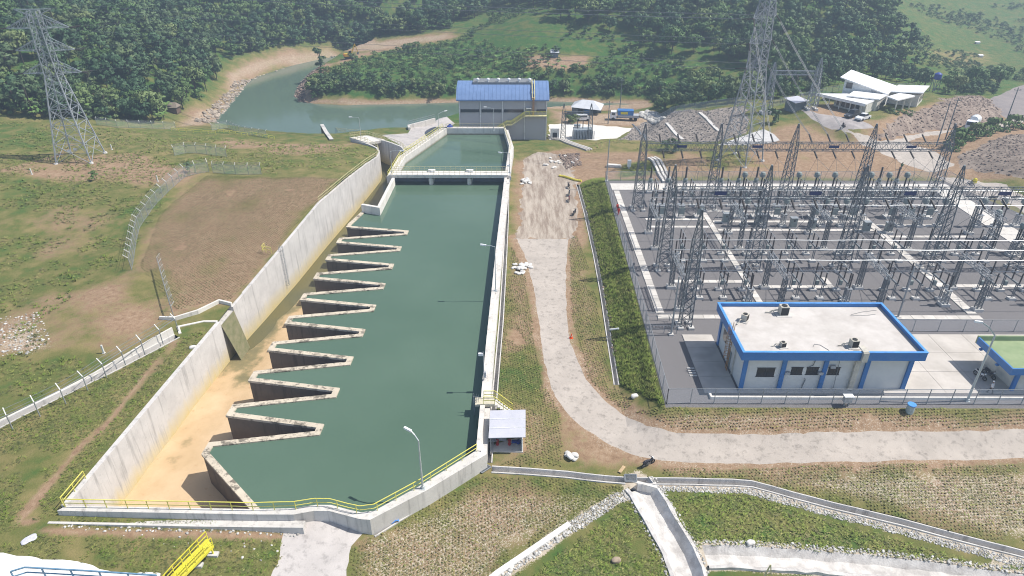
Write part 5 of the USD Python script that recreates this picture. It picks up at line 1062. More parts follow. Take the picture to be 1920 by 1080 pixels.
for x in (-.45, .45):
    for y in (-.6, .6): b.bar((x, y, .3), (x, y, 2.4), .1)
b.lohi((-.6, -.75, 2.4), (.6, .75, 2.52)); part("stand", b.m(), GALV, c_cb); part("footing", MB().lohi((-.8, -.9, -.1), (.8, .9, .34)).m(), PEDC, c_cb)
part("cabinet", MB().lohi((-.55, -.95, .9), (.55, -.62, 2.2)).m(), UNITG, c_cb); part("insulator", MB().lathe((0, 0, 2.5), sheds(0, 1.7, .2, 8), 10).m(), BUSH, c_cb); part("chamber", MB().lathe((0, 0, 4.2), sheds(0, 1.5, .24, 7), 10).m(), BUSH, c_cb); part("terminal", MB().box((0, 0, 4.2), (.7, .25, .15)).box((0, 0, 5.72), (.7, .25, .12)).m(), BUS, c_cb)
c_bx = proto_class("marshalling_box"); part("case", MB().lohi((-.55, -.4, .25), (.55, .4, 1.9)).m(), UNITG, c_bx); part("roof", MB().lohi((-.65, -.5, 1.9), (.65, .5, 1.98)).m(), BUS, c_bx); part("plinth", MB().lohi((-.6, -.45, -.1), (.6, .45, .24)).m(), PEDC, c_bx); part("window", MB().lohi((-.12, -.43, 1.3), (.12, -.4, 1.6)).m(), GLASS, c_bx)
PH_O = (-3.5, 0.0, 3.5); BAYX = [30.8, 45.0, 59.1, 73.2, 87.2]
BAYN = ["left bay", "second bay", "third bay", "fourth bay", "right bay"]; PHN = ["left", "middle", "right"]
ROWS = [(c_vt, "voltage_transformer", 127.6, "black post voltage transformer on the pale back strip", "transformer", (0, 1, 3)),
        (c_ct, "current_transformer", 124.6, "grey headed current transformer in the backmost row", "transformer", (1, 2, 3)),
        (c_ds, "disconnector", 121.8, "three post disconnector under the back gantry", "disconnector", (0, 1, 2, 3)),
        (c_cb, "circuit_breaker", 115.2, "grey circuit breaker between back gantry and far bus", "circuit breaker", (0, 1, 2, 3)),
        (c_ct, "current_transformer", 111.2, "grey headed current transformer behind the far bus", "transformer", (1, 2, 3, 4)),
        (c_ds, "disconnector", 98.4, "three post disconnector just behind the middle gantry", "disconnector", (0, 1, 2, 3, 4)),
        (c_ds, "disconnector", 86.4, "three post disconnector in the near row of the yard", "disconnector", (0, 1, 2, 3, 4))]
for ri, (cl, nm, y, lab, cat, bays) in enumerate(ROWS):
    for bk in bays:
        for ph in range(3):
            x = BAYX[bk] + PH_O[ph]
            if ri == 1 and bk == 1 and ph == 0: continue
            place(cl, nm, (x, y, 0), 0, "%s, %s unit of the %s" % (lab, PHN[ph], BAYN[bk]), cat, lab)
for k, (x, y) in enumerate([(34.0, 83.6), (48.2, 83.8), (62.3, 83.4), (75.4, 83.6), (89.5, 83.6)]): place(c_ar, "surge_arrester", (x, y, 0), 0, "thin black surge arrester, %s from the left in the front row of the yard" % ORD[k], "arrester", "front surge arresters")
for k, (x, y) in enumerate([(37.0, 99.6), (52.3, 99.8), (66.5, 99.6), (80.7, 99.6)]): place(c_ar, "surge_arrester", (x + 1.6, y, 0), 0, "thin black surge arrester behind the middle gantry, %s from the left" % ORD[k], "arrester", "surge arresters in the middle of the yard")
for k, (x, y) in enumerate([(38.6, 112.6), (50.2, 110.6), (53.3, 109.9), (62.6, 108.9), (66.4, 108.6), (44.6, 112.2)]): place(c_bx, "marshalling_box", (x, y, 0), 0, "grey marshalling box in the middle of the yard, %s from the left" % ORD[[0, 2, 3, 4, 5, 1][k]], "cabinet", "marshalling boxes")
for k, (x, y) in enumerate([(82.8, 106), (83.4, 100.5), (84.0, 95)]): place(c_ct, "current_transformer", (x, y, 0), 0, "grey headed current transformer beside the right hand concrete strip, %s from the back" % ORD[k], "transformer", "current transformers by the right strip")
# droppers and conductors, thin wires
WIRE_M = mat("conductor", (.22, .23, .24), None, 1, .5, metal=.3)
def sag(a, d, s, n=12):
    k = np.linspace(0, 1, n)[:, None]; p = np.asarray(a, float) * (1 - k) + np.asarray(d, float) * k; p[:, 2] -= (4 * s * k * (1 - k))[:, 0]; return p
for bk in range(5):
    if bk == 4: continue
    t = thing("conductor", "thin overhead conductors over the %s of the yard" % BAYN[bk], "wire", group="conductors of the yard")
    for ph in range(3):
        xa = (XA[bk] + XA[bk + 1]) / 2 + (-3.4, 0, 3.4)[ph]; xb = (XB[bk] + XB[bk + 1]) / 2 + (-3.4, 0, 3.4)[ph]; xq = BAYX[bk] + PH_O[ph]
        for q, w in ((sag((xa, 116.7, 10.95), (xb, 96.9, 11.4), .8), .035), (sag((xa, 116.7, 10.95), (xq, 115.2, 5.8), .2, 6), .035), (sag((xa, 116.7, 10.95), (xq, 121.8, 4.7), -.3, 6), .03), (sag((xb, 92.3, 11.3), (xq, 98.4, 4.7), -.2, 6), .035), (sag((xq, 121.8, 4.7), (xq, 124.6, 5.0), .3, 6), .03), (sag((xq, 115.2, 5.7), (xq, 111.2, 5.0), .4, 6), .03), (sag((xq, 111.2, 5.0), (xq, 106.6, 4.6), .4, 6), .03), (sag((xq, 96.6, 4.6), (xq, 88.3, 4.6), .5, 8), .03), (sag((xq, 88.9, 4.6), (xq, (81.9, 85.1, 88.3)[ph], 8.1), .1, 6), .04), (sag((xq, 103.4, 4.6), (xq, (101.6, 104.8, 108)[ph], 8.1), .1, 6), .04)): part("wire", MB().path(q, w).m(), WIRE_M, t)
for bk in range(5): solo("cross_pipe", MB().bar((BAYX[bk] - 4.6, 85.0, 4.75), (BAYX[bk] + 4.6, 85.0, 4.75), .1, 6).m(), BUS, "thin silvery cross pipe over the near disconnectors of the %s" % BAYN[bk], "bus pipe", "cross pipes")
# cable trenches: covers laid one by one
def trench(label, a, d, w, step=1.0, z=.14):
    a, d = np.asarray(a, float), np.asarray(d, float); L = np.linalg.norm(d - a); n = max(1, int(L / step)); u = (d - a) / L; s = np.array([-u[1], u[0]]); t = thing("cable_trench", label, "trench")
    rng = np.random.default_rng(int(L * 7 + a[0])); rz = math.atan2(u[1], u[0])
    for k in range(n):
        c_ = a + u * (k + .5) * L / n; part("cover_slab", MB().box((c_[0], c_[1], z / 2 - .02 + rng.uniform(-.012, .012)), (L / n - .05, w - rng.uniform(0, .05), z), rz + rng.uniform(-.012, .012)).m(), COVER, t)
    part("bed", MB().box((*((a + d) / 2), .01), (L, w * .9, .06), rz).m(), CONC, t)
trench("long pale cable trench down the left edge of the gravel yard", (20.7, 80.9), (20.7, 128.4), 1.15, 1.6)
trench("pale cable trench running back from behind the control building", (35.8, 77.6), (35.8, 117.2), .95, 1.1)
trench("long pale cable trench running back through the right half of the yard", (65.0, 80.9), (65.0, 118.0), 1.35, 1.1)
trench("pale cable trench across the front of the yard", (20.1, 79.9), (65.7, 79.9), 1.05, 1.6)
trench("short cross trench left of the middle trench, near the front", (24.6, 90.2), (35.2, 90.2), .9, 1.3)
trench("cross trench right of the middle trench, ending in the second bay", (36.4, 88.6), (48.6, 88.6), .85, 1.3)
trench("little end piece of trench turning back in the second bay", (48.2, 89.2), (48.2, 91.6), .8, 1.2)
trench("long cross trench in the right half, near the front", (65.8, 89.0), (85.0, 89.0), .95, 1.3)
trench("pale trench running back at the right strip", (83.6, 89.6), (83.6, 99.5), .9, 1.3)
trench("cross trench at the left, behind the far bus", (24.2, 114.0), (35.2, 114.0), .9, 1.3)
trench("cross trench at the left, just in front of the far bus", (24.2, 110.6), (35.2, 110.6), .8, 1.3)
trench("cross trench in the middle, backmost of three", (36.4, 118.0), (63.5, 118.0), .9, 1.6)
trench("cross trench in the middle, second of three", (36.4, 113.0), (64.2, 113.0), .85, 1.6)
trench("cross trench in the middle, nearest of three", (36.4, 109.3), (64.2, 109.3), .85, 1.6)
trench("cross trench right of the long trench, in front", (65.8, 106.6), (79.5, 106.6), .85, 1.4)
trench("cross trench right of the long trench, behind", (65.8, 111.4), (77.0, 111.4), .8, 1.4)
YRD = concrete("yard_concrete", (.58, .55, .51), .7)
structure("back_strip", MB().lohi((19.9, 128.9, -.1), (90.2, 132.6, .1)).m(), YRD, label="wide pale concrete strip along the back of the yard"); structure("side_strip", MB().lohi((85.6, 76.9, -.1), (90.0, 128.85, .095)).m(), YRD, label="wide pale concrete strip along the right of the yard")
# pavement slabs round the control building
PAVE = mat("pavement_concrete", (.52, .485, .445), (.40, .37, .335), .3, .9, .15, 8, detail=7.0)
def pave(x0, x1, y0, y1, nx, ny, lab):
    t = tag(UsdGeom.Xform.Define(stage, "/World/" + numbered("/World", "pavement")).GetPrim(), lab, None, None, "structure")
    for i in range(nx):
        for j in range(ny):
            ax, bx_ = x0 + (x1 - x0) * i / nx, x0 + (x1 - x0) * (i + 1) / nx; ay, by = y0 + (y1 - y0) * j / ny, y0 + (y1 - y0) * (j + 1) / ny
            part("paving_slab", MB().lohi((ax + .02, ay + .02, -.1), (bx_ - .02, by - .02, .10 + .006 * ((i * 3 + j * 5) % 3))).m(), PAVE, t)
pave(22.6, 26.6, 62.9, 75.4, 1, 4, "pale concrete pavement on the left of the control building")
pave(46.75, 74.0, 62.9, 75.6, 6, 3, "pale concrete pavement between control building and gatehouse")
pave(26.6, 46.75, 62.9, 63.35, 6, 1, "narrow pavement in front of the control building")
for k in range(8):
    y = (66.5 if k < 4 else 64.6) + (k % 4) * .42
    if k < 4: solo("pavement_bollard", MB().lohi((21.6, 66.2 + k * .5, 0), (22.5, 66.35 + k * .5, .12)).m(), PEDC, "thin white bar lying on the gravel beside the left pavement, %s from the front" % ORD[k], "bar", "bars beside the pavement")
solo("notice_board", MB().lohi((49.4, 76.3, .4), (52.0, 76.36, 1.5)).lohi((49.5, 76.36, 0), (49.6, 76.44, .5)).lohi((51.8, 76.36, 0), (51.9, 76.44, .5)).m(), mat("pale_board", (.66, .68, .70), None, 1, .5), "pale board on the inner fence right of the control building", "board")
# ================================================================== TRANSMISSION TOWERS AND LINES
TOW = mat("tower_steel", (.40, .43, .46), (.30, .33, .36), 1.0, .5, metal=.2, spec=.5)
TOWD = mat("tower_steel_dull", (.30, .32, .345), (.22, .24, .265), 1.0, .5, metal=.2, spec=.5)
def tower(label, loc, rz, H, hw, waist, arms, top_arm, m, n_low=6, arm_dy=.5):
    """Lattice tower: legs to the waist, then a slim body; arms = (height, reach, depth of the arm)."""
    t = thing("transmission_tower", label, "transmission tower", loc, rz); wz, wh = waist; b = MB()
    L1 = [(0.0, hw)]; z = 0.0
    for k in range(n_low): z += wz * (1.45 - .9 * k / (n_low - 1)) / n_low; L1.append((z, hw + (wh - hw) * z / wz))
    L1[-1] = (wz, wh); lattice(b, L1, .22, .09)
    # redundant members in the lowest panels
    C = np.array([[-1, -1], [1, -1], [1, 1], [-1, 1]])
    for (z0, h0), (z1, h1) in zip(L1[:3], L1[1:4]):
        zm, hm = (z0 + z1) / 2, (h0 + h1) / 2
        for i in range(4):
            p, q = C[i], C[(i + 1) % 4]; mid = (p + q) / 2
            for s in (p, q): b.bar((*(s * hm), zm), (*(mid * h1 * .5 + s * h1 * .5), z1), .07); b.bar((*(s * hm), zm), (*(mid * hm * .0 + (s * .5 + mid * .5) * hm), zm), .07)
    part("lower_body", b.m(), m, t)
    b = MB(); n = max(4, int((H - wz) / 1.9)); lattice(b, levels(wz, wh, H, wh * .72, n), .16, .07); part("upper_body", b.m(), m, t)
    for k, (za, R, dep) in enumerate(arms):
        for s in (-1, 1):
            b = MB(); w = wh * .85
            tip = np.array([s * R, 0, za])
            for y in (-w, w):
                b.bar((s * w, y, za), tip, .12); b.bar((s * w, y, za + dep), tip, .1)
                for f in (.25, .5, .75): p = np.array([s * w, y, za]) * (1 - f) + tip * f; q = np.array([s * w, y, za + dep]) * (1 - f) + tip * f; b.bar(p, q, .06); g = f - .25; b.bar(np.array([s * w, y, za + dep]) * (1 - g) + tip * g, p, .06)
            for f in (.25, .5, .75): b.bar(np.array([s * w, -w, za]) * (1 - f) + tip * f, np.array([s * w, w, za]) * (1 - f) + tip * f, .06)
            part("cross_arm", b.m(), m, t)
    b = MB(); za, R = top_arm
    for s in (-1, 1):
        for y in (-.5, .5): b.bar((0, y, za - 1.6), (s * R, 0, za), .1); b.bar((0, y, za - .1), (s * R, 0, za), .1)
        for f in (.3, .6): b.bar((s * R * f, .5 * (1 - f), za - 1.6 + 1.6 * f), (s * R * f, -.5 * (1 - f), za), .06)
    part("earth_wire_arm", b.m(), m, t)
    for x in (-1, 1):
        for y in (-1, 1): part("footing", MB().lathe((x * hw, y * hw, -.6), [(.55, 0), (.5, .7), (.38, 1.0), (0, 1.0)], 8).m(), PEDC, t)
    return t
lc = np.array([-98.2, 145.2]); lz = float(T(*lc)) - .1
tl = tower("tall grey lattice transmission tower on the grassy rise at the left", (lc[0], lc[1], lz), .12, 31.2, 3.7, (18.5, 1.25), [(19.0, 5.9, 2.3), (23.6, 5.9, 2.3), (28.0, 6.1, 2.4)], (31.6, 3.6), TOW)
for x, z, dy in ((-2.0, 2.9, -2.9), (-.6, 3.2, -3.0)): part("plate", MB().box((x + 1.5, dy, z), (.7, .05, .5)).m(), LAMP_W, tl)
rc = np.array([51.65, 147.9]); rz0 = float(T(*rc))
tr = tower("tall lattice transmission tower behind the back gantry, its top out of the picture", (rc[0], rc[1], rz0), math.atan2(4.7, 5.4), 38.0, 3.58, (20.5, 1.5), [(21.2, 4.1, 2.4), (26.1, 4.3, 2.4), (31.0, 4.4, 2.4)], (38.4, 3.6), TOWD)
def arm_tips(loc, rz, z, R): u = np.array([math.cos(rz), math.sin(rz), 0]); o = np.array([loc[0], loc[1], loc[2] + z]); return o - u * R, o + u * R
# insulator strings and lines
def line_set(label, segs, w=.05, strings=()):
    t = thing("power_line", label, "wire")
    for a, d, s in segs: part("wire", MB().path(sag(a, d, s, 20), w).m(), WIRE_M, t)
    for a, d in strings: part("insulator_string", string_ins(MB(), a, d, .13, 8).m(), BUSH, t)
RT = [arm_tips((rc[0], rc[1], rz0), math.atan2(4.7, 5.4), z, R) for z, R, _ in [(21.2, 4.1, 0), (26.1, 4.3, 0), (31.0, 4.4, 0)]]
LT = [arm_tips((lc[0], lc[1], lz), .12, z, R) for z, R in [(19.0, 5.9), (23.6, 5.9), (28.0, 6.1)]]
segs, strs = [], []
for k in range(3):
    a, d = RT[k]
    far = [np.array([-430, 330 + 6 * k, 26 + 9 * k]), np.array([-430, 340 + 6 * k, 26 + 9 * k])]
    for e, f in zip((a, d), far):
        u = (f - e) / np.linalg.norm(f - e); p = e + u * 2.2 - [0, 0, .25]; strs.append((e, p)); segs.append((p, f, 5 + k)); 
        if k == 2: segs.append((p + [0, .4, 0], f + [0, .4, 0], 5 + k))
line_set("long power lines strung from the right tower across the river to the left", segs, .065, strs)
segs, strs = [], []
for k in range(3):
    for s, e in enumerate(RT[k]):
        xg = (XA[1] + XA[2]) / 2 + (-3.7, -.3, 3.1)[k] if s == 0 else (XA[2] + XA[3]) / 2 + (-3.7, -.3, 3.1)[k]
        f = np.array([xg, 121.4, 13.95]); u = (f - e) / np.linalg.norm(f - e); p = e + u * 2.2
        strs.append((e, p)); segs += [(p + [.15, 0, 0], f + [.1, 0, 0], .5), (p - [.15, 0, 0], f - [.1, 0, 0], .5)]
line_set("steep twin conductors coming down from the right tower to the back gantry", segs, .06, strs)
segs, strs = [], []
for k in range(3):
    for s, e in enumerate(LT[k]):
        f = e + np.array([-60, 260, 26.0]) if s == 0 else e + np.array([330, 230, 22.0])
        u = (f - e) / np.linalg.norm(f - e); p = e + u * 2.0; strs.append((e, p)); segs.append((p, f, 6)); segs.append((p, e + [.4, -.6, -2.6], -.4)); segs.append((e + [.4, -.6, -2.6], e + [-1.6 if s == 0 else 1.2, -1.6, -.1], .3)); strs.append((e, e + [-1.6 if s == 0 else 1.6, -.5, -.1]))
line_set("thin power lines leaving the arms of the left tower towards the forested slope", segs, .022, strs)
# portal gantry beside the shed
gq = [G(1436, 212), G(1520, 205)]
t = thing("gantry", "lattice portal gantry in front of the forest, left of the shed", "gantry")
for p in gq:
    part("mast", lattice(MB(), [(z + p[2], h) for z, h in levels(0, 1.1, 10.5, .5, 8)] + [(p[2] + 13.0, .1)], .14, .07, (p[0], p[1])).m(), TOWD, t)
    for x in (-1, 1): part("footing", MB().box((p[0] + x, p[1], p[2] + .1), (.8, 2.8, .7)).m(), PEDC, t)
zz0 = (gq[0][2] + gq[1][2]) / 2 + 9.4
part("girder", truss(MB(), (gq[0][0], gq[0][1], zz0), (gq[1][0], gq[1][1], zz0), .9, 1.0, 12, .1, .05).m(), TOWD, t)
for f in (.25, .5, .75): q = gq[0] * (1 - f) + gq[1] * f; part("insulator_string", string_ins(MB(), (q[0], q[1] - .4, zz0), (q[0] + .3, q[1] - 1.8, zz0 - .8), .12, 7).m(), BUSH, t)
# small gantry over the transformer
tq = [P(1055, 262, -5), P(1105, 262, -5)]
t = thing("gantry", "small gantry of two slim masts over the big transformer", "gantry")
for p in tq: part("mast", lattice(MB(), [(z + p[2], h) for z, h in levels(0, .7, 7.6, .4, 7)] + [(p[2] + 10, .08)], .11, .055, (p[0], p[1] - .6)).m(), LATT, t)
part("girder", truss(MB(), (tq[0][0], tq[0][1] - .6, 2.3), (tq[1][0], tq[1][1] - .6, 2.3), .6, .6, 8, .09, .05).m(), LATT, t)
# wooden poles by the hill road
for (px, py, h, ax, lab) in [(1755, 275, 11, .0, "leaning grey pole, left of a pair by the hill road"), (1772, 262, 10.5, .0, "thin grey pole, right of a pair by the hill road"), (1882, 240, 10.5, 0, "dark pole on the bushy bank beside the white truck"), (1162, 206, 10, 0, "thin pole in the yard behind the power house"), (1140, 232, 7, 0, "short yellowish pole at the yard corner")]:
    p = G(px, py); t = thing("pole", lab, "pole", p); part("shaft", MB().lathe((0, 0, -.3), [(.16, 0), (.1, h), (0, h)], 7).m(), STEEL_DARK, t); part("crossarm", MB().bar((-.9, 0, h - .9), (.9, 0, h - .9), .1).m(), STEEL_DARK, t)
    for x in (-.75, 0, .75): part("insulator", MB().lathe((x, 0, h - .85), [(.06, 0), (.08, .2), (0, .24)], 6).m(), BUSH, t)
# ================================================================== VEGETATION
def leaf_look(name, c1, c2, c3, tr=.22):
    return usdkit.material(stage, "/World/Looks/" + name, {
        "oi": ("object_info", {}), "g": ("geometry", {}), "n": ("noise_texture", {"scale": .05, "detail": 3.0}), "a": ("math", {"math_type": "multiply_add", "value2": .55}), "b": ("math", {"math_type": "multiply_add", "value2": .35}), "n2": ("math", {"math_type": "multiply", "value2": .55}),
        "r": ("rgb_ramp", {"ramp": [(.15, c1), (.5, c2), (.9, c3)]}), "d": ("principled_bsdf", {"roughness": .6, "specular_ior_level": .2})},
        [("g.position", "n.vector"), ("n.fac", "n2.value1"), ("oi.random", "a.value1"), ("n2.value", "a.value3"), ("g.random_per_island", "b.value1"), ("a.value", "b.value3"), ("b.value", "r.fac"), ("r.color", "d.base_color")], surface="d.BSDF")
LEAF_D = leaf_look("forest_leaves", (.036, .078, .038), (.062, .120, .056), (.118, .160, .070))
LEAF_M = leaf_look("mixed_leaves", (.055, .115, .036), (.095, .165, .052), (.165, .205, .080))
LEAF_B = leaf_look("banana_leaves", (.07, .16, .04), (.11, .21, .055), (.17, .25, .08), .35)
LEAF_G = leaf_look("grass_blades", (.13, .165, .045), (.19, .22, .062), (.30, .275, .11), .4)
LEAF_L = leaf_look("lush_grass_blades", (.12, .19, .032), (.165, .225, .042), (.24, .255, .075), .4)
LEAF_S = leaf_look("sod_blades", (.075, .098, .032), (.12, .135, .050), (.21, .19, .09), .3)
BARK = mat("bark", (.10, .08, .06), (.06, .05, .04), 3, .9)
def foliage(rng, clumps, n, size, flat=.75):
    """Leaf clumps: small quads spread over the shells of several blobs; normals follow the blobs, so that light falls softly."""
    V, F, Nn = [], [], []
    for (c, r) in clumps:
        d = rng.normal(size=(n, 3)); d[:, 2] = np.abs(d[:, 2]) * .9 + rng.normal(size=n) * .35; d /= np.linalg.norm(d, axis=1, keepdims=True)
        p = np.asarray(c) + d * r * np.array([1, 1, flat]) * rng.uniform(.72, 1.08, (n, 1))
        nn = d + rng.normal(size=(n, 3)) * .55; nn /= np.linalg.norm(nn, axis=1, keepdims=True)
        a = np.cross(nn, rng.normal(size=(n, 3))); a /= np.linalg.norm(a, axis=1, keepdims=True); b = np.cross(nn, a)
        s = size * rng.uniform(.6, 1.3, (n, 1)); k = len(V) and sum(len(x) for x in V)
        q = np.stack([p - a * s, p + b * s * .55 + nn * s * .12, p + a * s, p - b * s * .55 - nn * s * .06], 1).reshape(-1, 3)
        i = np.arange(n) * 4 + (k or 0); f = np.stack([np.c_[i, i + 1, i + 2], np.c_[i, i + 2, i + 3]], 1); g = np.cross(q[1::4] - q[0::4], q[2::4] - q[0::4]); f[(g * (d * .75 + nn * .45)).sum(1) < 0] = f[(g * (d * .75 + nn * .45)).sum(1) < 0][:, :, ::-1]; F.append(f.reshape(-1, 3)); V.append(q)
        no = d * .75 + nn * .45; no /= np.linalg.norm(no, axis=1, keepdims=True); Nn.append(np.repeat(no, 4, 0))
    return np.vstack(V), np.vstack(F), np.vstack(Nn)
def leafy(path_parent, name, V, F, Nn, m):
    par = _path(path_parent); q = usdkit.mesh(stage, par + "/" + numbered(par, name), (V, F), m)
    q.CreateNormalsAttr(Vt.Vec3fArray.FromNumpy(Nn.astype(np.float32))); q.SetNormalsInterpolation("vertex"); return q.GetPrim()
def crown_clumps(rng, H, R, k, low=.35):
    out = []
    for _ in range(k):
        z = rng.uniform(low, 1.0); rr = R * math.sqrt(max(0, 1 - ((z - .6) / .52) ** 2)) * rng.uniform(.25, .85); a = rng.uniform(0, 6.283)
        out.append(((rr * math.cos(a), rr * math.sin(a), H * z * .92), R * rng.uniform(.30, .46)))
    return out
def tree_class(name, seed, H, R, k, n, size, m, low=.35):
    rng = np.random.default_rng(seed); c = proto_class(name); cl = crown_clumps(rng, H, R, k, low)
    b = MB(); b.path([(0, 0, -.8), (rng.normal() * .1, rng.normal() * .1, H * .35), (rng.normal() * .25, rng.normal() * .25, H * .8)], H * .035, 6)
    for (q, r) in cl[:6]: b.bar((0, 0, H * rng.uniform(.25, .5)), np.array(q) * [.85, .85, .95], H * .014)
    part("trunk", b.m(), BARK, c); leafy(c, "crown", *foliage(rng, cl, n, size), m); return c
TREES = [tree_class("tall_tree", 1, 9.5, 3.4, 15, 46, .50, LEAF_D), tree_class("round_tree", 2, 7.5, 3.6, 14, 46, .48, LEAF_D), tree_class("slim_tree", 3, 10.5, 2.6, 13, 44, .46, LEAF_D, .3), tree_class("spreading_tree", 4, 8.2, 4.2, 17, 44, .5, LEAF_M, .5), tree_class("light_tree", 5, 7.0, 2.9, 11, 40, .42, LEAF_M)]
BUSHES = [tree_class("round_bush", 11, 2.6, 1.9, 8, 36, .30, LEAF_M, .15), tree_class("low_bush", 12, 1.7, 1.7, 7, 34, .26, LEAF_M, .1), tree_class("tall_bush", 13, 4.2, 2.1, 10, 38, .34, LEAF_D, .15)]
def arch_leaves(rng, n, L, w, up, droop, z0):
    V, F = [], []
    for i in range(n):
        a = rng.uniform(0, 6.283); u = np.array([math.cos(a), math.sin(a), 0]); s = np.array([-u[1], u[0], 0]); l = L * rng.uniform(.7, 1.1); t = np.linspace(0, 1, 5)
        c = np.array([0, 0, z0]) + u * (l * t)[:, None] * .9 + np.array([0, 0, 1.0]) * (l * (up * t - droop * t * t))[:, None]; ww = w * np.array([.3, .9, 1, .7, .1])
        k = len(V) * 10; V.append(np.vstack([c + s * ww[:, None] / 2 + [0, 0, .04], c - s * ww[:, None] / 2])); j = np.arange(4) + k; F.append(np.vstack([np.c_[j, j + 1, j + 6], np.c_[j, j + 6, j + 5]]))
    V, F = np.vstack(V), np.vstack(F); g = np.cross(V[F[:, 1]] - V[F[:, 0]], V[F[:, 2]] - V[F[:, 0]]); F[g[:, 2] < 0] = F[g[:, 2] < 0][:, ::-1]; return V, F
def plant_class(name, seed, n, L, w, up, droop, z0, h, m):
    rng = np.random.default_rng(seed); c = proto_class(name); part("stem", MB().lathe((0, 0, -.4), [(.14, 0), (.10, h + .4), (0, h + .4)], 6).m(), BARK, c); V, F = arch_leaves(rng, n, L, w, up, droop, z0); part("leaf_crown", (V, F), m, c, smooth=True); return c
BANANA = plant_class("banana_plant", 21, 10, 2.3, .6, 1.0, .85, 1.5, 1.6, LEAF_B); BANANA2 = plant_class("banana_plant_small", 22, 8, 1.6, .5, 1.1, .8, .8, .9, LEAF_B); PALM = plant_class("palm", 23, 16, 3.0, .45, .55, .95, 7.5, 7.6, LEAF_D)

def instancer(name, label, protos, pos, rot, scl, idx):
    """Things nobody could count, as one object."""
    path = "/World/" + numbered("/World", name); pi = UsdGeom.PointInstancer.Define(stage, path); tg = []
    for k, p in enumerate(protos):
        q = path + "/kind_%s" % "abcdefgh"[k]
        if isinstance(p, Usd.Prim): x = UsdGeom.Xform.Define(stage, q); x.GetPrim().GetReferences().AddInternalReference(p.GetPath())
        else: p(q)
        tg.append(q)
    pi.CreatePrototypesRel().SetTargets(tg); pi.CreateProtoIndicesAttr(Vt.IntArray.FromNumpy(np.asarray(idx, np.int32))); pi.CreatePositionsAttr(Vt.Vec3fArray.FromNumpy(np.asarray(pos, np.float32)))
    h = np.asarray(rot, float); q = np.zeros((len(h), 4), np.float16); q[:, 2] = np.sin(h / 2); q[:, 3] = np.cos(h / 2)
    pi.CreateOrientationsAttr(Vt.QuathArray.FromNumpy(q)); s = np.asarray(scl, np.float32); pi.CreateScalesAttr(Vt.Vec3fArray.FromNumpy(np.repeat(s[:, None], 3, 1) if s.ndim == 1 else s))
    return tag(pi.GetPrim(), label, None, None, "stuff")
def scatter(poly, spacing, rng, jitter=.45):
    b = poly.bounds; gx, gy = np.meshgrid(np.arange(b[0], b[2], spacing), np.arange(b[1], b[3], spacing * .88)); gx = gx + (np.arange(gx.shape[0]) % 2)[:, None] * spacing / 2
    p = np.c_[gx.ravel(), gy.ravel()]; p += rng.uniform(-jitter, jitter, p.shape) * spacing; return p[shapely.contains_xy(poly, p[:, 0], p[:, 1])]
def clear(p, d=2.0):
    return p[(shapely.distance(CLEAR, shapely.points(p)) > d)]
CLEAR = unary_union([p for _, p in sheets] + [RIVER_POLY, HOLE, SUB_POLY]).buffer(0)
LEFT_EDGE = GG([(-160, 212), (0, 214), (60, 222), (150, 226), (230, 228), (300, 232), (338, 208), (398, 182), (408, 152), (412, 128), (450, 106), (520, 90), (620, 77), (720, 69), (800, 60), (852, 52)])
LEFT_FOREST = Polygon(LEFT_EDGE + [(40, 470), (-360, 520), (-420, 260)]).buffer(0)
HILL_EDGE = GG([(858, 48), (880, 32), (930, 18), (985, 14), (1030, 28), (1075, 42), (1150, 66), (1240, 104), (1320, 112), (1400, 128), (1480, 152), (1560, 158), (1640, 148), (1700, 128), (1712, 105), (1690, 70), (1660, 20), (1650, -30)])
HILL_FOREST = Polygon(HILL_EDGE + [(230, 470), (40, 470)]).buffer(0)
OFFICE_TREES = Polygon(GG([(1430, 150), (1560, 158), (1700, 135), (1730, 150), (1740, 172), (1700, 160), (1610, 140), (1560, 172), (1520, 180), (1480, 196), (1420, 190)])).buffer(0)
RIGHT_TREES = Polygon(GG([(1770, 178), (1780, 150), (1850, 168), (1990, 150), (1990, 182), (1880, 188), (1830, 182)])).buffer(0)
MOUND_TREES = Polygon(GG([(1215, 222), (1225, 190), (1290, 172), (1400, 165), (1420, 190), (1330, 197), (1260, 208)])).buffer(0)
TONGUE = Polygon(GG([(585, 178), (578, 160), (600, 135), (640, 118), (710, 101), (850, 78), (880, 60), (1010, 60), (1180, 95), (1300, 130), (1340, 165), (1250, 180), (1040, 180), (860, 185), (640, 187)])).buffer(0)
rng = np.random.default_rng(77)
spots = []                                         # x, y, kind of plant, scale
def add_spots(poly, spacing, kinds, w, smin, smax, name, gap=0.0):
    p = clear(scatter(poly, spacing, rng), 1.2)
    if gap: p = p[fbm(np.c_[p / 26, p[:, :1] * 0], 3, 4) > gap]
    k = rng.choice(len(kinds), len(p), p=np.array(w) / sum(w)); s = rng.uniform(smin, smax, len(p))
    for q, kk, ss in zip(p, k, s): spots.append((q[0], q[1], kinds[kk], ss, name))
add_spots(LEFT_FOREST, 5.0, TREES + [PALM, BANANA], [4, 4, 3, 3, 3, .35, 1.0], .62, 1.12, "left")
add_spots(Polygon(LEFT_EDGE + [(x - 10 if x > -60 else x, y + 16) for x, y in LEFT_EDGE[::-1]]).buffer(0).intersection(LEFT_FOREST), 2.7, [BANANA, BANANA2, BUSHES[0], BUSHES[2], TREES[4]], [4, 2, 3, 3, 1], .8, 1.3, "left_edge")
add_spots(HILL_FOREST, 5.2, TREES + [BUSHES[2]], [3, 4, 2, 4, 3, 2], .6, 1.1, "hill")
add_spots(OFFICE_TREES, 4.2, TREES[1:] + [BANANA, BUSHES[2]], [3, 2, 2, 3, 2, 3], .5, .85, "office")
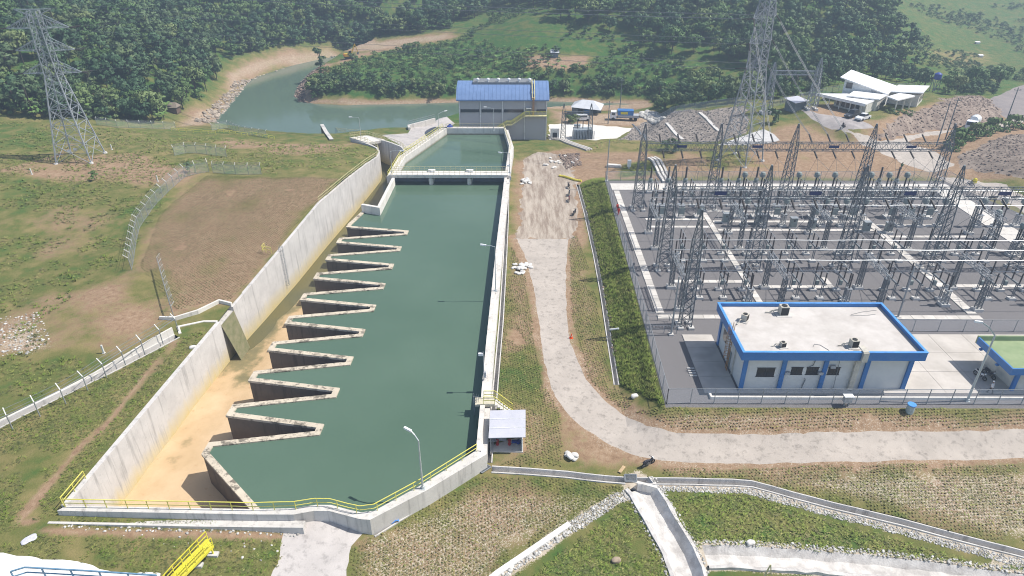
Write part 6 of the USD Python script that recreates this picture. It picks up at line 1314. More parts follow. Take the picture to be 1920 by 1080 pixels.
add_spots(RIGHT_TREES, 3.6, TREES[3:] + [BUSHES[0], BUSHES[2]], [2, 3, 3, 3], .5, .85, "right")
add_spots(MOUND_TREES, 3.6, TREES[1:] + [BUSHES[2], BUSHES[0]], [3, 1, 2, 2, 3, 3], .5, .8, "mound")
add_spots(TONGUE, 2.6, BUSHES + [BANANA, BANANA2, TREES[4]], [3, 7, .7, 2, 4, .3], .35, .9, "tongue", .50)
add_spots(Polygon(GG([(588, 186), (580, 168), (600, 150), (640, 158), (760, 162), (860, 160), (860, 177), (760, 180)])).buffer(0), 2.3, BUSHES + [TREES[4]], [3, 1, 3, .4], .7, 1.1, "tongue")
add_spots(Polygon(GG([(1030, 168), (1230, 160), (1240, 180), (1100, 178), (1030, 176)])).buffer(0), 2.6, BUSHES, [3, 1, 3], .7, 1.1, "tongue")
add_spots(Polygon(GG([(870, 62), (940, 22), (1030, 32), (1150, 70), (1300, 114), (1330, 150), (1180, 100), (1010, 68)])).buffer(0), 3.0, BUSHES + [BANANA2, TREES[4]], [3, 6, 1, 4, .5], .35, .85, "tongue", .44)
VALLEY = Polygon(GG([(1720, 128), (1700, 60), (1680, 5), (1990, -10), (1990, 140), (1850, 165), (1760, 150)])).buffer(0)
add_spots(VALLEY, 3.6, BUSHES + [BANANA2, TREES[4]], [2, 6, .6, 3, .4], .35, .85, "valley", .47)
add_spots(Polygon([(-420, 100), (-170, 110), (-135, 150), (-190, 230), (-420, 260)]), 6.5, TREES, [1] * 5, .7, 1.1, "left")
add_spots(Polygon([(200, 90), (330, 60), (420, 260), (260, 300), (200, 210)]), 8.0, TREES + BUSHES, [1, 1, 1, 2, 2, 2, 2, 2], .5, 1.0, "right")
spots = [s for s in spots]
sz = np.array([T(s[0], s[1]) for s in spots]); D = np.array([math.hypot(s[0], s[1]) for s in spots])
# how large each shows: the largest stand as things of their own
tall = {id(k): h for k, h in zip(TREES + BUSHES + [BANANA, BANANA2, PALM], [9.5, 7.5, 10.5, 8.2, 7.0, 2.6, 1.7, 4.2, 2.6, 1.6, 9])}
inview = np.array([abs(s[0]) < s[1] * .80 and s[1] > 60 for s in spots])
score = np.array([tall[id(s[2])] * s[3] for s in spots]) / D * inview
order = np.argsort(-score); single = set(order[:300].tolist())
LOOK = {id(k): t for k, t in zip(TREES + BUSHES + [BANANA, BANANA2, PALM], ["tall dark tree", "round dark tree", "slim dark tree", "spreading green tree", "light green tree", "round bush", "low bush", "tall bush", "banana plant", "small banana plant", "tall palm"])}
TXT = {"left": ("forest_tree", "on the wooded slope left of the river", "tree"), "left_edge": ("edge_plant", "in the fringe below the left forest", "plant"), "hill": ("hill_tree", "on the wooded hill behind the river bend", "tree"), "office": ("grove_tree", "in the grove behind the white office", "tree"),
       "right": ("slope_tree", "on the slope right of the office", "tree"), "mound": ("mound_tree", "in the thicket beyond the stony mound", "tree"), "tongue": ("shrub", "on the tongue in the river bend", "shrub"), "valley": ("valley_shrub", "on the pale upper right hillside", "shrub")}
cuts = {n: np.quantile([D[i] for i in order[:300] if spots[i][4] == n] or [0], [.33, .66]) for n in TXT}
for i in order[:300]:
    x, y, k, s, nm = spots[i]; n_, l_, c_ = TXT[nm]; third = ("in front ", "midway ", "at the back ")[int(np.searchsorted(cuts[nm], D[i]))]
    side = "left" if x / y < np.median([spots[j][0] / spots[j][1] for j in order[:300] if spots[j][4] == nm]) else "right"
    l_ = LOOK[id(k)] + " " + third + l_ + ", " + side + " half"; place(k, n_, (x, y, sz[i]), float(rng.uniform(0, 6.28)), l_, c_, l_, s)
rest = [i for i in range(len(spots)) if i not in single]
for nm, lab in (("left", "far off part of the left forest, reading as one mass"), ("left_edge", "undergrowth at the foot of the left forest"), ("hill", "dense woods on the hill behind the river bend"), ("office", "undergrowth behind the office"), ("right", "thickets on the right hand slopes"), ("mound", "undergrowth beyond the mound"), ("tongue", "scrub covering the tongue of land in the river bend"), ("valley", "scattered scrub on the pale far hillside")):
    ii = [i for i in rest if spots[i][4] == nm]
    if not ii: continue
    kinds = list({id(spots[i][2]): spots[i][2] for i in ii}.values()); kid = {id(k): j for j, k in enumerate(kinds)}
    kinds_sorted = sorted(kinds, key=lambda p: p.GetName()); kid = {id(k): j for j, k in enumerate(kinds_sorted)}
    instancer({"left": "forest", "hill": "woods"}.get(nm, "undergrowth" if nm != "tongue" and nm != "valley" else "scrub"), lab, kinds_sorted, [(spots[i][0], spots[i][1], sz[i]) for i in ii], rng.uniform(0, 6.28, len(ii)), [spots[i][3] for i in ii], [kid[id(spots[i][2])] for i in ii])
# single trees and bushes that stand out
def lone(k, name, px, s, label, cat="tree"):
    p = G(*px); place(k, name, p - [0, 0, .1], .7, label, cat, None, s)
lone(TREES[2], "lone_tree", (603, 136), .95, "slender lone tree at the tip of the tongue of land")
lone(BUSHES[2], "dark_bush", (1448, 232), .9, "rounded green bush on the bare ground left of the steel portal", "shrub")
lone(BUSHES[0], "dark_bush", (1250, 282), .9, "dark bush under the left span of the back gantry", "shrub"); lone(BUSHES[2], "dark_bush", (1262, 286), .8, "larger dark bush under the left span of the back gantry", "shrub")
lone(TREES[4], "lone_tree", (356, 322), .35, "small young tree beside the mesh fence on the left meadow"); lone(TREES[4], "lone_tree", (178, 338), .32, "small young tree on the left meadow below the tower")
for k, px in enumerate([(1745, 252), (1786, 282), (1800, 268), (1815, 262), (1830, 258), (1845, 254), (1862, 248), (1880, 246), (1900, 242), (1920, 240), (1795, 276), (1850, 250)]): lone(BUSHES[k % 2], "bank_bush", px, 1.35, "bright green bush, %s from the left end of the hedge along the hill road" % ORD[k], "shrub") if k else None
for k, px in enumerate([(1668, 212), (1680, 214), (1695, 212), (1705, 216)]): lone(BUSHES[1], "slope_bush", px, .7, "small bush, %s from the left on the slope below the office porch" % ORD[k], "shrub")
for k, px in enumerate([(1068, 229), (1074, 232), (1080, 228)]): lone(BUSHES[0], "yard_bush", px, .8, "green bush beside the workshop, %s from the left" % ORD[k], "shrub")

# ------------------------------------------------------------------ grass and planted sods
def tuft(seed, n, h, r, w, m):
    def make(path):
        rg = np.random.default_rng(seed); a = rg.uniform(0, 6.283, n); u = np.c_[np.cos(a), np.sin(a), 0 * a]; s = np.c_[-np.sin(a), np.cos(a), 0 * a]; b = u * rg.uniform(0, r * .6, (n, 1)); hh = h * rg.uniform(.6, 1.2, (n, 1)); tip = b + u * r * rg.uniform(.4, 1.1, (n, 1)) + np.array([0, 0, 1.0]) * hh
        V = np.stack([b - s * w / 2 - [0, 0, .03], b + s * w / 2 - [0, 0, .03], tip], 1).reshape(-1, 3); F = np.arange(3 * n).reshape(-1, 3); g = np.cross(V[1::3] - V[0::3], V[2::3] - V[0::3]); F[g[:, 2] < 0] = F[g[:, 2] < 0][:, ::-1]; q = usdkit.mesh(stage, path, (V, F), m)
        N = np.repeat(u * .35 + [0, 0, 1.0], 3, 0); N /= np.linalg.norm(N, axis=1, keepdims=True); q.CreateNormalsAttr(Vt.Vec3fArray.FromNumpy(N.astype(np.float32))); q.SetNormalsInterpolation("vertex")
    return make
SOD = [tuft(31, 14, .12, .15, .08, LEAF_S), tuft(32, 12, .10, .15, .08, LEAF_S), tuft(33, 14, .13, .16, .08, LEAF_G)]
LUSH = [tuft(41, 12, .32, .34, .09, LEAF_L), tuft(42, 12, .42, .38, .09, LEAF_L), tuft(43, 11, .26, .34, .10, LEAF_G)]
MEADOW = [tuft(51, 11, .13, .28, .12, LEAF_G), tuft(52, 11, .18, .32, .12, LEAF_L), tuft(53, 11, .11, .30, .12, LEAF_S)]
def grid_in(poly, sx, sy, ang, jit, rng):
    c = np.array(poly.centroid.coords[0]); R = max(poly.bounds[2] - poly.bounds[0], poly.bounds[3] - poly.bounds[1]) * .75
    a, b = np.meshgrid(np.arange(-R, R, sx), np.arange(-R, R, sy)); a = a + (np.arange(a.shape[0]) % 2)[:, None] * sx / 2; p = np.c_[a.ravel(), b.ravel()] + rng.uniform(-jit, jit, (a.size, 2)); ca, sa = math.cos(ang), math.sin(ang)
    p = np.c_[p[:, 0] * ca - p[:, 1] * sa, p[:, 0] * sa + p[:, 1] * ca] + c; return p[shapely.contains_xy(poly, p[:, 0], p[:, 1])]
def sow(name, label, polys, protos, sx, sy, ang, jit, smin, smax, wts, thin=0.0, seed=5, avoid=None, dz=0.0):
    rng = np.random.default_rng(seed); poly = unary_union([p.buffer(0) for p in polys]); 
    if avoid is not None: poly = poly.difference(avoid)
    p = grid_in(poly, sx, sy, ang, jit, rng)
    if thin: p = p[fbm(np.c_[p / 4.0, 0 * p[:, :1]], 3, seed) > thin]
    idx = rng.choice(len(protos), len(p), p=np.array(wts) / sum(wts)); s = rng.uniform(smin, smax, len(p)); s = np.c_[s, s, s * rng.uniform(.7, 1.2, len(p))]
    return instancer(name, label, protos, np.c_[p, T(p[:, 0], p[:, 1]) + dz], rng.uniform(0, 6.28, len(p)), s, idx)
SOD_A = [Polygon(GG(q)) for q in ([(1240, 880), (1920, 870), (1990, 868), (1990, 1050), (1900, 1028), (1480, 922), (1400, 900), (1250, 897)], [(1190, 772), (1262, 764), (1990, 764), (1990, 803), (1600, 807), (1400, 810), (1260, 805)])]
SOD_B = [Polygon(GG(q)) for q in ([(660, 1030), (720, 990), (900, 893), (1060, 898), (1180, 915), (1160, 950), (1010, 1030), (930, 1130), (650, 1130)], [(930, 680), (948, 560), (960, 460), (985, 520), (1003, 640), (1020, 720), (1052, 775), (1055, 875), (930, 872), (985, 850), (985, 775), (940, 770)], [(1068, 450), (1082, 440), (1112, 520), (1140, 680), (1150, 722), (1190, 750), (1170, 775), (1105, 712), (1072, 600)])]
keep = unary_union(DRAIN_POLYS + [ROAD_POLY.buffer(.35), CHUTE_POLY, BANK_POLY, SUB_POLY, HOLE]).buffer(.05)
sow("planted_sods", "rows of planted grass sods on the strips beside the road", SOD_A, SOD, .36, .36, .06, .05, .8, 1.25, [3, 3, 2], .30, 61, keep)
sow("planted_sods", "rows of planted grass sods between basin, road and foreground drain", SOD_B, SOD, .36, .36, .55, .05, .8, 1.25, [4, 3, 2], .33, 62, keep)
FIELD = Polygon(GG([(262, 500), (300, 400), (390, 328), (640, 335), (600, 380), (440, 560), (330, 580)])).buffer(0)
sow("planted_sods", "close rows of dry sods covering the brown field", [FIELD], [SOD[0], SOD[1]], .46, .40, .35, .05, .8, 1.15, [3, 2], .2, 63, HOLE.buffer(.6))
sow("bank_grass", "thick grass growing on the steep bank below the fence", [BANK_POLY.buffer(-.3)], LUSH, .30, .28, .2, .12, .7, 1.25, [4, 2, 3], .0, 64, unary_union(DRAIN_POLYS))
LAWN = [Polygon(GG(q)) for q in ([(1240, 930), (1400, 925), (1560, 978), (1920, 1078), (1990, 1120), (1560, 1045), (1300, 1030), (1265, 980)], [(1185, 935), (1215, 985), (1250, 1060), (1262, 1130), (960, 1130), (1020, 1060), (1120, 985)])]
sow("lawn_grass", "short green grass on the slope between the stone chutes", LAWN, [MEADOW[0], MEADOW[1], MEADOW[2]], .34, .32, .3, .14, .6, 1.1, [3, 3, 2], .22, 65, keep)
MEAD = [Polygon(GG(q)) for q in ([(-60, 815), (0, 800), (180, 712), (330, 640), (395, 610), (110, 945), (540, 972), (520, 1090), (300, 1075), (215, 1065), (0, 1030), (-60, 1030)],)]
sow("meadow_grass", "short dry grass on the meadow left of the tall wall", MEAD, MEADOW, .40, .38, .2, .18, .6, 1.15, [4, 2, 4], .30, 66, unary_union([keep, WHITE_SLAB, RAMP_POLY] + [LineString(l).buffer(w) for l, w in PATHS]))
WILD = [Polygon(GG([(-140, 230), (60, 228), (260, 245), (560, 268), (690, 270), (705, 290), (650, 325), (490, 326), (400, 318), (330, 340), (250, 470), (130, 560), (60, 620), (170, 690), (0, 780), (-140, 780)]))]
sow("wild_grass", "rough weeds and grass on the rising ground at the left", WILD, [MEADOW[1], MEADOW[0], LUSH[0], MEADOW[2]], .85, .8, .4, .38, .8, 1.7, [3, 3, 1.2, 3], .45, 67, HOLE.buffer(1.0))
sow("wild_grass", "rough weeds on the open ground behind the substation", [Polygon(GG([(1172, 308), (1240, 300), (1245, 328), (1165, 330)])), Polygon(GG([(1060, 266), (1210, 258), (1215, 280), (1100, 286)])), Polygon(GG([(1310, 278), (1400, 272), (1415, 305), (1330, 318)]))], [MEADOW[1], MEADOW[0], MEADOW[2]], .9, .9, .4, .4, .8, 1.6, [3, 3, 3], .48, 68, SUB_POLY.buffer(.5))
# ================================================================== PEOPLE, VEHICLES AND SMALL THINGS
import manifold3d as m3
SKIN = mat("skin", (.30, .17, .11), None, 3, .6); DARKC = mat("dark_cloth", (.03, .03, .04), (.05, .05, .06), 4, .85); WHITEC = mat("white_shirt", (.72, .73, .75), None, 3, .8); REDC = mat("red_cloth", (.55, .04, .03), None, 3, .8); GREENC = mat("green_cloth", (.05, .16, .06), None, 3, .8); HAIR = mat("dark_hair", (.02, .015, .012), None, 3, .6); YELC = mat("yellow_plastic", (.72, .62, .05), None, 2, .5)
def ball(p, r): return m3.Manifold.sphere(r, 12).translate([float(a) for a in p])
def chain(js): return [m3.Manifold.batch_hull([ball(*a), ball(*b)]) for a, b in zip(js[:-1], js[1:])]
def body(bones, length=.04):
    s = m3.Manifold.batch_boolean(bones, m3.OpType.Add).refine_to_length(length); q = s.to_mesh(); t = trimesh.Trimesh(q.vert_properties[:, :3], q.tri_verts); trimesh.smoothing.filter_taubin(t, iterations=6); return t
def person(label, loc, rz, shirt, trousers, hat=None, walk=.0, sit=False, bend=.0):
    """A standing, walking or riding figure, 1.68 m tall: one continuous body, clothes over it."""
    t = thing("person", label, "person", loc, rz); hip = .88 if not sit else .78
    lean = np.array([bend, 0, 0]); sh = np.array([0, 0, 1.36]) + lean * .6 if not sit else np.array([.06, 0, 1.27]); head = sh + [bend * .25 + .02, 0, .23]
    legs = {}
    for s in (-1, 1):
        f = walk * s; h = (0, s * .09, hip)
        legs[s] = [(h, .085), ((f * .16 + (.30 if sit else .03), s * (.10 if not sit else .17), .47 if not sit else .72), .062), ((f * .32 + (.22 if sit else 0), s * (.10 if not sit else .2), .08 if not sit else .32), .045), ((f * .32 + (.36 if sit else .13), s * .11, .04 if not sit else .26), .038)]
    arms = {s: [(sh + [0, s * .18, -.02], .055), (sh + [.02 - walk * s * .1 + (.16 if sit else 0), s * .26, -.28 if not sit else -.22], .042), (sh + [.10 - walk * s * .18 + (.32 if sit else 0), s * .22, -.50 if not sit else -.24], .033)] for s in (-1, 1)}
    torso = [((0, -.08, hip), .11), ((0, .08, hip), .11)], [((.0, 0, hip + .22) + lean * .25, .125), (sh - [0, 0, .12], .14)]
    bn = [m3.Manifold.batch_hull([ball(*torso[0][0]), ball(*torso[0][1]), ball(*torso[1][0])]), m3.Manifold.batch_hull([ball(*torso[1][0]), ball(*torso[1][1]), ball(sh + [0, -.15, 0], .06), ball(sh + [0, .15, 0], .06)]), m3.Manifold.batch_hull([ball(sh, .06), ball(sh + [.01, 0, .1], .055)]), m3.Manifold.batch_hull([ball(head + [0, 0, .03], .095), ball(head + [.02, 0, -.06], .07)]), ball(head + [.1, 0, -.01], .018)]
    for s in (-1, 1):
        bn += chain(legs[s]) + chain(arms[s]); w = arms[s][2][0]
        bn.append(m3.Manifold.batch_hull([ball(w, .033), ball(w + [.05, 0, -.05], .03)]))
        for k in range(4): bn += chain([(w + [.05, (k - 1.5) * .018, -.05], .010), (w + [.085, (k - 1.5) * .02, -.09 + abs(k - 1.4) * .006], .008)])
        bn += chain([(w + [.03, -s * .02, -.03], .011), (w + [.07, -s * .04, -.05], .009)]); bn.append(ball(head + [0, s * .095, 0], .022))
    b_ = part("body", body(bn), SKIN, t, smooth=True)
    sc = 1.13
    sl = [m3.Manifold.batch_hull([ball(p, r * sc) for p, r in (torso[0] + torso[1])] + [ball(sh + [0, -.15, 0], .068), ball(sh + [0, .15, 0], .068)])]
    for s in (-1, 1): sl += chain([(p, r * 1.2) for p, r in arms[s][:2]])
    part("shirt", body(sl, .05), shirt, b_, smooth=True)
    tr = [m3.Manifold.batch_hull([ball(p, r * 1.09) for p, r in torso[0]])]
    for s in (-1, 1): tr += chain([(p, r * 1.2) for p, r in legs[s][:3]])
    part("trousers", body(tr, .05), trousers, b_, smooth=True)
    for s in (-1, 1): part("shoe", body(chain([(legs[s][2][0] - np.array([0, 0, .03]), .05), (legs[s][3][0], .045)]), .05), DARKC, b_, smooth=True)
    c_ = ball(head + [-.01, 0, .055], .112 if hat else .104).trim_by_plane((.35, 0, 1.0), float((head + [0, 0, .03]) @ np.array([.33, 0, .943]))); q = c_.to_mesh()
    part("helmet" if hat else "hair", (q.vert_properties[:, :3], q.tri_verts), hat or HAIR, b_, smooth=True); return t
person("guard in white shirt, dark trousers and white helmet walking beside the gatehouse", P(1856, 737, .1), 2.2, WHITEC, DARKC, LAMP_W, .8, bend=.08)
person("person in red standing on the gravel inside the left fence, in front", P(1159, 404, 0), 1.2, REDC, REDC, None, .3)
person("person in red on the gravel inside the left fence, half hidden behind the other", P(1157, 396, 0), 2.0, REDC, DARKC, None, .5)
person("person in green walking on the dusty ground behind the back gantry", G(1689, 318), 0.4, GREENC, DARKC, None, .9)
# motorbikes
TYRE = mat("tyre", (.02, .02, .02), None, 3, .8); CHROME = mat("motor_metal", (.25, .25, .26), None, 3, .4, metal=.6)
def wheel(b, x, r, w=.11):
    t = trimesh.creation.torus(r - w / 2, w / 2, major_sections=18, minor_sections=8); t.apply_transform(trimesh.transformations.rotation_matrix(math.pi / 2, [1, 0, 0])); t.apply_translation((x, 0, r)); return b.tm(t)
def bike_class(name, paint):
    c = proto_class(name)
    for x in (-.62, .62):
        w_ = part("wheel", wheel(MB(), x, .29).m(), TYRE, c); b = MB(); 
        for a in np.arange(0, 6.28, 1.05): b.bar((x, 0, .29), (x + .24 * math.cos(a), 0, .29 + .24 * math.sin(a)), .02)
        part("spokes", b.m(), CHROME, w_)
    part("frame", MB().path([(.62, 0, .29), (.5, 0, .75), (.42, 0, .95)], .06).path([(.5, 0, .7), (.05, 0, .4), (-.62, 0, .29)], .08).m(), CHROME, c); part("engine", MB().box((0, 0, .38), (.42, .24, .28)).m(), CHROME, c)
    part("body_panel", MB().bar((.5, 0, .72), (.1, 0, .6), .24, 6).bar((-.05, 0, .62), (-.72, 0, .74), .22, 6).m(), paint, c); part("seat", MB().bar((-.02, 0, .76), (-.62, 0, .84), .22, 6).m(), DARKC, c); part("handlebar", MB().path([(.3, -.34, .98), (.42, -.1, .98), (.42, .1, .98), (.3, .34, .98)], .04).m(), DARKC, c)
    part("headlight", MB().box((.54, 0, .86), (.12, .18, .16)).m(), LAMP_W, c); part("fork", MB().bars([(.62, -.09, .29), (.62, .09, .29)], [(.44, -.09, .9), (.44, .09, .9)], .05).m(), CHROME, c); return c
BK = bike_class("black_motorbike", DARKC); BW_ = bike_class("white_motorbike", LAMP_W); BR = bike_class("red_motorbike", RED)
for cl, px, rz, lab in [(BW_, (1836, 708), -1.3, "white and black motorbike parked at the gatehouse wall"), (BK, (1853, 706), -1.3, "black motorbike parked next to the white one at the gatehouse"), (BK, (1215, 873), .55, "dark motorbike parked at the road edge above the grating"), (BK, (1066, 352), 1.7, "dark motorbike beside the narrow drain, first from the bridge end"), (BK, (1067, 366), 1.4, "dark motorbike beside the narrow drain, second from the bridge end"), (BR, (1067, 377), 1.5, "dark red motorbike beside the narrow drain, third from the bridge end"), (BK, (1077, 402), 1.2, "dark motorbike standing alone beside the narrow drain")]:
    p = G(*px) if px[0] < 1300 else P(*px, .1); place(cl, "motorbike", p, rz, lab, "motorbike", None, 1.05)
for px, rz, lab, cl2, rid in [((1817, 350), 2.6, "motorbike with a yellow load on the side road at the right", DARKC, YELC), ((1580, 241), .4, "motorbike ridden on the forecourt below the office", DARKC, None)]:
    p = G(*px); place(BK, "motorbike", p, rz, lab, "motorbike", None, 1.05); person("rider in dark clothes on the motorbike %s" % ("at the right side road" if rid else "below the office"), p + np.array([-.2 * math.cos(rz), -.2 * math.sin(rz), .06]), rz, cl2, DARKC, LAMP_W, sit=True)
    if rid: t = thing("load", "bright yellow bundle carried on the back of the motorbike at the right", "bundle", p + np.array([-.65 * math.cos(rz), -.65 * math.sin(rz), .85]), rz); part("bundle", MB().lathe((0, 0, 0), [(.2, 0), (.42, .2), (.42, .8), (.25, 1.1), (0, 1.15)], 9).m(), YELC, t); part("strap", MB().cyl((0, 0, .45), .44, .06, 9).m(), DARKC, t)
# cars
def prof_solid(prof, w, taper=.0): 
    t = trimesh.creation.extrude_polygon(Polygon(prof), w, engine="earcut"); t.apply_transform(trimesh.transformations.rotation_matrix(math.pi / 2, [1, 0, 0])); t.apply_translation((0, w / 2, 0)); v = t.vertices.copy(); k = np.clip((v[:, 2] - .8) / .7, 0, 1) * taper; v[:, 1] *= 1 - k; t.vertices = v; return t
def car(label, loc, rz, paint, suv=False):
    t = thing("parked_car", label, "car", loc, rz); h = 1.75 if suv else 1.45
    part("body", prof_solid([(-2.2, .3), (2.2, .3), (2.25, .7), (1.2, .95), (-1.9, .98), (-2.25, .85)], 1.75), paint, t); part("cabin", prof_solid([(-1.9 if suv else -1.6, .9), (1.0, .9), (.3, h), (-1.5 if suv else -1.0, h)], 1.6, .2), GLASS, t); part("roof", MB().lohi((-1.45 if suv else -.95, -.66, h), (.25, .66, h + .05)).m(), paint, t)
    for x in (-1.4, 1.4):
        for y in (-.86, .86): w_ = part("wheel", trimesh.creation.cylinder(.33, .2, sections=16, transform=trimesh.transformations.translation_matrix((x, y, .33)) @ trimesh.transformations.rotation_matrix(math.pi / 2, [1, 0, 0])), TYRE, t)
    for y in (-.6, .6): part("headlight", MB().box((2.23, y, .7), (.08, .35, .14)).m(), LAMP_W, t)
    return t
car("silver white saloon car parked below the office front", P(1617, 224, 4.02), -2.55, LAMP_W); car("dark grey car parked in the shade of the office front", P(1597, 219, 4.02), -2.55, mat("dark_car", (.05, .055, .065), None, 2, .3), True)
t = thing("van", "small white van in the yard behind the power house", "van", G(1092, 226), .1); part("body", prof_solid([(-2.2, .35), (2.2, .35), (2.3, .9), (1.9, 1.15), (1.3, 1.9), (-2.2, 1.95)], 1.7), LAMP_W, t); part("window_band", MB().lohi((-1.9, -.86, 1.2), (1.2, .86, 1.7)).m(), GLASS, t)
for x in (-1.4, 1.4):
    for y in (-.8, .8): part("wheel", trimesh.creation.cylinder(.34, .2, sections=14, transform=trimesh.transformations.translation_matrix((x, y, .34)) @ trimesh.transformations.rotation_matrix(math.pi / 2, [1, 0, 0])), TYRE, t)
def truck_chassis(t, L, cab_m):
    part("chassis", MB().lohi((-L / 2, -.5, .7), (L / 2, .5, 1.0)).m(), STEEL_DARK, t); part("cab", prof_solid([(L / 2 - 1.9, .6), (L / 2, .6), (L / 2, 1.7), (L / 2 - .25, 2.6), (L / 2 - 1.9, 2.7)], 2.3), cab_m, t); part("windscreen", MB().add([(L / 2 + .02, -1, 1.75), (L / 2 + .02, 1, 1.75), (L / 2 - .2, .95, 2.5), (L / 2 - .2, -.95, 2.5)], [[0, 1, 2, 3]]).lohi((L / 2 - 1.5, -1.17, 1.7), (L / 2 - .5, 1.17, 2.4)).m(), GLASS, t)
    for x in (L / 2 - 1.0, -L / 2 + 1.0, -L / 2 + 2.3):
        for y in (-1.0, 1.0): part("wheel", trimesh.creation.cylinder(.5, .32, sections=16, transform=trimesh.transformations.translation_matrix((x, y, .5)) @ trimesh.transformations.rotation_matrix(math.pi / 2, [1, 0, 0])), TYRE, t)
t = thing("cargo_truck", "truck with white cab and blue covered body beside the white stone heap", "truck", G(1170, 225), math.pi - .1); truck_chassis(t, 8.6, LAMP_W); part("cargo_body", MB().lohi((-4.2, -1.2, 1.05), (2.0, 1.2, 1.7)).m(), mat("grey_panel", (.42, .43, .45)), t); part("tarpaulin", MB().lohi((-2.6, -1.22, 1.7), (2.1, 1.22, 3.1)).m(), BLUE2, t); part("side_panel", MB().lohi((-.9, 1.225, 2.0), (1.2, 1.25, 2.7)).lohi((-.9, -1.25, 2.0), (1.2, -1.225, 2.7)).m(), YELC, t)
t = thing("tank_truck", "white truck with a rounded tank on the hill road behind the hedge", "truck", G(1822, 242), -2.3); truck_chassis(t, 7.6, LAMP_W); part("drum", MB().lathe((0, 0, 0), [(0, -2.6), (.6, -2.6), (1.15, -1.3), (1.2, .4), (.8, 1.8), (0, 1.8)], 16).m(), LAMP_W, t)
dr = stage.GetPrimAtPath(str(t.GetPath()) + "/drum"); UsdGeom.Xformable(dr).AddTransformOp().Set(Gf.Matrix4d(Gf.Rotation(Gf.Vec3d(0, 1, 0), 82), Gf.Vec3d(-.9, 0, 2.3)))
# excavator on the river spit
e0 = G(655, 110); t = thing("excavator", "yellow excavator with raised arm on the spit in the river", "excavator", e0 + [0, 0, .1], .35, s=.9); EY = mat("excavator_yellow", (.62, .38, .04), None, 1, .5)
for y in (-1.1, 1.1): part("track", MB().prism(LineString([(-1.6, 0), (1.6, 0)]).buffer(.42), -.3, .3).m(), TYRE, t) if False else part("track", prof_solid(list(LineString([(-1.6, .45), (1.6, .45)]).buffer(.45).exterior.coords)[:-1], .55).apply_translation((0, y, 0)), TYRE, t)
part("house", MB().lohi((-2.0, -1.3, 1.05), (1.0, 1.3, 2.1)).m(), EY, t); part("cab", MB().lohi((.1, .3, 2.1), (1.2, 1.3, 3.0)).m(), GLASS, t); part("counterweight", MB().lohi((-2.4, -1.3, 1.1), (-2.0, 1.3, 1.9)).m(), mat("orange_red", (.5, .12, .03), None, 1, .5), t)
part("boom", MB().path([(1.0, -.2, 1.8), (2.2, -.2, 4.4), (3.0, -.2, 6.0)], .45).m(), EY, t); part("stick", MB().bar((2.9, -.2, 6.2), (4.0, -.2, 2.6), .34).m(), EY, t); part("bucket", prof_solid([(3.5, 1.6), (4.3, 1.5), (4.4, 2.6), (3.9, 2.7)], .9).apply_translation((0, -.2, 0)), STEEL_DARK, t)
# sacks, pipes, cone, tarp, boards
SACK = mat("white_sacking", (.62, .61, .585), (.50, .49, .465), 2, .9, .3, 8)
def sack(rng, s=1.0):
    q = trimesh.creation.icosphere(2, 1.0); v = q.vertices; v = np.sign(v) * np.abs(v) ** .7 * [.42, .27, .15]; v = v + (fbm(v * 4 + rng.uniform(0, 50), 2, 3) - .5)[:, None] * .12; return v * s, q.faces
def sack_heap(px, n, R, lab, seed):
    rng = np.random.default_rng(seed); p0 = G(*px)
    for k in range(n):
        a = rng.uniform(0, 6.28); r = R * math.sqrt(rng.uniform(0, 1)); lay = 0 if k < n * .6 else 1; r *= 1 - .5 * lay; x, y = p0[0] + r * math.cos(a) * .8, p0[1] + r * math.sin(a) * 1.3
        v, f = sack(rng, rng.uniform(.9, 1.25)); solo("sack", (v, f), SACK, lab, "sack", lab, True, (x, y, float(T(x, y)) + .12 + .24 * lay), rng.uniform(0, 3.1))
sack_heap((980, 503), 26, 2.0, "white sack in the heap on the left verge of the concrete road", 1); sack_heap((986, 341), 16, 1.7, "white sack in the heap beside the muddy track near the bridge", 2); sack_heap((1072, 858), 6, .8, "white sack lying on the rubble below the pump hut", 3)
pts = [G(x, y) + [0, 0, .22] for x, y in [(1048, 331), (1056, 332), (1066, 335), (1078, 339), (1090, 341)]]; t = thing("corrugated_pipe", "bent yellow corrugated pipe lying across the muddy ground", "pipe"); q = resample(pts, .22); b = MB()
for k in range(len(q) - 1): b.bar(q[k], q[k + 1], .52 if k % 2 else .44, 10)
part("pipe", b.m(), mat("yellow_pipe", (.72, .62, .10), None, 1, .5), t)
cp = G(1071, 634); t = thing("traffic_cone", "orange traffic cone at the right edge of the concrete road", "cone", cp); part("cone", MB().lathe((0, 0, .03), [(.2, 0), (.05, .7), (0, .72)], 12).m(), mat("cone_orange", (.75, .10, .02), None, 1, .5), t); part("base", MB().lohi((-.25, -.25, 0), (.25, .25, .04)).m(), mat("cone_orange", (.75, .10, .02)), t); part("band", MB().lathe((0, 0, .03), [(.145, .25), (.115, .4)], 12).m(), LAMP_W, t)
a, d = G(1143, 622), G(1160, 620); solo("white_pipe", MB().bar(a + [0, 0, .35], d + [0, 0, .35], .28, 10).m(), LAMP_W, "short white pipe lying on the green bank", "pipe")
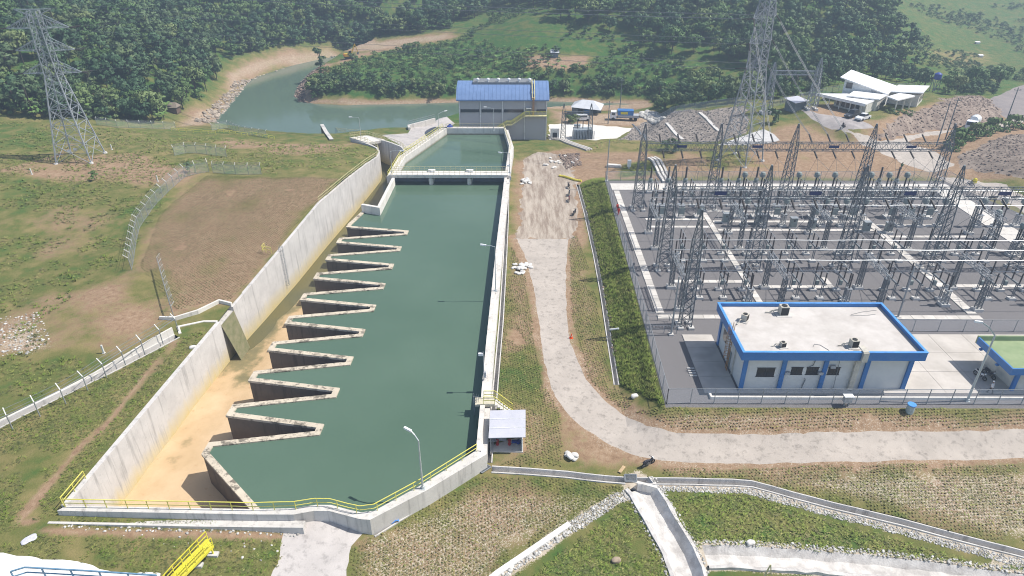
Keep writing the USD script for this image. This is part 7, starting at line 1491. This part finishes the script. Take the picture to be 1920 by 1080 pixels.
tp = G(733, 977); v = np.array([[x, y, .12 * math.sin(x * 9 + y * 5) + .12] for x in np.linspace(-.75, .75, 9) for y in np.linspace(-.45, .45, 6)]); i, j = np.meshgrid(range(8), range(5), indexing="ij"); i, j = i.ravel(), j.ravel(); solo("tarpaulin", (v, np.vstack([np.c_[i * 6 + j, i * 6 + 6 + j, i * 6 + 7 + j], np.c_[i * 6 + j, i * 6 + 7 + j, i * 6 + j + 1]])), mat("blue_tarpaulin", (.05, .22, .60), (.03, .15, .45), 4, .5), "crumpled blue tarpaulin in the drain corner below the slanting basin wall", "tarpaulin", None, True, tp + [0, 0, .1], .4)
bp = G(1166, 881); solo("board", MB().box((0, 0, .1), (.35, 1.1, .06)).m(), mat("raw_wood", (.52, .38, .22), None, 3, .8), "pale wooden board lying beside the grating", "board", None, False, bp, -.6)
rp = G(55, 1012); v, f = sack(np.random.default_rng(4), 1.6); solo("plastic_sheet", (v * [1, 1, .35], f), mat("pale_plastic", (.60, .60, .66), None, 3, .5), "crumpled pale plastic lying in the grass at the lower left", "litter", None, True, rp + [0, 0, .05], .8)
for px, lab in [((1190, 744), "white bag lying at the near end of the green bank"), ((1407, 1019), "pale boulder on the grass between the stone chutes"), ((1155, 1052), "brown boulder on the lawn left of the stone chute"), ((362, 652), "pale slab lying on the meadow beside the tall wall")]:
    v, f = sack(np.random.default_rng(px[0]), 1.1); solo("boulder" if "boulder" in lab else "bag" if "bag" in lab else "slab", (v * [1, 1, 1.3], f), mat("brown_rock", (.34, .27, .20), None, 2, .9) if "brown" in lab else SACK, lab, "boulder" if "boulder" in lab else "bag" if "bag" in lab else "slab", None, True, G(*px) + [0, 0, .12], .3)
# marker posts on the meadow
for px, lab in [((60, 327), "white marker post on the grassy rise below the left tower"), ((296, 340), "white marker post on the bare ground near the mesh fence"), ((195, 662), "short white marker post on the bare slope above the wide drain"), ((210, 281), "white marker post right of the left tower")]:
    t = thing("marker_post", lab, "post", G(*px)); part("post", MB().lohi((-.09, -.09, -.2), (.09, .09, 1.25)).m(), WHITEP, t); part("base_block", MB().lohi((-.18, -.18, -.15), (.18, .18, .05)).m(), PEDC, t)
# conduits: bundles of pale ducts
def conduits(label, px, n, gap, w=.34):
    t = thing("cable_conduit", label, "conduit"); p = np.array(GG(px)); p = resample(p, 1.5)
    for k in range(n): q = offset(p, (k - (n - 1) / 2) * gap); part("duct", MB().path(np.c_[q, T(q[:, 0], q[:, 1]) + .16], w).m(), COVER, t)
    return t
conduits("three pale cable ducts stepping down to the back left of the yard", [(1221, 297), (1230, 301), (1240, 320), (1252, 343)], 3, .85, .5); conduits("row of pale cable ducts running from the power house corner to the right", [(1032, 254), (1042, 262), (1065, 268), (1085, 275), (1105, 282)], 3, .7, .4)
gp_ = G(1151, 313); t = thing("slab_stack", "grey slab stack lying beside the back left fence corner", "slab", gp_, -.2); part("slab", MB().lohi((-1.7, -.6, 0), (1.7, .6, .35)).m(), CONC, t); part("slab", MB().lohi((-1.6, -.5, .36), (1.5, .5, .6)).m(), CONC_PALE, t)
bp = G(1179, 316); t = thing("meter_box", "pale upright box on a post beside the back left fence corner", "box", bp); part("case", MB().lohi((-.4, -.3, .5), (.4, .3, 2.0)).m(), LAMP_W, t); part("leg", MB().lohi((-.2, -.15, -.2), (.2, .15, .5)).m(), PEDC, t)
# rubble heap and planks by the track
rng = np.random.default_rng(8); h0 = G(1048, 302)
for k in range(14): x, y = h0[0] + rng.normal() * 2.0, h0[1] + rng.normal() * 2.6; solo("broken_slab", MB().box((0, 0, .15), (rng.uniform(.4, 1.2), rng.uniform(.4, 1.0), rng.uniform(.15, .4))).m(), CONC_PALE if k % 3 else CONC, "broken concrete piece in the rubble beside the muddy track", "rubble", "rubble beside the muddy track", False, (x, y, float(T(x, y))), rng.uniform(0, 3))
# yellow footbridge in the foreground, blue rail, white slab
A_, B_ = G(332, 1088), G(402, 1040); A_ = A_ + [0, 0, .3]; B_ = B_ + [0, 0, 1.6]; u = (B_ - A_); u2 = np.array([u[0], u[1], 0]) / np.hypot(u[0], u[1]); s_ = np.array([-u2[1], u2[0], 0]); t = thing("yellow_stairs", "bright yellow railed gangway at the bottom edge of the picture", "stairs"); YB = mat("bright_yellow", (.80, .72, .06), (.70, .62, .08), 1.5, .5)
b = MB()
for s in (-.5, .5): b.path([A_ + s_ * s - u2 * 1.5 - [0, 0, .9], A_ + s_ * s, B_ + s_ * s], .24)
part("stringer", b.m(), YB, t); b = MB(); q = resample([A_ - u2 * 1.5 - [0, 0, .9], A_, B_], .24)
for k in range(len(q) - 1): b.add([q[k] - s_ * .48, q[k] + s_ * .48, q[k + 1] + s_ * .48 - [0, 0, .03], q[k + 1] - s_ * .48 - [0, 0, .03]], [[0, 3, 2, 1]])
part("tread_row", b.m(), YB, t)
for s in (-.52, .52):
    q = resample([A_ - u2 * 1.5 - [0, 0, .9], A_, B_], 1.0) + s_ * s
    for a in q: part("post", MB().bar(a, a + [0, 0, 1.05], .06).m(), YB, t)
    part("handrail", MB().path(q + [0, 0, 1.05], .07).path(q + [0, 0, .55], .06).m(), YB, t)
for f in (.55, .98): p = A_ + u * f; part("leg", MB().bar([p[0], p[1], float(T(p[0], p[1])) - .1], p, .12).m(), YB, t); part("footing", MB().box((p[0], p[1], float(T(p[0], p[1])) + .08), (.9, .5, .3)).m(), PEDC, t)
railing("railing", "blue grey pipe rail across the white slab at the lower left corner", [G(x, y) for x, y in [(30, 1090), (56, 1082), (165, 1088), (300, 1097)]], mat("blue_grey_paint", (.14, .26, .38), None, 2, .5), h=1.3, gap=2.6, w=.1)
tw = G(1436, 1090); t = thing("tripod", "pale yellow pole tripod at the bottom edge right of the chutes", "tripod", tw); part("leg", MB().bars([(-.5, 0, -.2), (.6, .1, -.2), (0, .5, -.2)], [(0, 0, 2.3)] * 3, .08).m(), YELLOW_DULL, t); part("brace", MB().bar((-.25, 0, 1.0), (.3, .05, 1.0), .06).m(), YELLOW_DULL, t)
# pale drains and the dark pipe on the stony mound
for px, m_, w, lab in [([(1250, 231), (1262, 245), (1280, 262)], CONC, .9, "pale drain running down the stony mound, left one"), ([(1312, 211), (1330, 228), (1348, 246)], CONC, .9, "pale drain running down the stony mound, right one"), ([(1186, 233), (1200, 248), (1212, 265)], STEEL_DARK, .45, "dark pipe running down the left end of the stony mound")]:
    p = resample(np.array(GG(px)), .8); part_t = thing("slope_drain", lab, "drain"); part("channel", wall_mesh(p, w, T(p[:, 0], p[:, 1]) - .3, T(p[:, 0], p[:, 1]) + .16), m_, part_t)
h1 = G(1085, 107); t = thing("field_hut", "tiny pale roofed hut at the edge of the bare clearing", "hut", G(1040, 106)); part("wall", MB().lohi((-1.2, -1, -.2), (1.2, 1, 1.6)).m(), mat("dark_tin", (.10, .13, .15)), t); part("roof", sloped(-1.6, 1.6, -1.4, 1.6, 1.4, 2.2, .1), mat("tin_roof", (.55, .57, .60)), t)
h2 = G(326, 210); t = thing("field_hut", "small brown thatched hut at the forest edge above the stony bank", "hut", h2); part("wall", MB().lohi((-1.6, -1.3, -.3), (1.6, 1.3, 1.8)).m(), mat("brown_boards", (.16, .11, .08), None, 3, .9), t); part("roof", MB().add([(-2, -1.7, 1.7), (2, -1.7, 1.7), (2, 1.7, 1.7), (-2, 1.7, 1.7), (-1.2, 0, 3.0), (1.2, 0, 3.0)], [[0, 1, 5, 4], [2, 3, 4, 5]]).add([(-2, -1.7, 1.7), (2, -1.7, 1.7), (2, 1.7, 1.7), (-2, 1.7, 1.7), (-1.2, 0, 3.0), (1.2, 0, 3.0)], [[1, 2, 5], [3, 0, 4]]).m(), mat("thatch", (.24, .20, .16), None, 4, .95), t)
for px, lab in [((1838, 107), "small white roofed shelter in the valley fields at the upper right"), ((1832, 82), "tiny pale hut on the far hillside")]: t = thing("field_hut", lab, "hut", G(*px), s=.5); part("wall", MB().lohi((-1.6, -1.2, -.3), (1.6, 1.2, 1.5)).m(), CR, t); part("roof", sloped(-2, 2, -1.6, 1.6, 1.6, 2.1, .1), WR, t)
# ================================================================== STONES AND AIR
ROCKW = mat("white_rubble", (.52, .51, .48), (.33, .32, .30), 3.0, .95, .3, 10, rand=.35); ROCKB = mat("beige_rubble", (.38, .325, .265), (.27, .225, .18), 1.2, .95, .3, 8, rand=.25); ROCKD = mat("brown_rubble", (.25, .19, .155), (.17, .13, .11), 1.2, .95, .3, 8, rand=.3)
def stone(seed, m):
    def make(path):
        q = trimesh.creation.icosphere(1, 1.0); v = q.vertices * (1 + (fbm(q.vertices * 1.3 + seed, 2, seed) - .5)[:, None] * .9) * np.array([1, .8, .6]); usdkit.mesh(stage, path, (v, q.faces), m)
    return make
def stones(label, poly, m, spacing, s0, s1, seed, name="rubble", layers=1):
    rng = np.random.default_rng(seed); p = np.vstack([scatter(poly, spacing, rng) for _ in range(layers)]); s = rng.uniform(s0, s1, len(p)) * rng.choice([.6, 1, 1, 1.3], len(p))
    return instancer(name, label, [stone(seed + k, m) for k in range(3)], np.c_[p, T(p[:, 0], p[:, 1]) + s * .2], rng.uniform(0, 6.28, len(p)), s, rng.integers(0, 3, len(p)))
strip1 = LineString(GG([(1215, 908), (1300, 912), (1395, 914), (1440, 927), (1600, 968), (1760, 1010), (1900, 1048), (1990, 1072)])).buffer(.75, cap_style="flat").difference(unary_union(DRAIN_POLYS + [CHUTE_POLY]).buffer(.1))
stones("band of whitish rubble along the lower side of the long foreground drain", strip1, ROCKW, .17, .06, .13, 81)
strip2 = LineString(GG([(1183, 925), (1150, 938), (1110, 965), (1070, 990)])).buffer(.62, cap_style="flat"); stones("whitish rubble band crossing the planted slope, upper part", strip2, ROCKW, .17, .06, .13, 82)
p_ = resample(np.array(GG([(1072, 988), (1040, 1010), (985, 1048), (935, 1082), (915, 1100)])), .8); t = thing("stone_edging", "white mortared stone edging crossing the planted slope, lower part", "edging"); part("edging", wall_mesh(offset(p_, -.35), .55, T(p_[:, 0], p_[:, 1]) - .4, T(p_[:, 0], p_[:, 1]) + .22), mat("white_mortar", (.74, .73, .71), (.6, .59, .57), 2, .95, .6, 5), t)
stones("grey rubble band beside the white edging", LineString(p_).buffer(.45, cap_style="flat"), ROCKW, .24, .1, .2, 83)
for side, sd in ((1, 84), (-1, 85)): stones("rough whitish stones along one edge of the stone chute", LineString(offset(resample(chute_c, 1.5), side * 1.75)).buffer(.3, cap_style="flat"), ROCKW, .25, .07, .15, sd)
stones("rough whitish stones along the upper edge of the branch channel", LineString(offset(resample(branch_c, 1.5), 1.45)).buffer(.3, cap_style="flat"), ROCKW, .26, .07, .15, 86)
shore_l = LineString(PP([(388, 234), (418, 205), (442, 178), (460, 156), (495, 140), (540, 126), (590, 113), (640, 102), (700, 93), (760, 84), (820, 74)], RIV + 1)).buffer(3.4); stones("pale boulders lining the left river bank", shore_l.difference(RIVER_POLY.buffer(-.8)), ROCKB, 1.05, .35, .75, 87, "boulders")
shore_r = LineString(PP([(600, 128), (578, 142), (562, 160), (555, 178), (562, 192), (600, 197), (700, 198), (850, 195), (1030, 191), (1130, 194), (1225, 197)], RIV + 1)).buffer(3.0); stones("brown stones lining the bank of the tongue of land", shore_r.difference(RIVER_POLY.buffer(-.8)), ROCKD, .75, .25, .5, 88, "boulders")
stones("heap of white rocks between truck and stony mound", Polygon(GG([(1195, 216), (1212, 208), (1240, 212), (1248, 222), (1215, 226)])).buffer(0), ROCKW, .8, .4, .9, 89, "boulders", 2)
stones("white limestone lumps scattered on the bare slope at the left", Polygon(GG([(0, 596), (70, 585), (100, 640), (60, 665), (-60, 670)])).buffer(0), ROCKW, .6, .05, .18, 90); stones("grey rubble at the foot of the tall channel wall front", Polygon([(-43, 43.2), (-20, 43.0), (-20, 43.7), (-43, 43.8)]), ROCKW, .4, .06, .14, 91)
stones("earth lumps heaped beside the muddy track", Polygon(GG([(1050, 290), (1085, 288), (1090, 310), (1060, 318)])).buffer(0), ROCKD, .5, .15, .4, 92); stones("loose stones beside the narrow drain", LineString(GG([(1092, 350), (1108, 410), (1124, 480), (1138, 560), (1152, 660)])).buffer(.35), ROCKD, .45, .08, .2, 93)
stones("scattered limestone pieces on the worn path below the front wall", Polygon(GG([(150, 990), (535, 1000), (530, 1060), (330, 1030), (200, 1005)])).buffer(0), ROCKW, 1.1, .05, .14, 94); stones("dark rubble strewn over the slope at the right", DSLOPE, ROCKD, 1.0, .1, .28, 95); stones("stones strewn over the stony mound", MOUND, mat("grey_rubble", (.22, .205, .195), (.15, .14, .135), 1.2, .95, .3, 8, rand=.25), .8, .1, .26, 96)
stones("stones and clods on the cut slope below the office", CUT, mat("clay_rubble", (.26, .20, .165), (.17, .13, .105), 1.2, .95, .3, 8, rand=.3), 1.0, .08, .3, 97)
HZ = usdkit.material(stage, "/World/Looks/haze_look", {"v": ("principled_volume", {"color": (.66, .82, 1.0), "density": HAZE_DENSITY, "anisotropy": .25})}, volume="v.volume")
zt = float(_zg.max()) + 25; b = MB().lohi((XL[0] - 20, YL[0] - 20, float(_zg.min()) - 2), (XL[-1] + 20, YL[-1] + 20, max(zt, 90)))
stuff("haze", b.m(), HZ, "pale haze hanging in the valley")
